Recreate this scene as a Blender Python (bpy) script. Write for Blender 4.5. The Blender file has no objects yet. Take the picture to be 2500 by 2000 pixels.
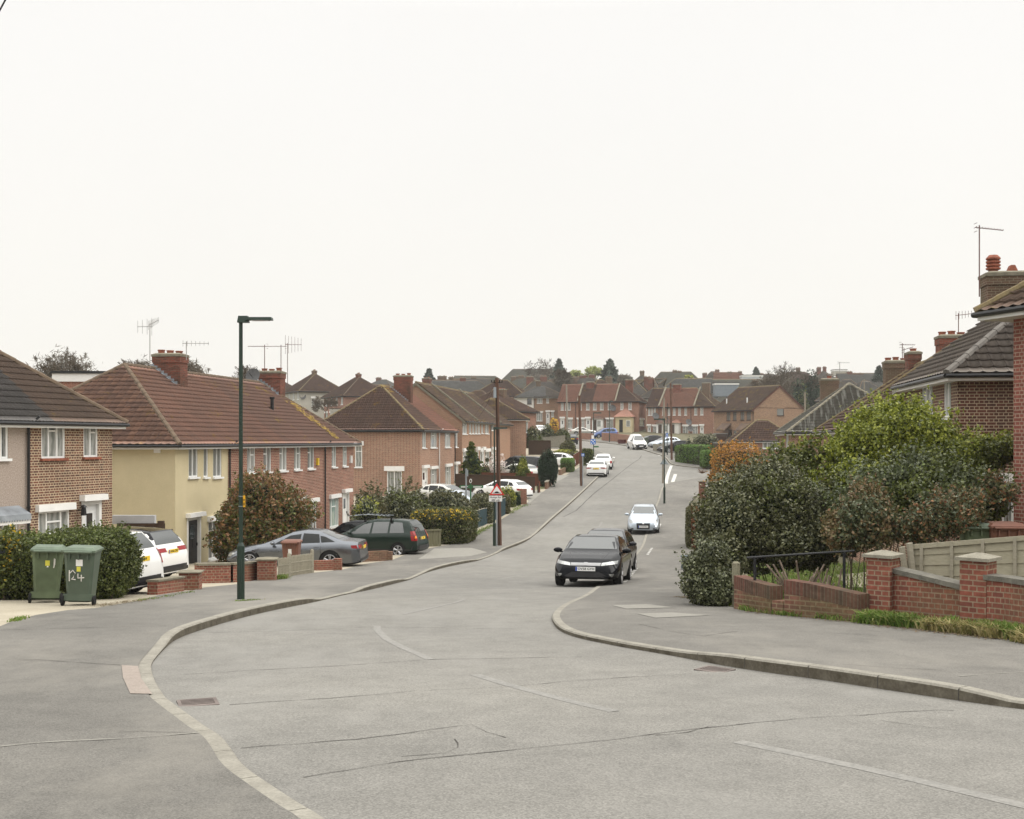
import bpy, bmesh, math, random
import numpy as np
from mathutils import Vector, Matrix
from mathutils.bvhtree import BVHTree
from mathutils.geometry import delaunay_2d_cdt
R = math.radians
sc = bpy.context.scene
col = sc.collection
rnd = random.Random(7)
rng = np.random.default_rng(7)
# ------------------------------------------------------------------ camera
FPX, CX, CY = 2900.0, 1250.0, 1076.0
cd = bpy.data.cameras.new('camera'); cam = bpy.data.objects.new('camera', cd); col.objects.link(cam)
cam.location = (0, 0, 0); cam.rotation_euler = (R(90), 0, 0)
cd.sensor_width = 36.0; cd.lens = FPX / 2500 * 36.0
cd.shift_y = (CY - 1000) / 2500; cd.clip_start = .1; cd.clip_end = 6000
sc.camera = cam
# ------------------------------------------------------------------ world + sun
SUN_EL, SUN_AZ = R(42), R(97)
w = bpy.data.worlds.new('World'); sc.world = w; w.use_nodes = True
nt = w.node_tree; nt.nodes.clear()
def wn(t, **k):
    n = nt.nodes.new(t)
    for a, b in k.items(): setattr(n, a, b)
    return n
out = wn('ShaderNodeOutputWorld'); bgn = wn('ShaderNodeBackground')
sky = wn('ShaderNodeTexSky', sky_type='NISHITA', sun_disc=False, sun_elevation=SUN_EL, sun_rotation=R(83))
sbg = wn('ShaderNodeBackground'); sbg.inputs[1].default_value = .05
tc = wn('ShaderNodeTexCoord'); sx = wn('ShaderNodeSeparateXYZ')
nt.links.new(tc.outputs['Generated'], sx.inputs[0])
mr = wn('ShaderNodeMapRange'); mr.inputs[1].default_value = .34; mr.inputs[2].default_value = 1.0
mr.inputs[3].default_value = 0.0; mr.inputs[4].default_value = 2.3
nt.links.new(sx.outputs[2], mr.inputs[0])
ns = wn('ShaderNodeTexNoise'); ns.inputs['Scale'].default_value = 2.2; ns.inputs['Detail'].default_value = 3
nt.links.new(tc.outputs['Generated'], ns.inputs['Vector'])
nm = wn('ShaderNodeMapRange'); nm.inputs[3].default_value = 1.0; nm.inputs[4].default_value = 1.06
nt.links.new(ns.outputs[0], nm.inputs[0])
ad = wn('ShaderNodeMath', operation='ADD'); nt.links.new(mr.outputs[0], ad.inputs[0]); nt.links.new(nm.outputs[0], ad.inputs[1])
hr = wn('ShaderNodeMapRange'); hr.inputs[1].default_value = 0; hr.inputs[2].default_value = .3
hr.inputs[3].default_value = 0; hr.inputs[4].default_value = 1
nt.links.new(sx.outputs[2], hr.inputs[0])
cm = wn('ShaderNodeMix', data_type='RGBA')
cm.inputs[6].default_value = (1.0, .972, .905, 1); cm.inputs[7].default_value = (1.0, .985, .955, 1)
nt.links.new(hr.outputs[0], cm.inputs[0])
nt.links.new(cm.outputs[2], bgn.inputs[0]); nt.links.new(ad.outputs[0], bgn.inputs[1])
nt.links.new(sky.outputs[0], sbg.inputs[0])
mx = wn('ShaderNodeMixShader'); mx.inputs[0].default_value = .06
nt.links.new(bgn.outputs[0], mx.inputs[1]); nt.links.new(sbg.outputs[0], mx.inputs[2])
nt.links.new(mx.outputs[0], out.inputs[0])
sl = bpy.data.lights.new('sun', 'SUN'); sl.energy = 1.35; sl.angle = R(45); sl.color = (1, .96, .9)
so = bpy.data.objects.new('sun', sl); col.objects.link(so); so.location = (0, 0, 60)
sdir = Vector((math.sin(SUN_AZ) * math.cos(SUN_EL), -math.cos(SUN_AZ) * math.cos(SUN_EL), math.sin(SUN_EL)))
so.rotation_euler = sdir.to_track_quat('Z', 'Y').to_euler()
vs = sc.view_settings; vs.view_transform = 'Standard'; vs.look = 'None'; vs.gamma = 1; vs.exposure = 0.0; vs.use_curve_mapping = False
sc.cycles.max_bounces = 6; sc.cycles.diffuse_bounces = 3; sc.cycles.glossy_bounces = 3; sc.cycles.transmission_bounces = 2
sc.cycles.transparent_max_bounces = 4; sc.cycles.volume_bounces = 0; sc.cycles.use_adaptive_sampling = True
sc.cycles.adaptive_threshold = .01; sc.cycles.use_denoising = True

# ------------------------------------------------------------------ ground height
HP = [(-60, 2.6), (0, -1.6), (10, -2.27), (17, -2.78), (22.7, -3.16), (34, -4.08), (41, -4.56), (50, -4.97), (57, -5.12), (66, -5.0), (75, -4.62), (83, -4.28),
      (107, -3.2), (126, -2.2), (145, -1.12), (176, -.2), (190, .5), (210, 2.2), (250, 6), (300, 10), (400, 17), (520, 21), (900, 22)]
_ty = np.arange(-60, 900, .5); _tz = np.interp(_ty, [a for a, b in HP], [b for a, b in HP])
_k = np.ones(13) / 13; _tz2 = np.convolve(np.pad(_tz, 6, mode='edge'), _k, 'valid')
_tz2[:20] = _tz[:20]
def H(y): return float(np.interp(y, _ty, _tz2))
def Hn(y): return np.interp(y, _ty, _tz2)
_sy = np.arange(3, 262, .02); _sr = -Hn(_sy) / _sy
def G(px, py, dz=0.0):
    """ground point seen at source pixel (px,py)"""
    t = (py - CY) / FPX
    i = np.argmax(_sr <= t + dz * 0)
    y = float(_sy[i]); return Vector(((px - CX) * y / FPX, y, H(y)))
def A(px, y): return (px - CX) * y / FPX
def Z(py, y): return (CY - py) * y / FPX

# ------------------------------------------------------------------ object helpers
def tag(o, label=None, cat=None, group=None, kind=None):
    if label: o['label'] = label
    if cat: o['category'] = cat
    if group: o['group'] = group
    if kind: o['kind'] = kind
    return o
def empty(name, loc, rz=0, label=None, cat=None, group=None, rot=None):
    o = bpy.data.objects.new(name, None); col.objects.link(o); o.empty_display_size = .3
    o.location = loc; o.rotation_euler = rot if rot else (0, 0, rz)
    return tag(o, label, cat, group)
def mobj(name, me, mats, parent=None):
    o = bpy.data.objects.new(name, me); col.objects.link(o)
    for m in (mats if isinstance(mats, (list, tuple)) else [mats]): me.materials.append(m)
    if parent: o.parent = parent
    return o
class MB:
    """mesh builder: boxes, quads, tubes with metre UVs"""
    def __init__(s): s.v = []; s.f = []; s.uv = []; s.mi = []; s.sm = []
    def quad(s, pts, uv=None, mi=0, smooth=False):
        b = len(s.v); s.v += [tuple(p) for p in pts]; s.f.append(tuple(range(b, b + len(pts))))
        if uv is None:
            p0 = Vector(pts[0]); e = (Vector(pts[1]) - p0); l = e.length or 1; e = e / l
            n = e.cross(Vector(pts[2]) - p0); n = n.normalized() if n.length > 1e-9 else Vector((0, 0, 1)); g = n.cross(e)
            uv = [((Vector(p) - p0).dot(e), (Vector(p) - p0).dot(g)) for p in pts]
        s.uv += list(uv); s.mi.append(mi); s.sm.append(smooth)
    def box(s, x0, x1, y0, y1, z0, z1, mi=0, top=None, M=None, bottom=True):
        tx, ty = top if top else (0, 0)
        P = [(x0, y0, z0), (x1, y0, z0), (x1, y1, z0), (x0, y1, z0), (x0 + tx, y0 + ty, z1), (x1 - tx, y0 + ty, z1), (x1 - tx, y1 - ty, z1), (x0 + tx, y1 - ty, z1)]
        dx, dy, dz = x1 - x0, y1 - y0, z1 - z0
        if M is not None: P = [tuple(M @ Vector(p)) for p in P]
        F = [((0, 1, 5, 4), [(x0, z0), (x1, z0), (x1, z1), (x0, z1)]), ((1, 2, 6, 5), [(y0 + dx, z0), (y1 + dx, z0), (y1 + dx, z1), (y0 + dx, z1)]),
             ((2, 3, 7, 6), [(x1, z0), (x0, z0), (x0, z1), (x1, z1)]), ((3, 0, 4, 7), [(y1, z0), (y0, z0), (y0, z1), (y1, z1)]),
             ((4, 5, 6, 7), [(x0, y0), (x1, y0), (x1, y1), (x0, y1)])]
        if bottom: F.append(((3, 2, 1, 0), [(x0, y1), (x1, y1), (x1, y0), (x0, y0)]))
        for idx, uv in F: s.quad([P[i] for i in idx], uv, mi)
    def tube(s, pts, r, n=8, mi=0, caps=True, smooth=True):
        pts = [Vector(p) for p in pts]; rs = r if isinstance(r, (list, tuple)) else [r] * len(pts)
        rings = []
        for i, p in enumerate(pts):
            t = (pts[min(i + 1, len(pts) - 1)] - pts[max(i - 1, 0)]).normalized()
            a = Vector((0, 0, 1)) if abs(t.z) < .9 else Vector((1, 0, 0))
            e = t.cross(a).normalized(); g = t.cross(e)
            rings.append([p + (e * math.cos(2 * math.pi * k / n) + g * math.sin(2 * math.pi * k / n)) * rs[i] for k in range(n)])
        for i in range(len(rings) - 1):
            for k in range(n):
                k2 = (k + 1) % n
                s.quad([rings[i][k], rings[i][k2], rings[i + 1][k2], rings[i + 1][k]], [(k * .1, i), (k * .1 + .1, i), (k * .1 + .1, i + 1), (k * .1, i + 1)], mi, smooth)
        if caps:
            s.quad(rings[0], [(0, 0)] * n, mi); s.quad(rings[-1][::-1], [(0, 0)] * n, mi)
    def lathe(s, prof, n=16, mi=0, c=(0, 0, 0), axis='z', smooth=True):
        def P(r, h, a):
            if axis == 'z': q = (r * math.cos(a), r * math.sin(a), h)
            else: q = (r * math.cos(a), h, r * math.sin(a))
            return (q[0] + c[0], q[1] + c[1], q[2] + c[2])
        for i in range(len(prof) - 1):
            for k in range(n):
                a0, a1 = 2 * math.pi * k / n, 2 * math.pi * (k + 1) / n
                s.quad([P(*prof[i], a0), P(*prof[i], a1), P(*prof[i + 1], a1), P(*prof[i + 1], a0)], None, mi, smooth)
    def build(s, name, mats, parent=None, weld=False, smooth_angle=None):
        me = bpy.data.meshes.new(name); me.from_pydata(s.v, [], s.f)
        uvl = me.uv_layers.new(name='UVMap'); uvl.data.foreach_set('uv', np.array(s.uv, dtype=np.float32).ravel())
        me.polygons.foreach_set('material_index', s.mi); me.polygons.foreach_set('use_smooth', s.sm)
        if weld:
            bm = bmesh.new(); bm.from_mesh(me); bmesh.ops.remove_doubles(bm, verts=bm.verts, dist=1e-4); bm.to_mesh(me); bm.free()
        if smooth_angle: me.polygons.foreach_set('use_smooth', [True] * len(me.polygons)); me.set_sharp_from_angle(angle=R(smooth_angle))
        me.update(); return mobj(name, me, mats, parent)
def arrmesh(name, V, F, uv=None, smooth=False):
    me = bpy.data.meshes.new(name); V = np.asarray(V, dtype=np.float32); F = np.asarray(F, dtype=np.int32); k = F.shape[1]
    me.vertices.add(len(V)); me.vertices.foreach_set('co', V.ravel())
    me.loops.add(F.size); me.loops.foreach_set('vertex_index', F.ravel())
    me.polygons.add(len(F)); me.polygons.foreach_set('loop_start', np.arange(0, F.size, k, dtype=np.int32))
    if smooth: me.polygons.foreach_set('use_smooth', np.ones(len(F), dtype=bool))
    if uv is not None:
        l = me.uv_layers.new(name='UVMap'); l.data.foreach_set('uv', np.asarray(uv, dtype=np.float32)[F.ravel()].ravel())
    me.update(calc_edges=True); me.validate(); return me
def text_mesh(txt, size, ext=.002):
    cu = bpy.data.curves.new('lettering', 'FONT'); cu.body = txt; cu.size = size; cu.extrude = ext; cu.align_x = 'CENTER'; cu.align_y = 'CENTER'; cu.resolution_u = 3
    cu.offset = size * .012
    o = bpy.data.objects.new('lettering', cu); col.objects.link(o); bpy.context.view_layer.update()
    me = bpy.data.meshes.new_from_object(o.evaluated_get(bpy.context.evaluated_depsgraph_get()))
    bpy.data.objects.remove(o); return me

# ------------------------------------------------------------------ materials
def lin(c):
    if isinstance(c, str):
        c = [int(c[i:i + 2], 16) / 255 for i in (0, 2, 4)]
        c = [x / 12.92 if x <= .04045 else ((x + .055) / 1.055) ** 2.4 for x in c]
    return (c[0], c[1], c[2], 1)
class Mat:
    def __init__(s, name, rough=.8, spec=.3, metal=0):
        s.m = bpy.data.materials.new(name); s.m.use_nodes = True; s.t = s.m.node_tree; s.b = s.t.nodes['Principled BSDF']
        s.b.inputs['Roughness'].default_value = rough; s.b.inputs['Specular IOR Level'].default_value = spec; s.b.inputs['Metallic'].default_value = metal
    def n(s, t, **k):
        n = s.t.nodes.new(t)
        for a, v in k.items(): setattr(n, a, v)
        return n
    def l(s, a, b): s.t.links.new(a, b)
    def coord(s, kind='Object'): return s.n('ShaderNodeTexCoord').outputs[kind]
    def scaled(s, vec, sc3):
        m = s.n('ShaderNodeMapping'); m.inputs['Scale'].default_value = sc3; s.l(vec, m.inputs[0]); return m.outputs[0]
    def noise(s, vec, scale, detail=4, rough=.55):
        n = s.n('ShaderNodeTexNoise'); n.inputs['Scale'].default_value = scale; n.inputs['Detail'].default_value = detail; n.inputs['Roughness'].default_value = rough
        s.l(vec, n.inputs['Vector']); return n.outputs[0]
    def ramp(s, fac, stops):
        r = s.n('ShaderNodeValToRGB'); e = r.color_ramp.elements
        while len(e) < len(stops): e.new(.5)
        for q, (p, c) in zip(e, stops): q.position = p; q.color = lin(c)
        s.l(fac, r.inputs[0]); return r.outputs[0]
    def mix(s, fac, a, b, mode='MIX'):
        m = s.n('ShaderNodeMix', data_type='RGBA', blend_type=mode)
        for inp, v in ((0, fac), (6, a), (7, b)):
            if isinstance(v, (int, float)): m.inputs[inp].default_value = v
            elif isinstance(v, (tuple, str, list)): m.inputs[inp].default_value = lin(v)
            else: s.l(v, m.inputs[inp])
        return m.outputs[2]
    def math(s, op, a, b=None):
        m = s.n('ShaderNodeMath', operation=op)
        for i, v in enumerate((a, b)):
            if v is None: continue
            if isinstance(v, (int, float)): m.inputs[i].default_value = v
            else: s.l(v, m.inputs[i])
        return m.outputs[0]
    def bump(s, h, strength=.5, dist=.01):
        b = s.n('ShaderNodeBump'); b.inputs['Strength'].default_value = strength; b.inputs['Distance'].default_value = dist
        s.l(h, b.inputs['Height']); s.l(b.outputs[0], s.b.inputs['Normal'])
    def color(s, c):
        if isinstance(c, (tuple, str, list)): s.b.inputs['Base Color'].default_value = lin(c)
        else: s.l(c, s.b.inputs['Base Color'])
        return s
def plain(name, c, rough=.6, spec=.3, metal=0, var=.12, scale=3.0, coat=0):
    s = Mat(name, rough, spec, metal)
    n = s.noise(s.coord(), scale, 5); c4 = lin(c)
    a = tuple(x * (1 - var) for x in c4[:3]); b = tuple(min(1, x * (1 + var)) for x in c4[:3])
    s.color(s.ramp(n, [(.3, a), (.7, b)]))
    if coat: s.b.inputs['Coat Weight'].default_value = coat; s.b.inputs['Coat Roughness'].default_value = .04
    return s.m
def brick(name, c1, c2, mortar, stain=(.05, .045, .04), stain_amt=.35, row=.075, wid=.225, msize=.010, squash=False):
    c1, c2, mortar = [tuple((x * .9 + sum(c) / 3 * .1) * 1.18 for x in c) for c in (c1, c2, mortar)]
    s = Mat(name, .9, .15); uv = s.coord('UV')
    b = s.n('ShaderNodeTexBrick'); b.offset = .5; b.inputs['Scale'].default_value = 1; b.inputs['Mortar Size'].default_value = msize
    b.inputs['Brick Width'].default_value = wid; b.inputs['Row Height'].default_value = row; b.inputs['Bias'].default_value = -.1
    b.inputs['Mortar Smooth'].default_value = .1
    b.inputs['Color1'].default_value = lin(c1); b.inputs['Color2'].default_value = lin(c2); b.inputs['Mortar'].default_value = lin(mortar)
    b.squash = .5 if squash else 1.0; b.squash_frequency = 2
    s.l(uv, b.inputs['Vector'])
    big = s.noise(s.coord(), .55, 5, .6)
    c = s.mix(s.math('MULTIPLY', s.ramp(big, [(.45, (0, 0, 0)), (.75, (1, 1, 1))]), stain_amt), b.outputs[0], stain)
    mid = s.noise(s.scaled(uv, (1, 5, 1)), 1.6, 4, .7); c = s.mix(.55, c, s.ramp(mid, [(.3, (.36, .34, .33)), (.7, (.62, .62, .62))]), 'OVERLAY')
    fine = s.noise(uv, 14, 3)
    c = s.mix(.5, c, s.ramp(fine, [(.3, (.32, .32, .32)), (.7, (.68, .68, .68))]), 'OVERLAY')
    s.color(c); s.bump(b.outputs['Fac'], -.6, .01); return s.m
def tiles(name, c1, c2, c3, lichen=None, lamt=.5, wave=True, course=.3, white=0.0):
    c1, c2, c3 = [tuple(min(1, (x * .88 + sum(c) / 3 * .12) * 1.75) for x in c) for c in (c1, c2, c3)]
    s = Mat(name, .85, .2); uv = s.coord('UV')
    b = s.n('ShaderNodeTexBrick'); b.offset = 0; b.inputs['Scale'].default_value = 1; b.inputs['Mortar Size'].default_value = .012
    b.inputs['Brick Width'].default_value = .3; b.inputs['Row Height'].default_value = course; b.inputs['Mortar Smooth'].default_value = .3
    b.inputs['Color1'].default_value = lin(c1); b.inputs['Color2'].default_value = lin(c2); b.inputs['Mortar'].default_value = lin(c3); b.inputs['Bias'].default_value = 0
    s.l(uv, b.inputs['Vector'])
    n1 = s.noise(s.coord(), .7, 6, .65)
    c = s.mix(s.math('MULTIPLY', s.ramp(n1, [(.38, (0, 0, 0)), (.7, (1, 1, 1))]), .55), b.outputs[0], c3)
    sp = s.noise(s.coord(), 26, 3, .6)
    c = s.mix(s.math('MULTIPLY', s.ramp(sp, [(.63, (0, 0, 0)), (.69, (1, 1, 1))]), .45), c, (.32, .29, .25))
    if lichen:
        n2 = s.noise(s.coord(), 1.1, 7, .75)
        c = s.mix(s.math('MULTIPLY', s.ramp(n2, [(.60 - lamt * .1, (0, 0, 0)), (.66, (1, 1, 1))]), .8), c, lichen)
    if white:
        n3 = s.noise(s.scaled(uv, (3.3, .25, 1)), 1.6, 4, .6)
        c = s.mix(s.math('MULTIPLY', s.ramp(n3, [(.5, (0, 0, 0)), (.62, (1, 1, 1))]), white), c, (.42, .42, .38))
    s.color(c)
    if wave:
        sp_ = s.n('ShaderNodeSeparateXYZ'); s.l(uv, sp_.inputs[0])
        sn = s.math('SINE', s.math('MULTIPLY', sp_.outputs[0], 2 * math.pi / .15))
        fr = s.math('SUBTRACT', 1, s.math('FRACT', s.math('DIVIDE', sp_.outputs[1], course)))
        s.bump(s.math('ADD', s.math('MULTIPLY', sn, .35), fr), 1.0, .03)
    return s.m
def leafmat(name, cols, rough=.45, spec=.35, trans=.25):
    s = Mat(name, rough, spec); g = s.n('ShaderNodeNewGeometry')
    st = [(i / max(1, len(cols) - 1), c) for i, c in enumerate(cols)]
    c = s.ramp(g.outputs['Random Per Island'], st)
    n = s.noise(s.coord(), 1.3, 3)
    c = s.mix(.6, c, s.ramp(n, [(.3, (.36, .36, .36)), (.7, (.66, .66, .66))]), 'OVERLAY')
    s.color(c)
    if trans:
        tr = s.n('ShaderNodeBsdfTranslucent'); s.l(c, tr.inputs[0]); ms = s.n('ShaderNodeMixShader'); ms.inputs[0].default_value = trans
        s.l(s.b.outputs[0], ms.inputs[1]); s.l(tr.outputs[0], ms.inputs[2]); s.l(ms.outputs[0], s.t.nodes['Material Output'].inputs[0])
    return s.m
def asphalt(name, c1, c2, speck=.5, patch=None, scale=1.0):
    s = Mat(name, .92, .15); co = s.coord()
    big = s.noise(co, .16, 5, .6); mid = s.noise(co, 2.2, 5, .6)
    c = s.ramp(big, [(.3, c1), (.7, c2)])
    c = s.mix(.45, c, s.ramp(mid, [(.3, (.38, .38, .38)), (.7, (.62, .62, .62))]), 'OVERLAY')
    v = s.n('ShaderNodeTexVoronoi'); v.inputs['Scale'].default_value = 85 * scale; s.l(co, v.inputs['Vector'])
    sp = s.ramp(v.outputs['Color'], [(.15, (.30, .30, .30)), (.5, (.5, .5, .5)), (.85, (.70, .70, .70))])
    c = s.mix(speck, c, sp, 'OVERLAY')
    v2 = s.n('ShaderNodeTexVoronoi'); v2.inputs['Scale'].default_value = 17; s.l(co, v2.inputs['Vector'])
    c = s.mix(s.math('MULTIPLY', s.ramp(v2.outputs['Distance'], [(.05, (1, 1, 1)), (.13, (0, 0, 0))]), .3), c, (.42, .40, .36))
    v3 = s.n('ShaderNodeTexVoronoi'); v3.inputs['Scale'].default_value = 29; s.l(co, v3.inputs['Vector'])
    c = s.mix(s.math('MULTIPLY', s.ramp(v3.outputs['Distance'], [(.05, (1, 1, 1)), (.12, (0, 0, 0))]), .35), c, (.05, .05, .05))
    if patch:
        st = s.noise(s.scaled(co, (1, .35, 1)), .5, 6, .7)
        c = s.mix(s.math('MULTIPLY', s.ramp(st, [(.5, (0, 0, 0)), (.66, (1, 1, 1))]), .5), c, patch)
    s.color(c); s.bump(v.outputs['Distance'], .25, .006); return s.m
def concrete(name, c1, c2, rough=.9, scale=1.6):
    s = Mat(name, rough, .15); co = s.coord(); n = s.noise(co, scale, 7, .65); f = s.noise(co, 38, 3)
    c = s.mix(.5, s.ramp(n, [(.3, c1), (.7, c2)]), s.ramp(f, [(.3, (.35, .35, .35)), (.7, (.65, .65, .65))]), 'OVERLAY')
    s.color(c); s.bump(f, .3, .006); return s.m
def wood(name, c1, c2, sc3=(1, 1, 9)):
    s = Mat(name, .85, .15); co = s.scaled(s.coord(), sc3); n = s.noise(co, 3, 6, .7); n2 = s.noise(s.coord(), 1.2, 4)
    c = s.mix(s.math('MULTIPLY', n2, .5), s.ramp(n, [(.3, c1), (.7, c2)]), tuple(x * .8 for x in lin(c1)[:3]))
    s.color(c); s.bump(n, .3, .006); return s.m
def curtain(name, c1, c2, k=26, dark=None):
    s = Mat(name, .5, .4); sp_ = s.n('ShaderNodeSeparateXYZ'); s.l(s.coord('Object'), sp_.inputs[0])
    a = s.math('ADD', sp_.outputs[0], sp_.outputs[1]); n = s.noise(s.coord(), 1.7, 3)
    sn = s.math('SINE', s.math('ADD', s.math('MULTIPLY', a, k), s.math('MULTIPLY', n, 9)))
    c = s.ramp(s.math('ADD', s.math('MULTIPLY', sn, .5), .5), [(.1, c1), (.9, c2)])
    if dark: c = s.mix(s.ramp(s.noise(s.coord(), .9, 1), [(.45, (0, 0, 0)), (.5, (1, 1, 1))]), c, dark)
    s.color(c); s.b.inputs['Coat Weight'].default_value = 1; s.b.inputs['Coat Roughness'].default_value = .02; return s.m
m_b_brown = brick('brick_brown_multi', (.16, .065, .04), (.085, .045, .036), (.42, .33, .215), squash=True, msize=.012)
m_b_red = brick('brick_red', (.235, .082, .052), (.150, .056, .040), (.38, .27, .20), stain_amt=.25, msize=.0125)
m_b_red2 = brick('brick_red_brown', (.225, .085, .052), (.14, .058, .042), (.40, .30, .21), stain_amt=.2, squash=True, msize=.013)
m_b_dark = brick('brick_dark', (.12, .045, .033), (.065, .035, .03), (.36, .28, .18), squash=True)
m_b_bright = brick('brick_bright_red', (.23, .068, .048), (.16, .052, .038), (.30, .21, .155), stain_amt=.1, squash=True)
m_b_yell = brick('brick_yellow_brown', (.25, .14, .08), (.17, .095, .06), (.30, .22, .15), stain_amt=.2)
m_b_tan = brick('brick_tan', (.22, .12, .07), (.28, .13, .075), (.36, .26, .18), stain_amt=.1)
m_b_far = brick('brick_weathered_red', (.26, .11, .07), (.18, .078, .05), (.32, .23, .17), stain_amt=.2)
m_b_chim = brick('brick_chimney', (.20, .055, .034), (.10, .038, .028), (.15, .095, .068), stain=(.04, .038, .025), stain_amt=.8)
m_b_chim2 = brick('brick_chimney_sooty', (.12, .06, .04), (.09, .05, .035), (.2, .16, .11), stain=(.09, .085, .05), stain_amt=.8)
m_b_wall = brick('brick_garden_wall', (.23, .07, .045), (.14, .048, .036), (.24, .18, .12), stain=(.12, .10, .05), stain_amt=.6, msize=.009, squash=True)
m_b_old = brick('brick_mossy_garden_wall', (.17, .075, .05), (.10, .05, .038), (.20, .15, .09), stain=(.10, .10, .045), stain_amt=.7)
m_t_brown = tiles('roof_tiles_brown', (.085, .052, .040), (.105, .062, .046), (.050, .035, .030), (.32, .19, .045), .15)
m_t_lich = tiles('roof_tiles_brown_lichen', (.095, .062, .045), (.11, .068, .05), (.055, .042, .033), (.28, .20, .06), .7)
m_t_l0 = tiles('roof_tiles_dull_brown', (.095, .066, .050), (.108, .074, .056), (.066, .050, .040), (.30, .2, .06), .1, wave=False)
m_t_l1 = tiles('roof_tiles_reddish', (.160, .086, .062), (.19, .098, .069), (.10, .066, .053), (.32, .2, .06), .1, wave=False)
m_t_l1hip = tiles('roof_tiles_orange_brown', (.15, .088, .066), (.24, .13, .085), (.09, .06, .05), (.34, .22, .08), .1, wave=False)
m_t_l1b = tiles('roof_tiles_wide_brown', (.148, .082, .062), (.165, .090, .067), (.10, .066, .053), (.36, .25, .05), .2, wave=False)
m_t_terra = tiles('roof_tiles_terracotta', (.225, .105, .070), (.185, .088, .060), (.13, .07, .052))
m_t_slate = tiles('roof_slates_grey', (.12, .12, .115), (.145, .143, .137), (.085, .085, .082), wave=False); m_t_hill = tiles('roof_tiles_hill_dark', (.115, .105, .095), (.14, .125, .112), (.085, .08, .072), (.2, .17, .08), .3, wave=False)
m_t_grey = tiles('roof_tiles_grey_streaked', (.075, .07, .058), (.095, .088, .072), (.05, .048, .038), None, 0, white=.75, wave=False)
m_t_dark = tiles('roof_tiles_dark_grey', (.10, .085, .072), (.125, .105, .088), (.07, .06, .052), (.16, .15, .08), .1, wave=False)
m_t_corr = tiles('roof_sheets_black', (.065, .06, .058), (.085, .078, .074), (.045, .043, .04), None, 0, wave=False)
m_t_green = tiles('roof_tiles_greenish', (.12, .12, .10), (.14, .138, .115), (.09, .088, .078), (.16, .15, .06), .5)
m_ridge = concrete('ridge_tile_brown', (.10, .075, .055), (.17, .125, .085), scale=4)
m_ridgel = concrete('ridge_tile_lichen', (.125, .10, .07), (.22, .17, .08), scale=6); m_ridged = concrete('ridge_tile_dark_grey', (.13, .12, .11), (.19, .175, .155), scale=4)
m_render = concrete('render_cream', (.50, .435, .275), (.58, .50, .325), scale=.8)
m_pebble = concrete('pebbledash', (.22, .175, .145), (.50, .42, .36), scale=30)
m_rgrey = concrete('render_grey', (.38, .36, .31), (.46, .44, .38), scale=.8)
m_rwhite = concrete('render_white', (.66, .64, .60), (.74, .72, .68), scale=.8)
m_white = plain('white_paint', (.78, .77, .74), .4, .4, var=.05)
m_upvc = plain('upvc_white', (.80, .80, .78), .3, .45, var=.03)
m_brownf = plain('brown_frame', (.06, .035, .025), .5)
m_black = plain('black_plastic', (.012, .012, .013), .4, .4)
m_lead = plain('lead_flashing', (.22, .24, .26), .5, .4, var=.3)
m_clay = plain('clay_pot', (.26, .09, .055), .8, .2, var=.3, scale=8)
m_cement = concrete('cement_cap', (.15, .135, .10), (.24, .22, .165), scale=5); m_coping = concrete('coping_dark', (.10, .095, .08), (.19, .18, .15), scale=6)
m_stone = concrete('coping_stone', (.18, .165, .13), (.30, .28, .225), scale=5)
m_glassd = plain('window_glass_dark', (.03, .035, .035), .03, .6, var=.4, coat=1)
m_net = curtain('net_curtain', (.17, .18, .165), (.34, .345, .32))
m_net2 = curtain('window_with_blind', (.06, .065, .06), (.22, .22, .205), 60)
m_teal = curtain('teal_curtain', (.16, .25, .22), (.28, .38, .34))
m_darkw = curtain('curtain_dark_room', (.05, .055, .05), (.16, .16, .15), 30)
# ------------------------------------------------------------------ foliage
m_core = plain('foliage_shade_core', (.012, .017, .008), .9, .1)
m_twig = plain('twig', (.09, .07, .05), .9, .1, var=.3)
m_bark = concrete('bark', (.07, .055, .04), (.13, .105, .08), scale=8)
def lump(D, seed, amp):
    a = np.zeros(len(D)); r = np.random.default_rng(seed)
    for k in (2.5, 4.2, 7.0, 11.0):
        for _ in range(3):
            q = r.normal(size=3); q /= np.linalg.norm(q); a += np.sin(D @ q * k + r.uniform(0, 6.28)) / (k ** .55)
    a = a * .45
    for k in (19.0, 31.0):
        q = r.normal(size=(3, 3)); q /= np.linalg.norm(q, axis=1, keepdims=True); a += .35 * np.sin(D @ q[0] * k + 2 * np.sin(D @ q[1] * k * .6)) * np.sin(D @ q[2] * k) if amp > .06 else 0
    return 1 + amp * a
def superr(D, rad, n):
    return (np.sum(np.abs(D / rad) ** n, axis=1)) ** (-1.0 / n)
def leaf_quads(P, N, size, aspect=1.7, up=0.0, flat=.6):
    n = len(P); d = rng.normal(size=(n, 3)); d += N * flat; d[:, 2] += up
    nn = d / np.linalg.norm(d, axis=1, keepdims=True)
    t = rng.normal(size=(n, 3)); t -= nn * np.sum(t * nn, axis=1, keepdims=True); t /= np.linalg.norm(t, axis=1, keepdims=True) + 1e-9
    b = np.cross(nn, t); s = (size * rng.uniform(.6, 1.3, size=n))[:, None]
    L = t * s * aspect * .5; W = b * s * .5
    V = np.stack([P - L, P - L * .1 + W + nn * s * .12, P + L, P - L * .1 - W + nn * s * .12], axis=1).reshape(-1, 3)
    F = np.arange(4 * n).reshape(-1, 4); return V, F
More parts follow.
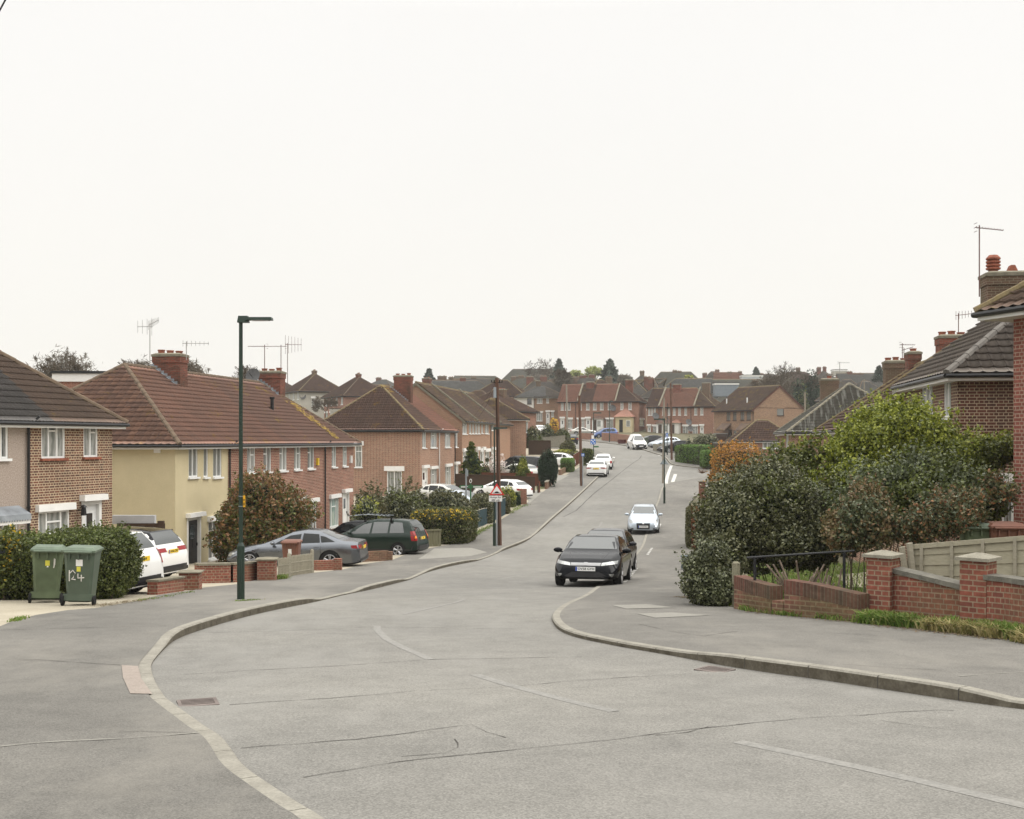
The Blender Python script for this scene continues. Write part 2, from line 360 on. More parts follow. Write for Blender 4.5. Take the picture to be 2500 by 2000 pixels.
def bush(name, blobs, n, size, mats, parent=None, n_exp=2.0, amp=.28, core=.80, seed=1, inner=.35, aspect=1.7, up=.2, sprigs=0, slen=1.0, mixf=None, zmin=None):
    """blobs: (cx,cy,cz,rx,ry,rz[,rot]) -> one mesh of leaves (several materials picked by mixf) plus a shaded core"""
    blobs = [tuple(b) + (0,) * (7 - len(b)) for b in blobs]
    ar = np.array([(b[3] * b[4] + b[4] * b[5] + b[3] * b[5]) for b in blobs]); cnt = (ar / ar.sum() * n).astype(int)
    PP, NN = [], []; cores = []
    for i, (b, c) in enumerate(zip(blobs, cnt)):
        D = rng.normal(size=(c, 3)); rad = np.array(b[3:6])
        if n_exp > 3: D = rng.uniform(-1, 1, size=(c, 3)); k = rng.integers(0, 3, size=c); D[np.arange(c), k] = np.sign(D[np.arange(c), k]); D *= rad
        D /= np.linalg.norm(D, axis=1, keepdims=True)
        r = superr(D, rad, n_exp) * lump(D, seed * 31 + i, amp)
        rr = np.where(rng.uniform(size=c) < inner, rng.uniform(.6, 1, size=c), 1 + np.abs(rng.normal(size=c)) * .035 - .02)
        P = D * (r * rr)[:, None]; a = b[6]; ca, sa = math.cos(a), math.sin(a)
        nrm = D / rad; nrm /= np.linalg.norm(nrm, axis=1, keepdims=True)
        rot = np.array([[ca, sa, 0], [-sa, ca, 0], [0, 0, 1]])
        P = P @ rot + np.array(b[:3]); nrm = nrm @ rot; PP.append(P); NN.append(nrm)
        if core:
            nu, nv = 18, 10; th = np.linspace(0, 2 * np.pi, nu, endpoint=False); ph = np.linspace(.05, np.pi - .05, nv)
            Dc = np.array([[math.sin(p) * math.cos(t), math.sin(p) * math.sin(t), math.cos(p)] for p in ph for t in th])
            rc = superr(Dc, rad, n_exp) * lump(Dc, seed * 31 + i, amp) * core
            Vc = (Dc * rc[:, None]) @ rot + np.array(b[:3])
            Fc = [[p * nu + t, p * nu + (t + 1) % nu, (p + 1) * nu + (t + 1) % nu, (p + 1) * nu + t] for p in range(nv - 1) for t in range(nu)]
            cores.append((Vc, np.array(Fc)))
    P = np.concatenate(PP); Nn = np.concatenate(NN)
    if sprigs:
        idx = rng.integers(0, len(P), size=sprigs); k = 12; base = P[idx]; dr = Nn[idx] * .6 + rng.normal(size=(sprigs, 3)) * .35; dr[:, 2] = np.abs(dr[:, 2]) + .5
        dr /= np.linalg.norm(dr, axis=1, keepdims=True); ln = rng.uniform(2.5, 7, size=sprigs) * size * slen
        tt = rng.uniform(0, 1, size=(sprigs, k)); SP = base[:, None] + dr[:, None] * (tt * ln[:, None])[:, :, None] + rng.normal(size=(sprigs, k, 3)) * size * .35
        P = np.concatenate([P, SP.reshape(-1, 3)]); Nn = np.concatenate([Nn, np.repeat(dr, k, axis=0)])
    if zmin is not None:
        kz = P[:, 2] > zmin; P = P[kz]; Nn = Nn[kz]
    V, F = leaf_quads(P, Nn, size, aspect, up)
    mi = np.zeros(len(F), dtype=np.int32); mats = list(mats)
    if mixf is not None: mi = mixf(P, Nn).astype(np.int32)
    nl = len(F)
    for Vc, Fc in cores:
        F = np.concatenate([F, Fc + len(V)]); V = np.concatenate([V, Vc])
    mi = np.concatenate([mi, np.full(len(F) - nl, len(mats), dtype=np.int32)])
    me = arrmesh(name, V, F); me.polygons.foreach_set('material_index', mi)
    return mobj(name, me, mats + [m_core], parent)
def patchy(k, thr, seed=3, frac=.5):
    def f(P, N):
        r = np.random.default_rng(seed); a = np.zeros(len(P))
        for _ in range(6):
            q = r.normal(size=3); a += np.sin(P @ q * k + r.uniform(0, 6.28))
        return ((a / 2.4 + rng.normal(size=len(P)) * .5) > thr).astype(int)
    return f
def topmix(z0, z1, p=.8):
    return lambda P, N: ((rng.uniform(size=len(P)) < np.clip((P[:, 2] - z0) / (z1 - z0), 0, 1) * p)).astype(int)
RMIN = [.0]
def branches(mb, p, d, ln, r, depth, rg, spread=.5, ratio=.72, kids=(2, 3), up=.15, n=4, ends=None):
    r = max(r, RMIN[0])
    q = p + d * ln; mid = p + d * ln * .5 + Vector([rg.uniform(-1, 1) for _ in range(3)]) * ln * .05
    mb.tube([p, mid, q], [r, r * .85, r * .68], n=n, caps=False, smooth=False)
    if depth == 0:
        if ends is not None: ends.append(q)
        return
    for _ in range(rg.randint(*kids)):
        v = (d + Vector([rg.uniform(-1, 1) for _ in range(3)]) * spread * 1.15 + Vector((0, 0, up))).normalized()
        branches(mb, q if rg.random() < .7 else mid, v, ln * ratio * rg.uniform(.8, 1.15), r * .62, depth - 1, rg, spread, ratio, kids, up, n, ends)
def bare_tree(loc, h, label, seed=1, wid=.55, depth=6, trunk=.25, rr=.02, group=None, mat=None, name='bare_tree', leaf=None, nleaf=0, lsize=.2):
    rg = random.Random(seed); root = empty(name, loc, label=label, cat='tree', group=group)
    mb = MB(); mb.tube([(0, 0, -.5), (0, 0, h * trunk * .5), (0.05, 0, h * trunk)], [h * rr * 1.3, h * rr, h * rr * .85], n=8); mb.build('trunk', mat or m_bark, root)
    mb = MB(); ends = []
    for k in range(5):
        a = k * 1.26 + rg.random(); d = Vector((math.cos(a) * wid, math.sin(a) * wid, 1)).normalized()
        branches(mb, Vector((0, 0, h * trunk * rg.uniform(.75, 1))), d, h * .22, h * rr * .55, depth - 1, rg, wid, .78, (3, 3) if not leaf else (2, 3), .10, 3, ends)
    mb.build('crown', mat or m_twig, root)
    if leaf:
        E = np.array([tuple(e) for e in ends]); idx = rng.integers(0, len(E), size=nleaf); P = E[idx] + rng.normal(size=(nleaf, 3)) * h * .03
        V, F = leaf_quads(P, rng.normal(size=P.shape), lsize); mobj('leaves', arrmesh('leaves', V, F), [leaf], root)
    return root
def conifer(loc, h, r, label, mats, n=9000, size=.2, seed=2, open_=.5, group=None, cat='tree', skirt=.08):
    root = empty('conifer_tree', loc, label=label, cat=cat, group=group)
    mb = MB(); mb.tube([(0, 0, -.5), (0, 0, h * .98)], [h * .022, .02], n=6); mb.build('trunk', m_bark, root)
    r_ = np.random.default_rng(seed); nb = int(26 + h * 5); P = []
    for i in range(nb):
        t = (i + .5) / nb; z = h * (skirt + (1 - skirt) * t); a = i * 2.4 + r_.uniform(0, .6); L = r * (1 - t) ** .8 * r_.uniform(.7, 1.15) + .1
        k = max(10, int(n / nb * (1.6 - t) * .8)); s = r_.uniform(0, 1, size=k) ** .7
        droop = -.25 * L * s ** 1.5 + .12 * L * s ** 4
        wdt = L * .28 * (1 - s * .6) * open_ * 2
        x = np.cos(a) * L * s + r_.normal(size=k) * wdt * .5; y = np.sin(a) * L * s + r_.normal(size=k) * wdt * .5
        P.append(np.stack([x, y, z + droop + r_.normal(size=k) * .05 * h / nb * 6], axis=1))
    P = np.concatenate(P); V, F = leaf_quads(P, P * np.array([1, 1, 0]) + .01, size, 2.2, .3); me = arrmesh('crown', V, F)
    mobj('crown', me, mats, root); return root
def grass_patch(name, pts, n, h=.14, mats=None, label=None, spread=.12, parent=None, dz=0.0, kind='stuff'):
    """blades along a polyline of ground points"""
    pts = [Vector(p) for p in pts]; seg = [(pts[i + 1] - pts[i]).length for i in range(len(pts) - 1)]; tot = sum(seg)
    V = []; base = []
    for _ in range(n):
        s = rnd.random() * tot; i = 0
        while s > seg[i] and i < len(seg) - 1: s -= seg[i]; i += 1
        dens = math.sin(s * 3.1 + i * 2) + math.sin(s * 7.7)
        if dens < rnd.uniform(-1.5, 1.0): continue
        p = pts[i].lerp(pts[i + 1], s / seg[i]) + Vector((rnd.gauss(0, spread), rnd.gauss(0, spread), dz)); base.append(p)
    for p in base:
        a = rnd.uniform(0, 6.28); hh = h * rnd.uniform(.4, 1.5); w_ = .007 + hh * .03; e = Vector((math.cos(a), math.sin(a), 0)); l = Vector((rnd.gauss(0, .5), rnd.gauss(0, .5), 0)) * hh
        m = p + Vector((0, 0, hh * .6)) + l * .35; t = p + Vector((0, 0, hh * (.95 - min(.5, l.length)))) + l
        V += [p - e * w_, p + e * w_, m + e * w_ * .8, m - e * w_ * .8, m - e * w_ * .8, m + e * w_ * .8, t + e * .002, t - e * .002]
    V = np.array([tuple(v) for v in V]); F = np.arange(len(V)).reshape(-1, 4)
    o = mobj(name, arrmesh(name, V, F), mats or [m_grass], parent)
    if not parent: tag(o, label, 'grass', kind=kind)
    return o
m_grass = leafmat('grass_blades', [(.09, .16, .03), (.14, .22, .04), (.28, .27, .10)], .6, .2)
m_grassd = leafmat('grass_blades_dry', [(.16, .18, .05), (.34, .28, .12), (.42, .36, .18)], .7, .2)
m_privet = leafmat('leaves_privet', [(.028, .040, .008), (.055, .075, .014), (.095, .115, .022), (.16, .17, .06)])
m_privt = leafmat('leaves_privet_tips', [(.10, .14, .03), (.16, .19, .045)])
m_dkleaf = leafmat('leaves_dark_glossy', [(.035, .04, .015), (.06, .066, .024), (.10, .105, .04), (.22, .215, .12)], .35, .4, .1)
m_bright = leafmat('leaves_bright_green', [(.12, .15, .02), (.22, .25, .032), (.36, .38, .06)], .4, .3)
m_mid = leafmat('leaves_mid_green', [(.05, .062, .014), (.09, .108, .022), (.15, .17, .035)], .35, .4)
m_rose = leafmat('leaves_rose_red_tips', [(.09, .09, .035), (.18, .115, .055), (.12, .13, .05), (.27, .16, .09), (.15, .16, .07)], .45)
m_photinia = leafmat('leaves_photinia_rust', [(.08, .075, .022), (.20, .10, .04), (.33, .17, .075), (.13, .13, .04)], .4, .4)
m_orange = leafmat('leaves_berberis_orange', [(.40, .18, .03), (.55, .27, .04), (.26, .15, .035)], .6)
m_yellow = leafmat('blossom_yellow', [(.65, .42, .02), (.75, .52, .05)], .6)
m_ygreen = leafmat('leaves_yellow_green', [(.22, .24, .03), (.38, .38, .06), (.12, .16, .03)], .5)
m_hedgeb = leafmat('leaves_clipped_green', [(.08, .15, .025), (.11, .20, .035), (.16, .26, .05)], .5)
m_hedgeo = leafmat('leaves_olive', [(.055, .06, .018), (.09, .085, .03), (.12, .11, .045)], .5)
m_copper = leafmat('leaves_copper_dead', [(.16, .065, .03), (.26, .11, .05), (.33, .17, .08)], .6)
m_ivy = leafmat('leaves_ivy', [(.04, .05, .02), (.08, .09, .04), (.15, .165, .08), (.24, .25, .15)], .35, .4, .15)
m_conif = leafmat('leaves_conifer_dark', [(.014, .03, .016), (.022, .045, .022), (.035, .06, .03)], .6, .2, .05)
m_thuja = leafmat('leaves_thuja', [(.05, .07, .012), (.09, .115, .018), (.13, .15, .028)], .6, .2)
m_spring = leafmat('leaves_spring_pale', [(.30, .34, .11), (.40, .42, .17)], .6)
m_blossom = leafmat('blossom_white', [(.62, .52, .48), (.72, .66, .62)], .6)
m_brambl = leafmat('leaves_bramble', [(.04, .055, .02), (.07, .085, .035), (.12, .14, .07), (.20, .22, .14)], .4, .4)

# ------------------------------------------------------------------ ground sheets
def sheet(name, poly, zf, mat, step=1.0, kind='structure', extra=None, parent=None, thick=None):
    poly = [(p[0], p[1]) for p in poly]; xs = [p[0] for p in poly]; ys = [p[1] for p in poly]
    pts = list(poly)
    def inside(x, y):
        c = False; j = len(poly) - 1
        for i in range(len(poly)):
            xi, yi = poly[i]; xj, yj = poly[j]
            if (yi > y) != (yj > y) and x < (xj - xi) * (y - yi) / (yj - yi) + xi: c = not c
            j = i
        return c
    y = min(ys) + step * .5
    while y < max(ys):
        st = step * (1 if y < 60 else 1 + (y - 60) / 60); x = min(xs) + st * .5
        while x < max(xs):
            if inside(x, y): pts.append((x, y))
            x += st
        y += st
    n = len(poly); r = delaunay_2d_cdt([Vector(p) for p in pts], [], [list(range(n))], 1, 1e-5)
    V = [(v.x, v.y, zf(v.x, v.y)) for v in r[0]]; F = [f for f in r[2] if len(f) >= 3]
    me = bpy.data.meshes.new(name); me.from_pydata(V, [], F); me.update()
    if len(me.polygons) and me.polygons[0].normal.z < 0: me.flip_normals()
    o = mobj(name, me, mat, parent)
    if kind and not parent: o['kind'] = kind
    return o
def resample(pts, hs, step):
    o = [(Vector(pts[0][:2]), hs[0])]; 
    out_ = []; d = 0
    for i in range(len(pts) - 1):
        a = Vector(pts[i][:2]); b = Vector(pts[i + 1][:2]); L = (b - a).length; k = max(1, int(L / step))
        for j in range(k):
            t = j / k; out_.append((a.lerp(b, t), hs[i] * (1 - t) + hs[i + 1] * t))
    out_.append((Vector(pts[-1][:2]), hs[-1])); return out_
def smooth_poly(P, it=1):
    for _ in range(it):
        Q = [P[0]]
        for i in range(len(P) - 1):
            a, b = P[i], P[i + 1]; Q.append((a[0].lerp(b[0], .25), a[1] * .75 + b[1] * .25)); Q.append((a[0].lerp(b[0], .75), a[1] * .25 + b[1] * .75))
        Q.append(P[-1]); P = Q
    return P

# ------------------------------------------------------------------ roofs and houses
def panel(A0, U, S, N, slen, f0, f1, ustep, course, wave=0.0, step=.05, period=.3):
    nC = max(1, int(round(slen / course))); ss = []; hh = []
    for k in range(nC):
        ss += [k * slen / nC - (step * .9 if k else 0), (k + 1) * slen / nC]; hh += [step, -.004]
    ss = np.array(ss); hh = np.array(hh); a, b = f0(0), f1(0); a = min(a, f0(slen)); b = max(b, f1(slen))
    us = np.arange(a, b + ustep, ustep) if ustep else np.linspace(a, b, 3)
    lo = np.array([f0(s) for s in ss]); hi = np.array([f1(s) for s in ss])
    UU = np.clip(us[None, :], lo[:, None], np.maximum(hi, lo)[:, None]); SS = np.repeat(ss[:, None], len(us), 1)
    HH = np.repeat(hh[:, None], len(us), 1)
    if wave > 0: HH = HH + wave * np.maximum(-.25, np.cos(2 * np.pi * UU / period))
    elif wave < 0: HH = HH - wave * np.maximum(0, np.cos(2 * np.pi * UU / .3) - .35) * 1.5
    A0, U, S, N = [np.array(tuple(q)) for q in (A0, U, S, N)]
    V = A0 + UU[..., None] * U + SS[..., None] * S + HH[..., None] * N
    uv = np.stack([UU, SS], -1).reshape(-1, 2); nr, nc = UU.shape
    I = np.arange(nr * nc).reshape(nr, nc); F = np.stack([I[:-1, :-1], I[:-1, 1:], I[1:, 1:], I[1:, :-1]], -1)
    wd = np.maximum(np.abs(UU[:-1, 1:] - UU[:-1, :-1]), np.abs(UU[1:, 1:] - UU[1:, :-1])) > 1e-4
    return V.reshape(-1, 3), F[wd].reshape(-1, 4), uv
def joinp(parts):
    V, F, UV = [], [], []; o = 0
    for v, f, u in parts:
        V.append(v); F.append(f + o); UV.append(u); o += len(v)
    return np.concatenate(V), np.concatenate(F), np.concatenate(UV)

class House:
    def __init__(s, label, P, ang, L, D, zf, ze, wallm, roofm, rise=3.0, roof=('hip', 'hip'), name='terraced_house', cat='house', group=None, detail=1, ov=.32,
                 segs=None, wallsegs=None, faces='FLR', wave=0, fine=False, fascia=None, ridgem=None, hipm=None, skirt=1.2, parent=None, gutter=True, gable_m=None):
        s.P = Vector((P[0], P[1])); s.ang = ang; s.d = Vector((math.cos(ang), math.sin(ang))); s.n = Vector((-s.d.y, s.d.x)); s.L, s.D, s.zf, s.ze = L, D, zf, ze
        s.h = ze - zf; s.rise = rise; s.roof = roof; s.ov = ov; s.wallm = wallm; s.roofm = roofm; s.detail = detail; s.open = {'F': [], 'L': [], 'R': [], 'B': []}; s.todo = []
        s.root = empty(name, (P[0], P[1], zf), ang, label, cat, group); s.segs = segs; s.wallsegs = wallsegs; s.wave = wave; s.fascia = fascia or m_white; s.ridgem = ridgem or m_ridge
        s.hipm = hipm; s.skirt = skirt; s.gutter = gutter; s.gable_m = gable_m; s.fine = fine
    # pixel -> coordinate along a face
    def up(s, px, face='F'):
        P, d = {'F': (s.P, s.d), 'L': (s.P, s.n), 'R': (s.P + s.d * s.L, s.n), 'B': (s.P + s.n * s.D, s.d)}[face]
        k = (px - CX) / FPX; u = (k * P.y - P.x) / (d.x - k * d.y); return u, P.y + u * d.y
    def zp(s, py, px, face='F'): return Z(py, s.up(px, face)[1]) - s.zf
    def loc(s, face, a, dep, z):
        if face == 'F': return (a, dep, z)
        if face == 'L': return (dep, a, z)
        if face == 'R': return (s.L - dep, a, z)
        return (a, s.D - dep, z)
    def fm(s, face, a, z):
        """matrix: local x along face, y inward, z up, origin at (a,z) on the face"""
        o = Vector(s.loc(face, a, 0, z))
        X = {'F': Vector((1, 0, 0)), 'L': Vector((0, 1, 0)), 'R': Vector((0, 1, 0)), 'B': Vector((1, 0, 0))}[face]
        Y = {'F': Vector((0, 1, 0)), 'L': Vector((1, 0, 0)), 'R': Vector((-1, 0, 0)), 'B': Vector((0, -1, 0))}[face]
        M = Matrix((X.to_4d(), Y.to_4d(), Vector((0, 0, 1, 0)), Vector((0, 0, 0, 1)))).transposed(); M.col[3] = (*o, 1); return M
    def window(s, a0, a1, z0, z1, cols=((.5, 0), (.5, .3)), face='F', pane=None, frame=None, sill=True, lintel=0.0, rec=.07, lin_w=.14, label=None):
        w_, h_ = a1 - a0, z1 - z0; s.open[face].append((a0, a1, z0, z1)); M = s.fm(face, a0, z0); fr = frame or m_upvc; t = .055 if s.detail else .06; y0, y1 = rec - .05, rec + .03
        mb = MB(); B = lambda x0, x1, za, zb, ya=y0, yb=y1: mb.box(x0, x1, ya, yb, za, zb, M=M)
        B(0, t, 0, h_); B(w_ - t, w_, 0, h_); B(t, w_ - t, 0, t); B(t, w_ - t, h_ - t, h_)
        x = t; W_ = w_ - 2 * t; tot = sum(c[0] for c in cols)
        for i, (f, tr) in enumerate(cols):
            cw = W_ * f / tot
            if i: B(x - t * .45, x + t * .45, t, h_ - t, y0 + .004, y1 - .004)
            if tr: zz = t + (h_ - 2 * t) * (1 - tr); B(x + (t * .45 if i else 0), x + cw - t * .45, zz - t * .45, zz + t * .45, y0 + .008, y1 - .008)
            x += cw
        o = mb.build('window', fr, s.root)
        if label: o['label'] = label
        mb = MB(); mb.box(t * .5, w_ - t * .5, rec, rec + .012, t * .5, h_ - t * .5, M=M); mb.build('pane', pane or m_net, o)
        if sill: mb = MB(); mb.box(-.06, w_ + .06, -.09, rec, -.07, .0, M=M); mb.build('sill', fr if sill is True else sill, o)
        if lintel: mb = MB(); mb.box(-lin_w, w_ + lin_w, -.14, .02, h_ + .003, h_ + .003 + lintel, M=M, top=(.01, .01)); mb.build('lintel', m_white, o)
        return o
    def wpx(s, x0, x1, y0, y1, cols=((.5, 0), (.5, .3)), face='F', **k):
        a0, a1 = sorted((s.up(x0, face)[0], s.up(x1, face)[0])); xm = (x0 + x1) / 2
        return s.window(a0, a1, s.zp(y1, xm, face), s.zp(y0, xm, face), cols, face, **k)
    def door(s, a0, a1, z1, face='F', m=None, frame=None, lintel=.22, surround=.12, z0=.12, glass=True, light=None):
        w_ = a1 - a0; s.open[face].append((a0, a1, z0, z1)); M = s.fm(face, a0, z0); h_ = z1 - z0; mb = MB(); fr = frame or m_white
        mb.box(0, surround, -.02, .12, 0, h_, M=M); mb.box(w_ - surround, w_, -.02, .12, 0, h_, M=M); mb.box(surround, w_ - surround, -.02, .12, h_ - surround, h_, M=M)
        mb.box(-.10, w_ + .10, -.2, .03, h_ + .003, h_ + .003 + lintel, M=M, top=(.01, .01)); o = mb.build('door_surround', fr, s.root)
        mb = MB(); x0, x1 = surround, w_ - surround; mb.box(x0, x1, .09, .12, 0, h_ - surround, M=M)
        for (xa, xb, za, zb) in ((.15, .85, .08, .36), (.15, .45, .42, .9), (.55, .85, .42, .9)):
            mb.box(x0 + (x1 - x0) * xa, x0 + (x1 - x0) * xb, .078, .09, (h_ - surround) * za, (h_ - surround) * zb, M=M, top=(.02, 0))
        dd = mb.build('door', m or m_upvc, s.root)
        if glass: mb = MB(); mb.box(x0 + (x1 - x0) * .3, x0 + (x1 - x0) * .7, .070, .076, (h_ - surround) * .6, (h_ - surround) * .88, M=M); mb.build('glazing', m_glassd, dd)
        mb = MB(); mb.box(x1 - .12, x1 - .09, .03, .076, h_ * .42, h_ * .48, M=M); mb.build('handle', m_black, dd)
        return o
    def dpx(s, x0, x1, ytop, **k):
        a0, a1 = sorted((s.up(x0)[0], s.up(x1)[0])); return s.door(a0, a1, s.zp(ytop, (x0 + x1) / 2), **k)
    def chimney(s, u, v, lu, lv, ztop, zbot=None, pots=3, m=None, cap=.12, potm=None, kind='pot', flash=True, name='chimney'):
        zb = zbot if zbot is not None else s.h + s.rise * .3; mb = MB(); x0, x1, y0, y1 = u - lu / 2, u + lu / 2, v - lv / 2, v + lv / 2
        mb.box(x0, x1, y0, y1, zb, ztop - .42, bottom=False); mb.box(x0 - .035, x1 + .035, y0 - .035, y1 + .035, ztop - .42, ztop - .16)
        mb.box(x0 - .06, x1 + .06, y0 - .06, y1 + .06, ztop - .16, ztop - .06, mi=1); mb.box(x0 - .04, x1 + .04, y0 - .04, y1 + .04, ztop - .06, ztop, mi=1, top=(.12, .12))
        o = mb.build(name, [m or m_b_chim, m_cement], s.root)
        for i in range(pots):
            t = (i + .5) / pots; cx_, cy_ = (x0 + lu * t, v) if lu > lv else (u, y0 + lv * t); mb = MB(); r = .14
            if kind == 'cowl' and i == 0:
                mb.lathe([(r, -.03), (r, .06), (r * 1.5, .09), (r * 1.5, .14), (r * 1.1, .15), (r * 1.5, .19), (r * 1.5, .24), (r * 1.1, .25), (r * 1.5, .29), (r * 1.5, .34), (r * 1.1, .35), (r * 1.5, .39), (r * 1.5, .43), (r * .9, .52), (0, .52)], 10, c=(cx_, cy_, ztop), smooth=False)
            elif kind == 'ridge' or (kind == 'cowl'):
                mb.box(cx_ - .16, cx_ + .16, cy_ - .16, cy_ + .16, ztop - .03, ztop + .2, top=(.02, .1))
            else:
                hh = .05 + .03 * ((i * 7 + int(u * 3)) % 3); mb.lathe([(r, -.03), (r, hh), (r * 1.18, hh + .015), (r * 1.18, hh + .05), (r * .8, hh + .05), (r * .75, 0)], 10, c=(cx_, cy_, ztop))
            mb.build('chimney_pot', potm or m_clay, o)
        return o
    def pipe(s, u, face='F', z0=0, m=None, r=.04, z1=None):
        mb = MB(); z1 = z1 or s.h - .05; pts = [Vector(s.loc(face, u + .0, -.07, z0)), Vector(s.loc(face, u, -.07, z1 - .3)), Vector(s.loc(face, u + .12, -s.ov - .02, z1 + .02))]
        mb.tube(pts, r, 8); 
        for zz in (z0 + .6, z0 + 2.4, z1 - .5):
            q = Vector(s.loc(face, u, -.07, zz)); mb.tube([q, q + Vector((0, 0, .05))], r * 1.35, 8)
        return mb.build('downpipe', m or m_black, s.root)
    def build(s):
        L, D, h, ov = s.L, s.D, s.h, s.ov; root = s.root
        # walls
        ws = [(a, min(b, L), m) for a, b, m in (s.wallsegs or [(0, L, s.wallm)])]
        mats = []; 
        def mi(m):
            if m not in mats: mats.append(m)
            return mats.index(m)
        mb = MB()
        for face, a_end in (('F', L), ('L', D), ('R', D), ('B', L)):
            op = s.open[face]; As = sorted({0, a_end, *[min(max(a, 0), a_end) for o in op for a in o[:2]], *([q for x in ws for q in x[:2]] if face == 'F' else [])})
            Zs = sorted({-s.skirt, h, *[z for o in op for z in o[2:]]})
            for i in range(len(As) - 1):
                am = (As[i] + As[i + 1]) / 2
                m = next((x[2] for x in ws if x[0] <= am <= x[1]), s.wallm) if face == 'F' else (ws[0][2] if face == 'L' else ws[-1][2] if face == 'R' else s.wallm)
                for j in range(len(Zs) - 1):
                    zm = (Zs[j] + Zs[j + 1]) / 2
                    if any(o[0] < am < o[1] and o[2] < zm < o[3] for o in op): continue
                    pts = [s.loc(face, As[i], 0, Zs[j]), s.loc(face, As[i + 1], 0, Zs[j]), s.loc(face, As[i + 1], 0, Zs[j + 1]), s.loc(face, As[i], 0, Zs[j + 1])]
                    uv = [(As[i], Zs[j]), (As[i + 1], Zs[j]), (As[i + 1], Zs[j + 1]), (As[i], Zs[j + 1])]
                    if face in 'LB': pts = pts[::-1]; uv = uv[::-1]
                    mb.quad(pts, uv, mi(m))
            for (a0, a1, z0, z1) in op:
                m = next((x[2] for x in ws if x[0] <= (a0 + a1) / 2 <= x[1]), s.wallm) if face == 'F' else s.wallm
                for (p, q) in (((a0, z0), (a0, z1)), ((a0, z1), (a1, z1)), ((a1, z1), (a1, z0)), ((a1, z0), (a0, z0))):
                    mb.quad([s.loc(face, p[0], 0, p[1]), s.loc(face, q[0], 0, q[1]), s.loc(face, q[0], .14, q[1]), s.loc(face, p[0], .14, p[1])], [(p[0], p[1]), (q[0], q[1]), (q[0] + .14, q[1]), (p[0] + .14, p[1])], mi(m))
        for e, x in ((0, 0), (1, L)):
            if s.roof[e] == 'gable':
                mb.quad([(x, 0, h), (x, D, h), (x, D / 2, h + s.rise - .02)], [(0, h), (D, h), (D / 2, h + s.rise)], mi(s.gable_m or s.wallm))
        mb.build('wall', mats, root)
        # roof
        sl = math.hypot(D / 2, s.rise); c, sn = (D / 2) / sl, s.rise / sl; drop = ov * s.rise / (D / 2)
        ze = h - drop + .05; slen = sl * (D / 2 + ov) / (D / 2); runh = D / 2 + ov
        hip0 = s.roof[0] == 'hip'; hip1 = s.roof[1] == 'hip'; gx = .12
        U0 = -ov if hip0 else (-gx if s.roof[0] == 'gable' else 0); U1 = L + ov if hip1 else (L + gx if s.roof[1] == 'gable' else L)
        f0 = lambda t: U0 + (runh * t / slen if hip0 else 0); f1 = lambda t: U1 - (runh * t / slen if hip1 else 0)
        hi = s.detail >= 2; us = (.0375 if s.fine else .075) if hi else (0.5 if s.detail else 0); co = .3; wv = s.wave if hi else 0
        def clip(a, b): return (lambda t: min(max(f0(t), a), b)), (lambda t: max(min(f1(t), b), a))
        stp = .045 + min(.08, .0005 * s.P.y)
        segs = s.segs or [(-99, 99, s.roofm)]; allp = []; mats = []
        F_all = []; V_all = []; UV_all = []; MI = []; off = 0
        def addp(p, m):
            nonlocal off
            if m not in mats: mats.append(m)
            V_all.append(p[0]); F_all.append(p[1] + off); UV_all.append(p[2]); MI.append(np.full(len(p[1]), mats.index(m))); off += len(p[0])
        for k, (a, b, m) in enumerate(segs):
            g0, g1 = clip(a if k else -99, b if k < len(segs) - 1 else 99)
            addp(panel((0, -ov, ze), (1, 0, 0), (0, c, sn), (0, -sn, c), slen, g0, g1, us, co, wv, step=stp, period=.15 if s.fine else .3), m)
        addp(panel((0, D + ov, ze), (1, 0, 0), (0, -c, sn), (0, sn, c), slen, f0, f1, 0, co, 0), segs[0][2])
        for e, hip in ((0, hip0), (1, hip1)):
            if not hip: continue
            x, dx = (-ov, 1) if e == 0 else (L + ov, -1)
            addp(panel((x, D / 2, ze), (0, -dx, 0) if e == 0 else (0, 1, 0), (dx * c, 0, sn), (-dx * sn, 0, c), slen, lambda t: -(runh - runh * t / slen), lambda t: (runh - runh * t / slen), us, co, wv, step=stp, period=.15 if s.fine else .3), s.hipm or segs[0 if e == 0 else -1][2])
        V = np.concatenate(V_all); F = np.concatenate(F_all); me = arrmesh('roof', V, F, np.concatenate(UV_all), smooth=False); me.polygons.foreach_set('material_index', np.concatenate(MI).astype(np.int32))
        ro = mobj('roof', me, mats, root)
        # ridge and hips
        zr = ze + slen * sn; a = U0 + runh if hip0 else U0; b = U1 - runh if hip1 else U1; mb = MB(); rr = .095 if s.detail else .11
        def tiles_line(p, q):
            p, q = Vector(p), Vector(q); n = max(1, int((q - p).length / .45)) if s.detail else 1
            for i in range(n):
                u, v = p.lerp(q, i / n), p.lerp(q, (i + 1) / n); mb.tube([u, v], [rr * 1.06, rr * .94], 8, caps=True)
        tiles_line((a, D / 2, zr), (b, D / 2, zr))
        for e, hip in ((0, hip0), (1, hip1)):
            if hip:
                X = -ov if e == 0 else L + ov; XX = a if e == 0 else b; tiles_line((X, -ov, ze + .03), (XX, D / 2, zr)); tiles_line((X, D + ov, ze + .03), (XX, D / 2, zr))
        mb.build('ridge_tiles', s.ridgem, ro)
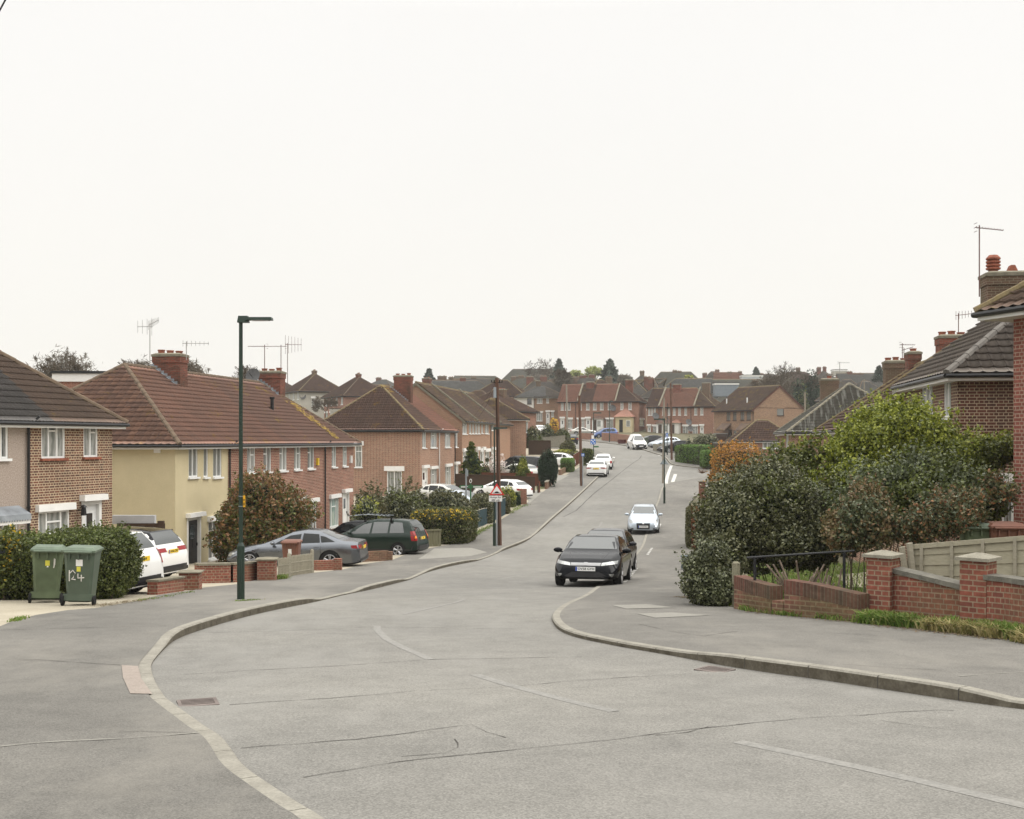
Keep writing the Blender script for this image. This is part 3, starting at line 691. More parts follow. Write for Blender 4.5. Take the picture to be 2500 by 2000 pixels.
        # eaves: soffit/fascia + gutter
        if s.gutter:
            mb = MB(); X0 = -ov + .03 if hip0 else 0; X1 = L + ov - .03 if hip1 else L
            mb.box(X0, X1, -ov + .03, 0, ze - .15, ze - .03)
            if hip0: mb.box(-ov + .03, 0, 0, D, ze - .15, ze - .03)
            if hip1: mb.box(L, L + ov - .03, 0, D, ze - .15, ze - .03)
            mb.build('fascia', s.fascia, root)
            mb = MB(); g = -ov - .03; xa = -ov - .03 if hip0 else 0; xb = L + ov + .03 if hip1 else L; mb.tube([(xa, g, ze - .03), (xb, g, ze - .03)], .055, 8)
            if hip0: mb.tube([(g, g, ze - .03), (g, D + ov, ze - .03)], .055, 8)
            if hip1: mb.tube([(L - g, g, ze - .03), (L - g, D + ov, ze - .03)], .055, 8)
            mb.build('gutter', m_black, root)
        for e in (0, 1):
            if s.roof[e] == 'gable':
                x = -gx - .01 if e == 0 else L + gx - .02; mb = MB()
                for y0, y1 in ((-ov, D / 2), (D + ov, D / 2)):
                    mb.quad([(x, y0, ze - .22), (x, y1, zr - .26), (x, y1, zr - .03), (x, y0, ze - .0)]); mb.quad([(x + .03, y0, ze - .22), (x + .03, y1, zr - .26), (x + .03, y1, zr - .03), (x + .03, y0, ze - .0)]); mb.quad([(x, y0, ze - .22), (x, y1, zr - .26), (x + .03, y1, zr - .26), (x + .03, y0, ze - .22)])
                mb.build('bargeboard', s.fascia, root)
        s.ze_l, s.zr = ze, zr
        return s
    def slope_z(s, v):
        """roof surface height above floor at depth v of the front slope"""
        return s.h + s.rise * (v if v <= s.D / 2 else s.D - v) / (s.D / 2) + .06
    def verge_strip(s, u, m, w_=.10, h_=.10, v0=None, v1=None):
        mb = MB(); v0 = -s.ov if v0 is None else v0; v1 = s.D / 2 if v1 is None else v1
        for (a, b) in ((v0, v1),):
            p, q = Vector((u, a, s.slope_z(a))), Vector((u, b, s.slope_z(b))); mb.quad([p + Vector((-w_, 0, h_)), p + Vector((w_, 0, h_)), q + Vector((w_, 0, h_)), q + Vector((-w_, 0, h_))])
            for sx_ in (-w_, w_): mb.quad([p + Vector((sx_, 0, -.1)), q + Vector((sx_, 0, -.1)), q + Vector((sx_, 0, h_)), p + Vector((sx_, 0, h_))])
        mb.build('verge', m, s.root)
# ------------------------------------------------------------------ cars
m_tyre = plain('tyre_rubber', (.014, .014, .014), .85, .2); m_alloy = plain('alloy_rim', (.45, .45, .46), .3, .5, .8, var=.05)
m_under = plain('car_underside_black', (.01, .01, .01), .9, .1); m_trim = plain('car_black_trim', (.018, .018, .02), .45, .4)
m_cglass = plain('car_glass', (.03, .036, .034), .03, .5, var=.1)
m_cglass.node_tree.nodes['Principled BSDF'].inputs['IOR'].default_value = 1.95; m_chrome = plain('chrome', (.7, .7, .7), .12, .6, .9, var=.03)
m_signgrey = plain('badge_grey', (.3, .3, .3), .3, .5, .5)
m_lens = plain('headlight_lens', (.42, .43, .42), .08, .5, .5, var=.3, scale=12); m_red = plain('tail_light_red', (.26, .010, .012), .2, .35, var=.15)
m_amber = plain('indicator_amber', (.75, .22, .02), .2, .5, var=.05); m_pyel = plain('plate_yellow', (.80, .55, .04), .4, .3, var=.03); m_pwh = plain('plate_white', (.80, .80, .78), .4, .3, var=.03)
m_blue = plain('plate_blue_band', (.02, .06, .35), .4); m_ink = plain('black_lettering', (.01, .01, .01), .6)
def paint(name, c, metal=.0, rough=.28): return plain(name, c, rough, .5, metal, var=.015, coat=1)
p_white = paint('car_paint_white', (.76, .76, .74)); p_grey = plain('car_paint_grey', (.16, .17, .185), .22, .5, .8, var=.02); p_black = plain('car_paint_black', (.004, .005, .007), .07, .16, .0, var=.01); p_silver = paint('car_paint_silver', (.40, .45, .50), .55, .3)
p_green = plain('car_paint_dark_green', (.012, .024, .018), .14, .25, var=.01); p_blue = paint('car_paint_blue', (.02, .06, .20), .3); p_beige = paint('car_paint_silver_beige', (.48, .47, .42), .5, .3)
p_dk = plain('car_paint_charcoal', (.016, .016, .020), .14, .25, var=.01)
PRE = dict(
 hatch=dict(L=4.25, W=1.76, H=1.46, top=[(0, .50), (.04, .62), (.25, .78), (.6, .88), (1.0, .955), (1.12, 1.0), (1.6, 1.235), (2.05, 1.41), (2.5, 1.46), (3.1, 1.445), (3.6, 1.33), (3.95, 1.08), (4.13, .95), (4.22, .75), (4.25, .45)],
            belt=[(0, .45), (.9, .86), (2, .92), (3.6, 1.0), (4.25, .9)], ws=(1.12, 2.05), rw=(3.55, 3.98), sw=[(1.35, 2.0, 2.35, 2.30), (2.38, 2.43, 3.1, 3.1), (3.16, 3.16, 3.42, 3.62)], wh=(.82, 3.42), r=.32),
 saloon=dict(L=4.92, W=1.87, H=1.45, top=[(0, .5), (.05, .62), (.3, .76), (.8, .86), (1.3, .94), (1.42, .98), (1.95, 1.2), (2.4, 1.38), (2.9, 1.45), (3.4, 1.41), (3.9, 1.22), (4.25, 1.06), (4.6, 1.04), (4.82, 1.0), (4.88, .8), (4.92, .5)],
            belt=[(0, .45), (1.2, .86), (4.2, .99), (4.92, .92)], ws=(1.42, 2.4), rw=(3.45, 4.2), sw=[(1.75, 2.35, 2.75, 2.7), (2.78, 2.83, 3.4, 3.45), (3.5, 3.45, 3.62, 4.0)], wh=(.88, 3.82), r=.345),
 coupe=dict(L=4.63, W=1.78, H=1.43, top=[(0, .5), (.05, .62), (.3, .76), (.8, .86), (1.25, .94), (1.35, .98), (1.9, 1.2), (2.35, 1.37), (2.7, 1.43), (3.3, 1.38), (3.8, 1.18), (4.15, 1.03), (4.4, 1.01), (4.55, .98), (4.6, .75), (4.63, .45)],
            belt=[(0, .45), (1.1, .86), (4.1, .98), (4.63, .9)], ws=(1.35, 2.35), rw=(3.35, 4.08), sw=[(1.7, 2.3, 2.7, 2.65), (2.73, 2.78, 3.25, 3.3), (3.34, 3.3, 3.5, 3.85)], wh=(.85, 3.55), r=.33),
 mpv=dict(L=4.32, W=1.74, H=1.62, top=[(0, .55), (.05, .7), (.3, .86), (.75, .97), (.95, 1.04), (1.5, 1.34), (1.95, 1.55), (2.4, 1.62), (3.3, 1.62), (3.85, 1.57), (4.05, 1.35), (4.2, 1.0), (4.28, .8), (4.32, .5)],
            belt=[(0, .5), (.8, .92), (4.0, 1.02), (4.32, .95)], ws=(.95, 1.95), rw=(3.86, 4.18), sw=[(1.25, 1.85, 2.2, 2.15), (2.25, 2.28, 3.0, 2.98), (3.08, 3.08, 3.6, 3.75)], wh=(.80, 3.48), r=.31),
 suv=dict(L=4.42, W=1.90, H=1.65, top=[(0, .6), (.05, .78), (.3, .92), (.9, 1.02), (1.15, 1.08), (1.7, 1.38), (2.1, 1.57), (2.6, 1.64), (3.4, 1.60), (3.95, 1.53), (4.15, 1.30), (4.3, 1.05), (4.4, .85), (4.42, .5)],
            belt=[(0, .55), (1.0, 1.0), (4.1, 1.12), (4.42, 1.0)], ws=(1.15, 2.1), rw=(3.95, 4.27), sw=[(1.45, 2.02, 2.4, 2.36), (2.44, 2.48, 3.1, 3.1), (3.16, 3.16, 3.6, 3.86)], wh=(.85, 3.52), r=.36),
 van=dict(L=4.1, W=1.72, H=1.80, top=[(0, .5), (.05, .7), (.25, .86), (.8, .98), (.95, 1.06), (1.3, 1.35), (1.65, 1.66), (1.95, 1.77), (2.6, 1.82), (3.6, 1.80), (3.95, 1.72), (4.05, 1.2), (4.1, .5)],
            belt=[(0, .5), (.8, .93), (4.1, 1.0)], ws=(.93, 1.72), rw=(3.97, 4.05), sw=[(1.2, 1.6, 1.95, 1.92)], wh=(.75, 3.45), r=.31),
 bigvan=dict(L=4.9, W=1.9, H=1.95, top=[(0, .55), (.05, .8), (.25, 1.0), (.7, 1.15), (.9, 1.25), (1.35, 1.6), (1.7, 1.86), (2.1, 1.95), (4.2, 1.95), (4.75, 1.90), (4.85, 1.2), (4.9, .5)],
            belt=[(0, .55), (.8, 1.12), (4.9, 1.15)], ws=(.9, 1.7), rw=(4.77, 4.85), sw=[(1.15, 1.62, 2.1, 2.08), (2.16, 2.18, 3.4, 3.38), (3.45, 3.46, 4.5, 4.55)], wh=(.9, 3.9), r=.34),
 mini=dict(L=4.03, W=1.69, H=1.49, top=[(0, .52), (.04, .66), (.22, .80), (.55, .91), (.85, .985), (.98, 1.03), (1.45, 1.27), (1.85, 1.44), (2.3, 1.49), (3.0, 1.47), (3.5, 1.38), (3.8, 1.10), (3.93, .9), (4.0, .75), (4.03, .45)],
            belt=[(0, .46), (.8, .88), (3.6, 1.0), (4.03, .9)], ws=(.98, 1.85), rw=(3.5, 3.85), sw=[(1.2, 1.8, 2.35, 2.32), (2.42, 2.47, 3.2, 3.35)], wh=(.78, 3.3), r=.31))
def interp(x, T): return float(np.interp(x, [a for a, b in T], [b for a, b in T]))
m_sglass = plain('car_side_glass', (.010, .012, .012), .05, .35, var=.1)
def car(label, P, fwd, kind, pm, sglass=None, zs=1.0, name='parked_car', cat='car', group=None, glass=None, head='std', tail='std', plates=(None, None), rim=None, scale=1.0, detail=1, trim_low=False, z=None, pitch=None, tailc=None, roof_m=None):
    q = PRE[kind]; L, W, H_ = q['L'], q['W'], q['H']; glass = glass or m_cglass
    fwd = Vector(fwd).normalized(); ang = math.atan2(-fwd.y, -fwd.x)   # local +x runs front -> rear
    zz = H(P[1]) + .0 if z is None else z
    gl = (H(P[1] - fwd.y * 1.5) - H(P[1] + fwd.y * 1.5)) / 3.0 if pitch is None else pitch
    root = empty(name, (P[0], P[1], zz), label=label, cat=cat, group=group); root.rotation_euler = (0, -math.atan(gl), ang); root.scale = (scale, scale, scale * zs)
    xs = sorted(set([round(x, 3) for x in np.linspace(0, L, 46)] + [a for a, b in q['top']])); rows = []; zs0 = .20
    for x in xs:
        zt = interp(x, q['top']); zb = min(zt - .025, interp(x, q['belt']) + .0); gh = max(0, zt - zb)
        fx = min(x / .55, 1); rx = min((L - x) / .45, 1); pl = 1 - .20 * (1 - fx) ** 2.2 - .13 * (1 - rx) ** 2.5; wb = W / 2 * pl
        if gh < .2: wr = wb * .88
        else: wr = wb * .93 - .50 * (gh - .1)
        if .0 < gh < .35: wr = wb * .90 - (gh) * .42
        zs = zs0 + .06 * (1 - fx) ** 2 + .08 * (1 - rx) ** 2; zm = (zs + zb) / 2
        sec = [(0, zs), (wb * .82, zs), (wb * .955, zs + .06), (wb * .995, zm - .02), (wb, zm + (zb - zm) * .45), (wb * .975, zb - .035), (wb * .935, zb),
               (wb * .935 + (wr - wb * .935) * .5, zb + (gh) * .47), (wr, zb + gh * .86), (wr * .90, zb + gh * .955), (wr * .62, zt - .006), (0, zt)]
        rows.append([Vector((x, y, z_)) for y, z_ in sec])
    mb = MB(); full = []
    for r_ in rows: full.append([Vector((p.x, -p.y, p.z)) for p in r_[::-1]] + r_[1:-1] if False else [Vector((p.x, -p.y, p.z)) for p in r_[::-1][:-1]] + r_[0:1] + r_[1:-1])
    V = [tuple(p) for rr in full for p in rr]; n = len(full[0]); F = []
    for i in range(len(full) - 1):
        for k in range(n): F.append((i * n + k, i * n + (k + 1) % n, (i + 1) * n + (k + 1) % n, (i + 1) * n + k))
    F.append(tuple(range(n))); F.append(tuple(range((len(full) - 1) * n, len(full) * n))[::-1])
    me = bpy.data.meshes.new('body'); me.from_pydata(V, [], F); bm = bmesh.new(); bm.from_mesh(me); bmesh.ops.recalc_face_normals(bm, faces=bm.faces); bm.to_mesh(me)
    bvh = BVHTree.FromBMesh(bm); bm.free(); me.polygons.foreach_set('use_smooth', [True] * len(me.polygons)); me.set_sharp_from_angle(angle=R(42))
    mats = [pm, m_under, roof_m or pm]
    for p in me.polygons:
        c = p.center
        if p.normal.z < -.7 or c.z < zs0 + .01: p.material_index = 1
        elif roof_m and c.z > 1.28 and p.normal.z > .5: p.material_index = 2
    mobj('body', me, mats, root)
    def decal(nm, quadc, axis, mat, off=.006, nu=8, nv=4, parent=root, solid=False):
        """quadc: 4 corners (a,b); axis 'f' front(-x): (y,z); 'b' rear: (y,z); 'l'/'r' sides: (x,z); 't' top: (x,y)"""
        V = []; ok = []
        for j in range(nv + 1):
            for i in range(nu + 1):
                s, t = i / nu, j / nv; a = [(1 - s) * (1 - t) * quadc[0][k] + s * (1 - t) * quadc[1][k] + s * t * quadc[2][k] + (1 - s) * t * quadc[3][k] for k in (0, 1)]
                o, d = {'f': (Vector((-2, a[0], a[1])), Vector((1, 0, 0))), 'b': (Vector((L + 2, a[0], a[1])), Vector((-1, 0, 0))), 'l': (Vector((a[0], -3, a[1])), Vector((0, 1, 0))),
                        'r': (Vector((a[0], 3, a[1])), Vector((0, -1, 0))), 't': (Vector((a[0], a[1], 4)), Vector((0, 0, -1)))}[axis]
                h_, n_, _, _ = bvh.ray_cast(o, d)
                if h_ is None: V.append((0, 0, 0)); ok.append(False)
                else:
                    if n_.dot(d) > 0: n_ = -n_
                    V.append(tuple(h_ + n_ * off)); ok.append(True)
        F = [(j * (nu + 1) + i, j * (nu + 1) + i + 1, (j + 1) * (nu + 1) + i + 1, (j + 1) * (nu + 1) + i) for j in range(nv) for i in range(nu)]
        F = [f for f in F if all(ok[k] for k in f) and max((Vector(V[f[0]]) - Vector(V[k])).length for k in f) < .6]
        if not F: return None
        m_ = bpy.data.meshes.new(nm); m_.from_pydata(V, [], F); m_.polygons.foreach_set('use_smooth', [True] * len(F)); m_.update(); return mobj(nm, m_, mat, parent)
    decalf = decal
    T = lambda x: interp(x, q['top'])
    def hw(x, z_):
        h_, n_, _, _ = bvh.ray_cast(Vector((x, 3, z_)), Vector((0, -1, 0))); return abs(h_.y) if h_ else W / 2 * .8
    a, b = q['ws']; za, zb_ = T(a) + .035, T(b) - .045; wa = W / 2 * .80; wt = W / 2 * .93 - .50 * (T(b) - interp(b, q['belt']) - .1) - .06
    decal('windscreen', [(-wa, za), (wa, za), (wt, zb_), (-wt, zb_)], 'f', glass, nu=10, nv=6)
    a, b = q['rw']; za, zb_ = T(b) + .04, T(a) - .035; wa2 = W / 2 * .76; wt2 = wt * .98
    if za < zb_: decal('rear_window', [(-wa2, za), (wa2, za), (wt2, zb_), (-wt2, zb_)], 'b', glass, nu=10, nv=6)
    for (x0, x1, x2, x3) in q['sw']:
        for ax in 'lr':
            zl = lambda x: interp(x, q['belt']) + .045
            t1 = min(T(x1), T(x1 + .1)) - .115; t2 = min(T(x2), T(x2 - .1)) - .115
            decal('side_window', [(x0, zl(x0)), (x3, zl(x3)), (x2, max(t2, zl(x3) + .02)), (x1, max(t1, zl(x0) + .02))], ax, sglass or m_sglass, nu=6, nv=4)
    # wheels
    r = q['r']
    for x in q['wh']:
        for sy in (-1, 1):
            mb = MB(); NN = 22; arch = [(x + math.cos(t) * r * 1.17, r + math.sin(t) * r * 1.17) for t in np.linspace(0, math.pi, 13)]
            Vv = []; Ff = []
            for k, (ax_, az) in enumerate(arch):
                for rr_ in (0.0, .5, 1.0):
                    px_, pz_ = x + (ax_ - x) * rr_, max(zs0 + .012, r + (az - r) * rr_ if az > r else zs0 + .02)
                    h_, n_, _, _ = bvh.ray_cast(Vector((px_, 3 * sy, pz_)), Vector((0, -sy, 0))); Vv.append((px_, (abs(h_.y) + .003) * sy if h_ else W / 2 * sy * .95, pz_))
            for k in range(12):
                for j in range(2): Ff.append((k * 3 + j, k * 3 + j + 1, (k + 1) * 3 + j + 1, (k + 1) * 3 + j))
            m_ = bpy.data.meshes.new('wheel_arch'); m_.from_pydata(Vv, [], Ff); mobj('wheel_arch', m_, m_under, root)
            wr_ = empty('wheel', (x, sy * (W / 2 - .10), r)); wr_.parent = root; wr_.rotation_euler = (0, 0, 0 if sy > 0 else math.pi)
            mb.lathe([(r * .62, -.10), (r * .9, -.11), (r, -.085), (r, .085), (r * .93, .108), (r * .70, .112), (r * .66, .06), (r * .66, -.1)], NN, axis='y'); mb.build('tyre', m_tyre, wr_)
            mb = MB(); mb.lathe([(r * .69, .105), (r * .66, .112), (r * .61, .10), (r * .60, .04)], NN, axis='y')
            for k in range(5):
                t = k * 2 * math.pi / 5 + .3
                for dt in (-.16, .16):
                    e = Vector((math.cos(t + dt), 0, math.sin(t + dt))); p0 = Vector((math.cos(t) * r * .12, .085, math.sin(t) * r * .12)); mb.tube([p0, Vector((e.x * r * .64, .098, e.z * r * .64))], [.03, .022], 4, smooth=False)
            mb.lathe([(0, .10), (r * .16, .095), (r * .16, .05)], 10, axis='y'); mb.build('rim', rim or m_alloy, wr_)
            mb = MB(); mb.lathe([(0, .03), (r * .62, .03)], 14, axis='y'); mb.build('brake_disc', m_under, wr_)
    # mirrors
    xm = q['ws'][0] + .33; zm = interp(xm, q['belt']) + .10
    for sy in (-1, 1):
        mb = MB(); Mx = Matrix.Translation((xm, sy * (W / 2 + .07), zm)) @ Matrix.Diagonal((.075, .13, .075, 1)); bm = bmesh.new(); bmesh.ops.create_icosphere(bm, subdivisions=2, radius=1, matrix=Mx)
        bmesh.ops.create_cube(bm, size=1, matrix=Matrix.Translation((xm + .01, sy * (W / 2 - .06), zm - .05)) @ Matrix.Diagonal((.04, .14, .04, 1))); m_ = bpy.data.meshes.new('mirror'); bm.to_mesh(m_); bm.free(); m_.polygons.foreach_set('use_smooth', [True] * len(m_.polygons)); mobj('mirror', m_, pm if kind != 'van' else m_trim, root)
    zf = T(.12); zbm = .30
    # lights front
    hw0 = W / 2
    if head == 'strip':      # wide thin upswept lamps joined by a bright band
        for sy in (-1, 1):
            decal('headlight', [(sy * .40, .585), (sy * .80, .64), (sy * .81, .735), (sy * .42, .665)], 'f', m_lens, nu=8, nv=3)
        decal('grille_panel', [(-.385, .585), (.385, .585), (.40, .665), (-.40, .665)], 'f', m_signgrey, nu=8, nv=3)
        decal('badge', [(-.05, .60), (.05, .60), (.05, .67), (-.05, .67)], 'f', m_signgrey, off=.016, nu=2, nv=2)
        decal('lower_grille', [(-.62, .275), (.62, .275), (.36, .42), (-.36, .42)], 'f', m_trim, nu=8, nv=3)
        for sy in (-1, 1): decal('fog_light', [(sy * .64, .33), (sy * .69, .28), (sy * .74, .37), (sy * .62, .37)], 'f', m_lens, nu=3, nv=3)
        decal('lower_lip', [(-.80, .235), (.80, .235), (.80, .262), (-.80, .262)], 'f', m_trim, off=.02, nu=8, nv=1)
        for sy in (-1, 1): decal('bonnet_crease', [(1.0, sy * .56), (.30, sy * .42), (.30, sy * .405), (1.0, sy * .545)], 't', m_trim, off=.003, nu=6, nv=1)
    elif head == 'mini':
        for sy in (-1, 1):
            decal('headlight', [(sy * .50, .62), (sy * .73, .62), (sy * .76, .80), (sy * .60, .76)], 'f', m_lens, nu=4, nv=4)
            decal('fog_light', [(sy * .50, .28), (sy * .70, .30), (sy * .70, .36), (sy * .52, .36)], 'f', m_trim, nu=3, nv=2)
        decal('grille', [(-.34, .30), (.34, .30), (.36, .60), (-.36, .60)], 'f', m_trim, nu=6, nv=4)
        decal('grille_lip', [(-.36, .59), (.36, .59), (.36, .62), (-.36, .62)], 'f', m_trim, off=.015, nu=6, nv=1)
        decal('badge', [(-.05, .575), (.05, .575), (.05, .635), (-.05, .635)], 'f', m_chrome, off=.02, nu=1, nv=1)
    else:
        zl = min(.74, zf - .05)
        for sy in (-1, 1): decal('headlight', [(sy * hw0 * .52, zl - .12), (sy * hw0 * .86, zl - .12), (sy * hw0 * .9, zl + .02), (sy * hw0 * .6, zl)], 'f', m_lens, nu=5, nv=3)
        decal('grille', [(-.36, zl - .12), (.36, zl - .12), (.42, zl), (-.42, zl)], 'f', m_trim, nu=6, nv=2)
        decal('lower_grille', [(-.6, .28), (.6, .28), (.5, .42), (-.5, .42)], 'f', m_trim, nu=6, nv=2)
    if head == 'van':
        decal('bumper', [(-.84, .26), (.84, .26), (.84, .60), (-.84, .60)], 'f', m_trim, off=.03, nu=8, nv=3)
    # rear
    zt = interp(q['L'] - .15, q['belt'])
    tc_ = tailc or m_red
    if tail == 'tall':
        for sy in (-1, 1):
            decal('tail_light', [(sy * hw0 * .74, .72), (sy * hw0 * .93, .72), (sy * hw0 * .86, 1.12), (sy * hw0 * .70, 1.12)], 'b', tc_, nu=3, nv=6, off=.015)
            decal('indicator', [(sy * hw0 * .75, .82), (sy * hw0 * .92, .82), (sy * hw0 * .90, .92), (sy * hw0 * .74, .92)], 'b', m_amber, nu=3, nv=3, off=.02)
            decal('tail_light', [(L - .22, .72), (L - .03, .72), (L - .10, 1.12), (L - .30, 1.12)], 'l' if sy < 0 else 'r', tc_, nu=3, nv=4, off=.012)
    else:
        y0, y1, z0, z1 = dict(std=(.66, .93, -.20, -.05), wide=(.34, .93, -.15, -.03), slant=(.45, .95, -.17, -.05), high=(.80, .95, -.30, .05))[tail]
        for sy in (-1, 1):
            decal('tail_light', [(sy * hw0 * y0, zt + z0 + (.05 if tail == 'slant' else 0)), (sy * hw0 * y1, zt + z0), (sy * hw0 * y1, zt + z1), (sy * hw0 * y0, zt + z1)], 'b', tc_, nu=6, nv=3, off=.012)
            decal('tail_light', [(L - .30, zt + z0 + .02), (L - .04, zt + z0), (L - .06, zt + z1), (L - .34, zt + z1)], 'l' if sy < 0 else 'r', tc_, nu=4, nv=2, off=.012)
    decal('rear_bumper', [(-hw0 * .86, .27), (hw0 * .86, .27), (hw0 * .80, .42), (-hw0 * .80, .42)], 'b', m_trim, nu=8, nv=2, off=.012)
    if trim_low:
        decal('rear_bumper_skirt', [(-hw0 * .95, .24), (hw0 * .95, .24), (hw0 * .95, .50), (-hw0 * .95, .50)], 'b', m_trim, nu=8, nv=3, off=.025)
        for ax in 'lr': decal('sill_trim', [(.3, .22), (L - .3, .22), (L - .3, .36), (.3, .36)], ax, m_trim, nu=10, nv=2, off=.01)
    if detail:
        for ax in 'lr':
            for xd in ([q['sw'][0][3] + .02, q['sw'][1][3] + .02] if len(q['sw']) > 1 else [q['sw'][0][3] + .03]):
                decal('door_seam', [(xd, .34), (xd + .012, .34), (xd + .012, interp(xd, q['belt']) + .02), (xd, interp(xd, q['belt']) + .02)], ax, m_under, nu=1, nv=6, off=.002)
                decal('door_handle', [(xd - .24, interp(xd, q['belt']) - .13), (xd - .07, interp(xd, q['belt']) - .13), (xd - .07, interp(xd, q['belt']) - .10), (xd - .24, interp(xd, q['belt']) - .10)], ax, m_trim if kind == 'van' else pm, nu=2, nv=1, off=.03)
    # plates
    for side, txt in (('f', plates[0]), ('b', plates[1])):
        if txt is None: continue
        zc = (.50 if head == 'strip' else .44 if head in ('mini', 'van') else .46) if side == 'f' else (zt - .14 if tail != 'tall' else .80)
        h_, n_, _, _ = bvh.ray_cast(Vector((-2 if side == 'f' else L + 2, 0, zc)), Vector((1 if side == 'f' else -1, 0, 0)))
        X = h_.x + (-.03 if side == 'f' else .03); sg = -1 if side == 'f' else 1
        mb = MB(); mb.box(X - .012, X + .012, -.26, .26, zc - .056, zc + .056); pl = mb.build('number_plate', m_pwh if side == 'f' else m_pyel, root)
        mb = MB(); yb = .26 if side == 'f' else -.26; mb.box(X + sg * .013, X + sg * .016, min(yb, yb - sg * -.045 if side == 'f' else yb + .045) if False else (.215 if side == 'f' else -.258), (.258 if side == 'f' else -.215), zc - .054, zc + .054); mb.build('blue_band', m_blue, pl)
        if txt:
            me = text_mesh(txt, .092); to = mobj('lettering', me, m_ink, pl)
            to.rotation_euler = (R(90), 0, R(-90 if side == 'f' else 90)); to.location = (X + sg * .0145, -.02 if side == 'f' else .02, zc)
    root['_'] = 0; del root['_']
    return root, bvh, decal
# ================================================================== GROUND, ROAD, PAVEMENTS
m_ground = concrete('garden_soil_and_grass', (.10, .10, .055), (.17, .15, .10), scale=.5)
m_road = asphalt('asphalt_road', (.168, .162, .148), (.222, .213, .190), .55, (.24, .233, .213))
m_pave = asphalt('asphalt_pavement', (.128, .122, .110), (.192, .182, .162), .6, (.24, .225, .195), 1.3)
m_drive = concrete('drive_concrete_beige', (.30, .265, .20), (.40, .36, .28), scale=.9)
m_kerb = concrete('kerb_stone', (.205, .192, .162), (.30, .283, .24), scale=3); m_kerbf = concrete('kerb_face_grimy', (.065, .055, .04), (.15, .135, .105), scale=5)
m_paint = concrete('worn_road_paint', (.20, .195, .18), (.26, .25, .23), scale=9)
m_paintw = concrete('white_road_paint', (.42, .41, .38), (.62, .61, .57), scale=9)
m_crack = plain('crack_dark', (.07, .066, .06), .95, .05)
m_crackl = plain('joint_line', (.26, .25, .22), .95, .05)
LK = [(788, 2000, .02), (736, 1972, .02), (672, 1931, .02), (591, 1876, .02), (565, 1835, .02), (539, 1801, .02), (500, 1775, .006), (484, 1763, .006), (406, 1708, .006), (400, 1702, .02), (377, 1667, .02), (368, 1635, .02),
      (371, 1618, .02), (400, 1586, .03), (429, 1560, .11), (493, 1537, .12), (580, 1511, .12), (667, 1490, .12), (750, 1474, .12), (783, 1467, .03), (830, 1455, .03), (870, 1447, .03), (895, 1442, .11), (975, 1422, .11),
      (998, 1417, .03), (1030, 1402, .03), (1060, 1392, .10), (1110, 1380, .11), (1155, 1372, .10), (1172, 1368, .03), (1219, 1349, .03), (1232, 1343, .11), (1284, 1323, .11), (1300, 1311, .03), (1325, 1290, .1), (1350, 1267, .1),
      (1382, 1240, .1), (1403, 1221, .1), (1426, 1200, .1), (1460, 1167, .1), (1480, 1147, .1), (1492, 1135, .1), (1500, 1128, .1), (1499, 1123, .1), (1492, 1118, .1), (1481, 1111, .1), (1467, 1104, .1), (1452, 1099.5, .1), (1425, 1094, .1), (1395, 1091, .1), (1350, 1089, .1)]
RK = [(2500, 1733, .05), (2400, 1719, .09), (2311, 1707, .12), (2137, 1681, .125), (1989, 1658, .125), (1864, 1641, .125), (1757, 1624, .12), (1679, 1608, .07), (1583, 1591, .06), (1517, 1580, .06), (1473, 1571, .06), (1424, 1561, .06), (1389, 1551, .06),
      (1363, 1539, .06), (1346, 1516, .05), (1351, 1498, .04), (1375, 1478, .03), (1424, 1458, .03), (1450, 1438, .03), (1495, 1400, .03), (1539, 1365, .03), (1567, 1334, .03), (1576, 1302, .03), (1588, 1266, .04), (1600, 1236, .05), (1606, 1224, .08),
      (1613, 1197, .08), (1621, 1186, .08), (1640, 1178, .03), (1680, 1171, .03), (1730, 1165, .08), (1810, 1158, .08)]
FR = [(1900, 1158, .08), (1820, 1152, .08), (1761, 1147.5, .08), (1680, 1141, .08), (1643, 1136, .08), (1634, 1131, .1), (1628, 1122, .1), (1618, 1114, .1), (1598, 1108, .1), (1569, 1099, .1), (1523, 1088, .1), (1491, 1083.5, .1), (1453, 1079, .1), (1406, 1075.5, .1), (1370, 1074, .1)]
def kl(K, ext0=(), ext1=()):
    P = [(Vector(e[:2]), e[2]) for e in ext0] + [(Vector(G(a, b)[:2]), h) for a, b, h in K] + [(Vector(e[:2]), e[2]) for e in ext1]
    return smooth_poly(P, 2)
LKw = kl(LK, [(4.5, -6, .02), (1.6, 1, .02), (.35, 3.6, .02)], [(-6, 163, .1), (-40, 170, .1)])
RKw = kl(RK, [(20, -3, .1), (9.5, 5.2, .1), (6, 8.35, .05)], [(26, 104, .08), (45, 100, .08)])
FRw = kl(FR, [(48, 108, .08), (30, 110, .08)], [(-6, 181, .1), (-40, 184, .1)])
road_poly = [p for p, h in LKw] + [p for p, h in FRw][::-1] + [p for p, h in RKw][::-1] + [Vector((20, -6))]
road = sheet('road', road_poly, lambda x, y: H(y), m_road, .9)
KP = np.array([[p.x, p.y, h] for K in (LKw, RKw, FRw) for p, h in [(a[0].lerp(b[0], t), a[1] * (1 - t) + b[1] * t) for a, b in zip(K[:-1], K[1:]) for t in (0, .25, .5, .75)]])
def poff(x, y):
    d = np.hypot(KP[:, 0] - x, KP[:, 1] - y); i = int(np.argmin(d)); w_ = max(0, 1 - d[i] / 1.3); return KP[i, 2] * w_ + .10 * (1 - w_)
def offset(K, dist):
    o = []
    for i, (p, h) in enumerate(K):
        t = (K[min(i + 1, len(K) - 1)][0] - K[max(i - 1, 0)][0]).normalized(); o.append((p + Vector((-t.y, t.x)) * dist, h))
    return o
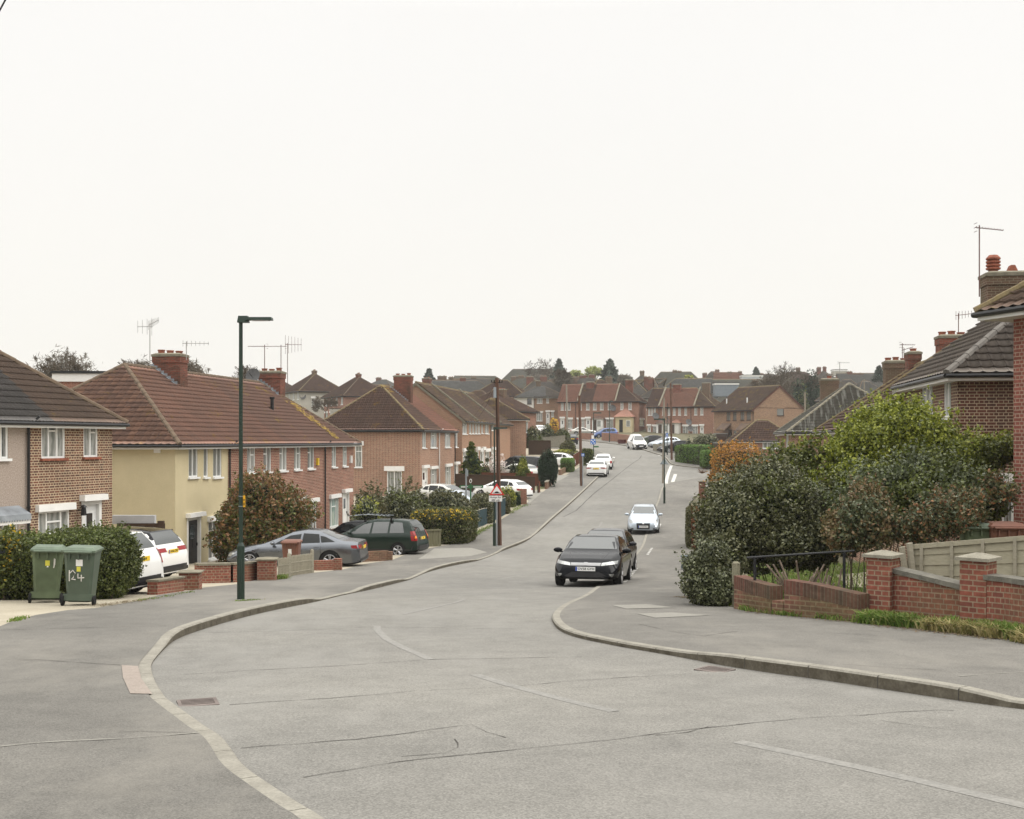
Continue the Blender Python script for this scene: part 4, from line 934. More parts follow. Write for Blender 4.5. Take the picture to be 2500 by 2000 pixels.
def kerb(K, side, wd=.135, blk=.915, far=60):
    """kerb stones laid end to end along a line, chamfered top edge"""
    mb = MB(); O = offset(K, side * wd); acc = 0; 
    for i in range(len(K) - 1):
        (a, ha), (b, hb) = K[i], K[i + 1]; (c, _), (d, _) = O[i], O[i + 1]; L = (b - a).length
        if L < 1e-4: continue
        cuts = [0.0]; s = blk - acc
        while s < L and a.y < far: cuts.append(s / L); s += blk
        acc = (acc + L) % blk; cuts.append(1.0)
        for j in range(len(cuts) - 1):
            t0, t1 = cuts[j], cuts[j + 1]
            if j > 0: t0 += .006 / L
            if j < len(cuts) - 2: t1 -= .006 / L
            q = lambda A_, B_, t, z: (*A_.lerp(B_, t), z)
            z0, z1 = H(a.lerp(b, t0).y), H(a.lerp(b, t1).y); h0, h1 = ha + (hb - ha) * t0 + .004, ha + (hb - ha) * t1 + .004; ch = min(.02, h0 * .4)
            f = .12
            P = [q(a, b, t0, z0 - .05), q(a, b, t1, z1 - .05), q(a, b, t1, z1 + h1 - ch), q(a, b, t0, z0 + h0 - ch)]
            Q = [(*a.lerp(b, t0).lerp(c.lerp(d, t0), f), z0 + h0), (*a.lerp(b, t1).lerp(c.lerp(d, t1), f), z1 + h1), q(c, d, t1, z1 + h1), q(c, d, t0, z0 + h0)]
            mb.quad(P, mi=2); mb.quad([P[3], P[2], Q[1], Q[0]]); mb.quad([Q[0], Q[1], Q[2], Q[3]])
            mb.quad([P[0], P[3], Q[0], Q[3], q(c, d, t0, z0 - .05)]); mb.quad([P[1], P[2], Q[1], Q[2], q(c, d, t1, z1 - .05)])
            if j > 0: e = .02 / L; mb.quad([(*a.lerp(b, t0 - e).lerp(c.lerp(d, t0), .02), z0 - .05), (*a.lerp(b, t0).lerp(c.lerp(d, t0), .02), z0 - .05), (*a.lerp(b, t0).lerp(c.lerp(d, t0), .02), z0 + h0 - .012), (*a.lerp(b, t0 - e).lerp(c.lerp(d, t0), .02), z0 + h0 - .012)], mi=1)
    o = mb.build('kerb', [m_kerb, m_crack, m_kerbf]); o['kind'] = 'structure'; return o
kerb(LKw, 1); kerb(RKw, -1); kerb(FRw, -1, far=0)
# pavements
LB = [(-40, 1560), (0, 1546), (35, 1531), (90, 1516), (165, 1504), (235, 1498), (330, 1481), (390, 1464), (470, 1452), (500, 1444), (575, 1436), (640, 1421), (676, 1418), (765, 1406), (835, 1398), (900, 1382), (958, 1373), (1010, 1352), (1077, 1338), (1140, 1330), (1160, 1312), (1200, 1288), (1250, 1256),
      (1284, 1233), (1320, 1208), (1345, 1190), (1372, 1168), (1400, 1152), (1425, 1136), (1443, 1128), (1447, 1116), (1438, 1106), (1415, 1099)]
LBw = [Vector(G(a, b)[:2]) for a, b in LB]
lp = [p for p, h in offset(LKw, .13)][:-1] + [Vector((-38, 166))] + [Vector((-10, 158))] + LBw[::-1] + [Vector((-14, 19)), Vector((-14, -6))]
pave_l = sheet('pavement', lp, lambda x, y: H(y) + poff(x, y), m_pave, .8)
RB = [(2560, 1590), (2500, 1572), (2440, 1562), (2388, 1553), (2270, 1540), (2150, 1528), (2111, 1531), (2000, 1522), (1886, 1513), (1802, 1500), (1735, 1484), (1674, 1466), (1680, 1440), (1700, 1400), (1693, 1350), (1683, 1310), (1678, 1270), (1682, 1235), (1700, 1214), (1716, 1196), (1740, 1186), (1810, 1175)]
RBw = [Vector((16, 9)), Vector((10, 13.4))] + [Vector(G(a, b)[:2]) for a, b in RB] + [Vector((30, 96)), Vector((45, 93))]
rp = [p for p, h in offset(RKw, -.13)] + RBw[::-1]
pave_r = sheet('pavement', rp, lambda x, y: H(y) + poff(x, y), m_pave, .8)
FB = [(1900, 1146), (1790, 1140), (1742, 1137), (1700, 1133), (1672, 1122), (1655, 1108), (1640, 1100), (1600, 1094), (1545, 1083), (1500, 1078.5), (1460, 1074), (1406, 1071), (1370, 1070)]
FBw = [Vector((60, 112)), Vector((34, 114))] + [Vector(G(a, b)[:2]) for a, b in FB] + [Vector((-40, 188))]
fp = [p for p, h in offset(FRw, -.13)] + FBw[::-1]
pave_f = sheet('pavement', fp, lambda x, y: H(y) + poff(x, y), m_pave, 1.2)
# left drives / forecourts
dp = [p + Vector((.0, 0)) for p in LBw] + [Vector((-2, 150)), Vector((-30, 150)), Vector((-30, 18)), Vector((-14, 18))]
drv = sheet('driveway', dp, lambda x, y: H(y) + .085 - .06 * min(1, max(0, (-x - 12) / 6)), m_drive, 1.4)
gx = np.concatenate([np.arange(-260, -40, 20), np.arange(-40, 60, 4), np.arange(60, 301, 20)]); gy = np.concatenate([np.arange(-30, 260, 3.0), np.arange(260, 1500, 20)])
XX, YY = np.meshgrid(gx, gy); V = np.stack([XX.ravel(), YY.ravel(), (Hn(YY) - .12).ravel()], 1); nr, nc = XX.shape; I = np.arange(nr * nc).reshape(nr, nc)
F = np.stack([I[:-1, :-1], I[:-1, 1:], I[1:, 1:], I[1:, :-1]], -1).reshape(-1, 4)
gr = mobj('ground', arrmesh('ground', V, F, smooth=True), m_ground); gr['kind'] = 'structure'
def ribbon(name, px, wd, mat, z=.004, jit=0, off=None, world=False, wtap=False, seg=.12):
    P = [Vector(G(*p)[:2]) if not world else Vector(p) for p in px]; Q = []
    for i in range(len(P) - 1):
        n = max(1, int((P[i + 1] - P[i]).length / seg)) if jit or seg > .5 or True else 1
        for j in range(n): Q.append(P[i].lerp(P[i + 1], j / n))
    Q.append(P[-1])
    if jit:
        w_ = 0; 
        for i in range(1, len(Q) - 1):
            t = (Q[i + 1] - Q[i - 1]).normalized(); w_ = w_ * .8 + rnd.uniform(-1, 1) * jit; Q[i] = Q[i] + Vector((-t.y, t.x)) * w_
    mb = MB()
    W_ = [wd * (rnd.uniform(.2, 1.4) if jit else 1) for _ in Q]
    for i in range(len(Q) - 1):
        t = (Q[i + 1] - Q[i]).normalized(); n = Vector((-t.y, t.x)) * .5; a, b = Q[i], Q[i + 1]
        zo = (lambda p: H(p.y) + z + (poff(p.x, p.y) if off else 0))
        mb.quad([(*(a - n * W_[i]), zo(a)), (*(b - n * W_[i + 1]), zo(b)), (*(b + n * W_[i + 1]), zo(b)), (*(a + n * W_[i]), zo(a))])
    o = mb.build(name, mat); o['kind'] = 'structure'; return o
for c in ([(440, 1648), (620, 1637), (800, 1627), (1060, 1611), (1420, 1604)], [(560, 1722), (800, 1706), (1010, 1687), (1250, 1678), (1330, 1670), (1500, 1656), (1690, 1645)],
          [(590, 1828), (740, 1816), (870, 1806), (1000, 1789), (1110, 1776), (1150, 1771), (1190, 1788), (1235, 1802)], [(740, 1900), (900, 1876), (1060, 1852), (1180, 1838), (1320, 1826), (1460, 1812), (1590, 1797), (1700, 1782), (1850, 1766), (1960, 1756), (2110, 1746), (2220, 1738), (2330, 1735)],
          [(500, 1546), (660, 1542), (900, 1532), (1250, 1536)], [(1110, 1806), (1118, 1826), (1090, 1840), (980, 1848)], [(1600, 1796), (1680, 1790), (1730, 1776)], [(2150, 1760), (2300, 1782), (2420, 1790)]):
    ribbon('road_crack', c, .010, m_crack, .004, .016)
ribbon('road_seam', [(1375, 1262), (1405, 1248), (1450, 1205), (1480, 1182), (1510, 1158), (1545, 1131), (1562, 1120), (1566, 1112)], .07, m_crack, .004, .01)
ribbon('road_seam', [(1378, 1195), (1430, 1187), (1500, 1183), (1560, 1182)], .06, m_crack, .004, .01)
for c in ([(0, 1861), (130, 1845), (300, 1826), (400, 1812), (485, 1799)],): ribbon('pavement_joint', c, .018, m_crackl, .006, .003, off=True)
for c in ([(0, 1557), (100, 1554), (250, 1550), (405, 1548)], [(0, 1634), (120, 1633), (295, 1634)], [(2340, 1680), (2420, 1672), (2500, 1666)]): ribbon('pavement_joint', c, .015, m_crackl if c[0][0] > 2000 else m_crack, .006, .004, off=True)
for c in ([(290, 1810), (340, 1803), (400, 1802), (470, 1800)], [(1560, 1540), (1640, 1560), (1720, 1572), (1800, 1560)], [(2050, 1650), (2200, 1660), (2300, 1664)], [(1950, 1560), (2060, 1566), (2180, 1575)]): ribbon('pavement_crack', c, .009, m_crack, .006, .01, off=True)
# worn centre line, give-way marks, parking dashes
ribbon('lane_marking', [(921, 1529), (921, 1538), (932, 1550), (945, 1562), (985, 1582), (1020, 1597), (1050, 1611)], .11, m_paint)
ribbon('lane_marking', [(1160, 1648), (1230, 1670), (1330, 1697), (1400, 1715), (1500, 1738)], .11, m_paint)
ribbon('lane_marking', [(1800, 1812), (1960, 1845), (2100, 1875), (2260, 1912), (2400, 1945), (2560, 1984)], .11, m_paint)
ribbon('lane_marking', [(985, 1500), (1030, 1490), (1110, 1472), (1135, 1464)], .08, m_paint); ribbon('lane_marking', [(1225, 1413), (1270, 1405)], .09, m_paint); ribbon('lane_marking', [(1462, 1287), (1470, 1275)], .1, m_paint)
ribbon('give_way_line', [(1639, 1137), (1634, 1150), (1629, 1165), (1626, 1181)], .28, m_paintw); ribbon('give_way_line', [(1649, 1158), (1646, 1167), (1642, 1177)], .3, m_paintw)
ribbon('kerbside_line', [(1585, 1102), (1600, 1107), (1612, 1113)], .2, m_paintw)
ribbon('hump_triangle', [(1523, 1122), (1530, 1124)], .9, m_paint); ribbon('hump_triangle', [(1548, 1121), (1555, 1123)], .9, m_paint); ribbon('lane_marking', [(1506, 1132), (1509, 1129), (1512, 1126)], .15, m_paint)
def dashes(a, b, n, wd=.11):
    for i in range(n):
        t0, t1 = i / n, (i + .55) / n; p = (a[0] + (b[0] - a[0]) * t0, a[1] + (b[1] - a[1]) * t0); q = (a[0] + (b[0] - a[0]) * t1, a[1] + (b[1] - a[1]) * t1)
        ribbon('parking_dash', [p, q], wd, m_paintw, .008, off=True, seg=.6)
dashes((1524, 1428), (1556, 1391), 9); dashes((1581, 1358), (1593, 1340), 5); dashes((1604, 1303), (1613, 1281), 6)
# lighter utility patches and rough block paving on pavements
def patch(px, mat, off=True, z=.006, name='paving_patch'):
    P = [Vector(G(*p)[:2]) for p in px]; o = sheet(name, P, lambda x, y: H(y) + z + (poff(x, y) if off else 0), mat, .3); return o
m_patchp = concrete('paving_patch_pink', (.25, .21, .18), (.30, .26, .225), scale=8); m_patchl = concrete('paving_patch_light', (.22, .21, .185), (.26, .25, .22), scale=5)
patch([(297, 1634), (337, 1634), (345, 1665), (372, 1702), (318, 1705), (300, 1665)], m_patchp)
patch([(1494, 1490), (1580, 1489), (1645, 1498), (1530, 1501)], m_patchl); patch([(1556, 1514), (1640, 1511), (1735, 1518), (1600, 1525)], m_patchl)
patch([(1060, 1345), (1150, 1343), (1190, 1352), (1150, 1362), (1020, 1372)], m_patchl); patch([(1290, 1212), (1310, 1200), (1325, 1205), (1290, 1235)], m_patchl); patch([(1360, 1163), (1390, 1163), (1375, 1172), (1358, 1180)], m_patchl)
patch([(2040, 1412), (2125, 1404), (2127, 1445), (2072, 1444)], m_drive, name='garden_path')
# drain gratings
m_iron = plain('cast_iron', (.17, .14, .125), .7, .3, .4, var=.3)
def drain(px, ang, label):
    p = G(*px); r_ = empty('drain_grating', (p.x, p.y, p.z + .004), ang, label, 'drain', 'drain gratings beside the kerb'); mb = MB(); w_, l_ = .17, .15
    for a in ((-w_, w_, -l_, -l_ + .03), (-w_, w_, l_ - .03, l_), (-w_, -w_ + .03, -l_ + .03, l_ - .03), (w_ - .03, w_, -l_ + .03, l_ - .03)): mb.box(*a, 0, .008)
    for k in range(5): y = -l_ + .04 + k * .05; mb.box(-w_ + .03, w_ - .03, y, y + .026, 0, .006)
    mb.build('grating', m_iron, r_); mb = MB(); mb.box(-w_, w_, -l_, l_, -.02, .0015); mb.build('drain_well', m_under, r_)
drain((483, 1718), .35, 'iron drain grating by the flush left kerb'); drain((1745, 1637), -.72, 'iron drain grating against the raised right kerb')
# ================================================================== HOUSES
UP2 = ((.5, .32), (.5, 0)); UP3 = ((.3, 0), (.4, .25), (.3, 0)); W2 = ((.5, 0), (.5, 0)); W1 = ((1, 0),); W4 = ((.25, .25),) * 4
# L0 near left block
an = math.atan2(1, .3276); P0 = Vector((A(274, 37), 37.0)); d0 = Vector((math.cos(an), math.sin(an))); L0 = 13.0; Ps = P0 - d0 * L0
h = House('brown brick and pebbledash house, nearest on the left', Ps, an, L0, 8.6, -4.3, .72, m_b_brown, m_t_l0, 3.45, ('gable', 'hip'), detail=2, wave=.016, fine=True, cat='house', name='terraced_house', ridgem=m_ridge)
us = h.up(68)[0]; h.wallsegs = [(0, us, m_pebble), (us, 99, m_b_brown)]; h.segs = [(-99, us + .7, m_t_corr), (us + .7, 99, m_t_l0)]
h.wpx(101, 159, 1027, 1119, UP3, sill=m_clay); h.wpx(204, 239, 1028, 1116, ((.5, 0), (.5, .3)), sill=m_clay); h.wpx(-12, 20, 1024, 1120, W2, pane=m_net2)
h.wpx(94, 170, 1247, 1330, ((.25, 0), (.5, .3), (.25, 0)), lintel=.2); h.dpx(199, 247, 1222, lintel=.18)
h.wpx(-25, 44, 1262, 1345, ((.25, .5), (.25, .5), (.25, .5), (.25, .5)), pane=m_darkw, sill=True); h.pipe(us - .05)
h.build()
mb = MB(); a0 = h.up(-25)[0] - .1; a1 = h.up(46)[0]; z0 = h.zp(1268, 20)
for k in range(12):
    u0 = a0 + (a1 - a0) * k / 12; u1 = a0 + (a1 - a0) * (k + 1) / 12; mb.quad([(u0, -.42, z0 + .14), (u1, -.42, z0 + .14), (u1, 0, z0 + .36), (u0, 0, z0 + .36)]); mb.quad([(u0, -.43, z0 - .0), ((u0 + u1) / 2, -.43, z0 - .06), (u1, -.43, z0), (u1, -.42, z0 + .14), (u0, -.42, z0 + .14)])
mb.box(a0, a1, -.40, 0, z0 - .12, z0 - .001, mi=1); mb.build('canopy', [m_lead, m_white], h.root)
mb = MB(); lu = h.up(197)[0] - .12; lz = h.zp(1248, 197); mb.box(lu - .06, lu + .06, -.26, -.14, lz - .12, lz + .12, top=(.015, .015)); mb.box(lu - .08, lu + .08, -.28, -.12, lz + .12, lz + .2, top=(.06, .06)); mb.box(lu - .02, lu + .02, -.14, 0, lz + .02, lz + .06); mb.build('wall_lantern', m_black, h.root)
# dormer behind L0
def boxhouse(name, label, P, ang, w_, d_, z0, z1, m_, cat='house', band=None, roofm=None, group=None):
    r_ = empty(name, (P[0], P[1], z0), ang, label, cat, group); mb = MB(); mb.box(0, w_, 0, d_, 0, z1 - z0 - .5); mb.build('wall', m_, r_)
    mb = MB(); mb.box(-.1, w_ + .1, -.1, d_ + .1, z1 - z0 - .5, z1 - z0 - .12); mb.build('fascia', band or m_white, r_); mb = MB(); mb.box(-.16, w_ + .16, -.16, d_ + .16, z1 - z0 - .12, z1 - z0); mb.build('roof', roofm or m_black, r_); return r_
y = 56.0
boxhouse('flat_roofed_extension', 'red hung-tile box dormer with white band behind the first two roofs', (A(134, y), y), .05, (300 - 134) * y / 2900, 4, Z(960, y), Z(906, y), m_t_terra, 'dormer')
# L1 cream + brick terrace
an1 = math.atan2(1, 450 / 2900); P1 = Vector((-12.33, 43.5)); L1 = 22.9
h = House('cream rendered and red brick terrace with two tall chimneys', P1, an1, L1, 8.0, -4.95, .02, m_b_red, m_t_l1, 3.0, ('hip', 'hip'), detail=2, wave=.024, hipm=m_t_l1hip, ridgem=m_ridge)
us = h.up(557)[0]; ud = h.up(791)[0]; h.wallsegs = [(0, us, m_render), (us, 99, m_b_red)]; h.segs = [(-99, us + 6.3, m_t_l1), (us + 6.3, 99, m_t_l1b)]
for x0, x1, c in ((460.5, 483, W2), (497, 508, W1), (520, 541, W2)): h.wpx(x0, x1, 1088, 1165, c, pane=m_net2, sill=m_upvc)
for i, (x0, x1) in enumerate(((603, 623), (643, 662), (682, 700), (718, 734), (751, 767), (810, 821), (836.5, 847))):
    z1 = h.h - .24; z0 = z1 - 1.17; a0, a1 = h.up(x0)[0], h.up(x1)[0]; h.window(a0, a1, z0, z1, ((.5, .3), (.5, 0)) if i % 3 else ((.45, 0), (.55, .32)), pane=(m_net, m_net2, m_net)[i % 3])
h.dpx(456, 490, 1262, m=m_black, lintel=.16); h.wpx(509, 551, 1270, 1362, W4, pane=m_darkw, lintel=.2, lin_w=.12)
h.dpx(720, 739, 1222, lintel=.2); h.wpx(745, 773, 1227, 1298, ((.22, .2), (.55, .28), (.23, .2)), lintel=.2, pane=m_darkw); h.wpx(805, 827, 1216, 1286, ((.22, 0), (.55, .28), (.23, 0)), lintel=.2, pane=m_teal); h.dpx(836, 852, 1202, lintel=.18)
h.pipe(us + .02); h.pipe(ud)
h.wallsegs = [(0, us, m_render), (us, 99, m_b_red)]
h.build()
va = h.up(392, 'L')[0]; vb = h.up(376, 'L')[0]; za = h.zp(1106, 384, 'L'); mb = MB(); mb.box(-.025, 0, min(va, vb), max(va, vb), za, za + .24)
for k in range(0):
    for j in range(2): mb.box(-.03, -.0255, min(va, vb) + .04 + k * .1, min(va, vb) + .09 + k * .1, za + .04 + j * .1, za + .09 + j * .1, mi=1)
mb.build('air_vent', [m_upvc, m_under], h.root)
H1 = h
# chimney by pixel: front slope position from left edge px on front facade plane approx
def chim_px(h, x0, x1, ytop, Y, depth=1.0, dv=None, **k):
    """chimney whose street side spans pixels x0..x1 at distance Y"""
    xa, xb = A(x0, Y), A(x1, Y); cx_, cy_ = (xa + xb) / 2, Y; rel = Vector((cx_, cy_)) - h.P; u, v = rel.dot(h.d), rel.dot(h.n); zt = Z(ytop, Y) - h.zf
    return u, v, zt, xb - xa
u, v, zt, wd = chim_px(H1, 372, 458, 862, 51.0); H1.chimney(u + .25, v + .1, .78, 1.22, zt, pots=3, zbot=H1.slope_z(v) - 1.6)
u, v, zt, wd = chim_px(H1, 630, 698, 905, 63.5); H1.chimney(u + .25, v + .1, .78, 1.22, zt, pots=3, zbot=H1.slope_z(v) - 1.6)
def flashing(h, u, v0, v1, wd=.16):
    mb = MB(); n = 10
    for i in range(n):
        a, b = v0 + (v1 - v0) * i / n, v0 + (v1 - v0) * (i + 1) / n; z = h.slope_z(a); z2 = h.slope_z(b); mb.quad([(u - wd, a, z + .06), (u, a, z + .06), (u, b, z2 + .06), (u - wd, b, z2 + .06)]); mb.box(u - .012, u, a, b - .01, z + .05, z + .22)
    mb.build('lead_flashing', m_lead, h.root)
m_lich = concrete('lichen_crust', (.26, .17, .04), (.38, .26, .06), scale=6)
def lichen_trail(h, u, v0, v1, spread, n, seed=1, m=None):
    r_ = random.Random(seed); mb = MB()
    for _ in range(n):
        t = r_.random(); v = v0 + (v1 - v0) * t; uu = u + r_.gauss(0, spread * (1 - .5 * t)); s = r_.uniform(.03, .10); z = h.slope_z(v); sl_ = h.rise / (h.D / 2); k = r_.randint(5, 7)
        pts = [(uu + math.cos(q * 6.283 / k) * s * r_.uniform(.6, 1.2), v + math.sin(q * 6.283 / k) * s * .8, z + .075 + math.sin(q * 6.283 / k) * s * .8 * sl_) for q in range(k)]; mb.quad(pts)
    mb.build('lichen', m or m_lich, h.root)['kind'] = 'stuff'
u2, v2, _, _ = chim_px(H1, 630, 698, 905, 63.5); lichen_trail(H1, u2 + .1, v2 - .9, -.1, .42, 230, 3); flashing(H1, u2 - .36, v2 - .5, v2 + 1.0)
u1, v1_, _, _ = chim_px(H1, 372, 458, 862, 51.0); flashing(H1, u1 - .36, v1_ - .5, v1_ + 1.0); 
mb = MB(); uf = 15.2; mb.tube([(uf, 1.9, H1.slope_z(1.9) - .1), (uf, 1.9, H1.slope_z(1.9) + .55)], .09, 10); mb.tube([(uf, 1.9, H1.slope_z(1.9) + .55), (uf, 1.9, H1.slope_z(1.9) + .66)], .13, 10); mb.build('flue', m_black, H1.root)
m_bell = plain('alarm_box_yellow', (.70, .48, .03), .4); ub = H1.up(773.5)[0]; mb = MB(); mb.box(ub - .12, ub + .12, -.1, 0, H1.h - 1.25, H1.h - .9, top=(.02, .0)); mb.build('alarm_box', m_bell, H1.root)
ub = H1.up(855)[0]; mb = MB(); mb.box(ub - .12, ub + .12, -.1, 0, H1.h - 1.25, H1.h - .85, top=(.02, .0)); mb.build('alarm_box', m_upvc, H1.root)
# L2 brick block with hip facing
P2 = Vector((-6.64, 86.0)); an2 = math.atan2(1, .158)
h = House('red brown brick pair with big lichen hip and white downpipe', P2, an2, 12.2, 8.0, -4.1, .96, m_b_red2, m_t_brown, 3.2, ('hip', 'none'), detail=2, wave=.03, ridgem=m_ridgel, segs=None, fascia=m_black)
h.segs = [(-99, 6.0, m_t_brown), (6.0, 99, m_t_terra)]
for x0, x1, c in ((1031, 1040, W2), (1051, 1066, UP3), (1086, 1099.5, UP3), (1110, 1117, W2)): a0, a1 = h.up(x0)[0], h.up(x1)[0]; h.window(a0, a1, h.h - 1.5, h.h - .22, c)
h.dpx(1030.5, 1043, 1143, lintel=.22); h.wpx(1051, 1066, 1145, 1196, UP3, lintel=.22); h.wpx(1087, 1101, 1139, 1186, UP3, lintel=.22); h.dpx(1109, 1118, 1134, lintel=.22)
h.wpx(867, 884, 1088, 1141, ((1, .25),), 'L', lintel=.32); h.wpx(945, 981, 1150, 1205, ((.5, 0), (.5, 0)), 'L', lintel=.34, lin_w=.2); h.pipe(6.1, m=m_white); h.pipe(12.1)
h.build(); u, v, zt, wd = chim_px(h, 963, 1005, 916, 93.0); h.chimney(u + .1, v, .75, 1.35, zt, pots=3, zbot=h.slope_z(v) - 1.6); H2 = h; lichen_trail(h, .6, .2, 0, .3, 60, 5); flashing(h, u - .35, v - .5, v + 1.0)
lichen_trail(h, 4.4, 3.9, 3.2, .7, 120, 8)
# L3 tan block
P3 = Vector((-4.25, 101.0)); an3 = math.atan2(1, .165)
h = House('tan brick terrace with raised party walls and a row of narrow windows', P3, an3, 25.0, 8.0, -3.15, 1.85, m_b_tan, m_t_lich, 3.1, ('gable', 'none'), detail=1, ridgem=m_ridgel, fascia=m_cement)
for x0, x1, y0, y1, c in ((1129, 1140, 1028, 1060, UP3), (1145, 1150.5, 1028, 1059, W1), (1153, 1158, 1028, 1059, W1), (1160, 1165.6, 1028, 1059, UP2), (1167, 1172, 1028, 1059, UP2), (1175, 1179.5, 1028, 1058, UP2), (1184, 1193, 1028, 1059, W2), (1199, 1206, 1029, 1051, W1)): h.wpx(x0, x1, y0, y1, c)
for x0, x1 in ((1130, 1141), (1147, 1156), (1172, 1177), (1184, 1195)): h.wpx(x0, x1, 1103, 1135, UP2, lintel=.3)
for x0, x1 in ((1162, 1168), (1176, 1182), (1199, 1208)): h.dpx(x0, x1, 1099, lintel=.3)
h.pipe(h.up(1197)[0]); h.build(); h.verge_strip(5.6, m_cement, .14, .22); h.verge_strip(17.8, m_cement, .14, .22); H3 = h
for x0, x1, yt, Y in ((1040, 1067, 951, 108), (1122, 1144, 958, 121)): u, v, zt, wd = chim_px(h, x0, x1, yt, Y); h.chimney(u, v + .2, .8, 1.1, zt, pots=0, m=m_b_chim2, zbot=h.slope_z(v) - 1.8)
# L4 projecting cross block
P4 = Vector((A(1284, 127), 127.0)); 
h = House('red brick cross wing with cream barge and lichen hip roof', (A(1284, 127) - 7.4, 127.0), 0.0, 7.4, 7.0, -3.0, 2.45, m_b_red2, m_t_lich, 2.1, ('hip', 'hip'), detail=1, ridgem=m_ridgel, ov=.38); h.build()
# ---- right side
def rhouse(label, Pn, Pf, D, zf, ze, wm, rm, rise, roofs, **k):
    """right-hand house: Pn near corner, Pf far corner of the street front; depth to the right"""
    d = Vector(Pn) - Vector(Pf); return House(label, Pf, math.atan2(d.y, d.x), d.length, D, zf, ze, wm, rm, rise, roofs, **k)
h = rhouse('dark brick house with grey tiled hip and tall chimney on the right', (10.8, 28.8), (11.72, 35.5), 8.2, -3.6, 1.78, m_b_dark, m_t_dark, 3.05, ('gable', 'hip'), detail=2, wave=-.03, fascia=m_white, ridgem=m_ridged)
h.wpx(2250, 2277, 925, 1012, UP3, sill=m_upvc); h.wpx(2304, 2322, 915, 1020, W2, sill=m_upvc); 
h.wpx(2446, 2500, 1178, 1300, ((.5, .25), (.5, .25)), 'R', lintel=.22, lin_w=.2)
h.build(); HR1 = h; u, v, zt, wd = chim_px(h, 2395, 2520, 665, 35.6); h.chimney(u, v + .15, .85, 1.6, zt, pots=3, m=m_b_chim2, kind='cowl', zbot=h.slope_z(v) - 1.5)
h = rhouse('brown tiled house stepping down beyond the dark brick house', (11.75, 35.55), (12.85, 43.0), 8.0, -4.1, 1.33, m_b_brown, m_t_lich, 3.0, ('hip', 'none'), detail=1, ridgem=m_ridgel); h.wpx(2133, 2143, 1000, 1050, W2); h.wpx(2160, 2180, 985, 1045, UP3); h.build()
h = rhouse('brown tiled row with three chimneys hidden behind the laurel', (13.5, 45.5), (15.6, 60.0), 8.0, -4.6, .62, m_b_red2, m_t_brown, 2.9, ('hip', 'hip'), detail=1, ridgem=m_ridgel)
h.wpx(2026, 2036, 1058, 1104, W2); h.wpx(2040, 2043, 1058, 1104, W1); h.wpx(2074, 2083, 1056, 1100, W2); h.build()
for x0, x1, yt, Y, pk in ((2276, 2345, 818, 49, 'pot'), (2203, 2234, 858, 56, 'pot'), (2148, 2205, 880, 59, 'pot')): u, v, zt, wd = chim_px(h, x0, x1, yt, Y); h.chimney(u, v + .2, .8, wd * .95, zt, pots=3 if wd > 1 else 1, m=m_b_chim if Y < 58 else m_b_chim2, zbot=h.slope_z(v) - 2)
h = rhouse('brick house with white streaked grey pyramid roof', (16.7, 71.0), (17.9, 79.5), 7.8, -4.7, .66, m_b_red2, m_t_grey, 2.85, ('hip', 'hip'), detail=2, wave=.02, ridgem=m_cement)
h.wpx(1919, 1925, 1060, 1100, W2); h.build(); u, v, zt, wd = chim_px(h, 2003, 2046, 924, 79.5); h.chimney(u, v, .8, 1.15, zt, pots=1, m=m_b_chim2, zbot=h.slope_z(v) - 2); h.chimney(.6, 2.1, .5, .8, h.slope_z(2.1) + .7, pots=0, m=m_b_chim2) if False else None
# R0 nearest right
h = House('bright red brick house with lichen covered eaves at the right edge', (9.88, 23.4), math.atan2(-.95, .31), 6.0, 8.0, -3.3, 2.86, m_b_bright, m_t_lich, 3.0, ('hip', 'hip'), detail=2, wave=.03, ov=.5, ridgem=m_ridgel, name='brick_house')
h.segs = None; h.build()
# bungalow
h = House('low bungalow with brown hipped roof and white windows', (A(1795, 112), 112.0), R(-4), 5.6, 4.6, -2.6, .15, m_b_far, m_t_brown, 1.75, ('hip', 'hip'), detail=1, ridgem=m_ridgel, name='bungalow')
h.wpx(1823, 1838, 1076, 1094, W2); h.wpx(1862, 1900, 1075, 1095, UP3); h.build()
# ================================================================== FAR ROWS ON THE HILL
def fpt(px, Y): return (A(px, Y), Y)
h = House('white render and brown brick pair under grey and dark roofs', fpt(1262, 214), 0, 8.6, 8, 2.6, 8.0, m_b_far, m_t_dark, 2.1, ('hip', 'hip'), detail=1, name='house', ov=.5)
u = h.up(1303)[0]; h.wallsegs = [(0, u, m_rwhite), (u, 99, m_b_yell)]; h.segs = [(-99, u + 2.2, m_t_slate), (u + 2.2, 99, m_t_dark)]
h.wpx(1287, 1298, 972, 987, W1, frame=m_brownf, pane=m_glassd); h.wpx(1311, 1324, 970, 985, UP3); h.wpx(1334, 1340, 969, 984, UP2); h.wpx(1310, 1324, 1008, 1028, UP3, lintel=.3); h.wpx(1346, 1352, 1006, 1018, UP2, lintel=.3); h.dpx(1333, 1342, 1006, lintel=.3); h.pipe(h.up(1304)[0]); h.build(); h.chimney(h.L * .46, 4, .8, 1.2, h.h + 3.0, pots=0, m=m_b_chim2)
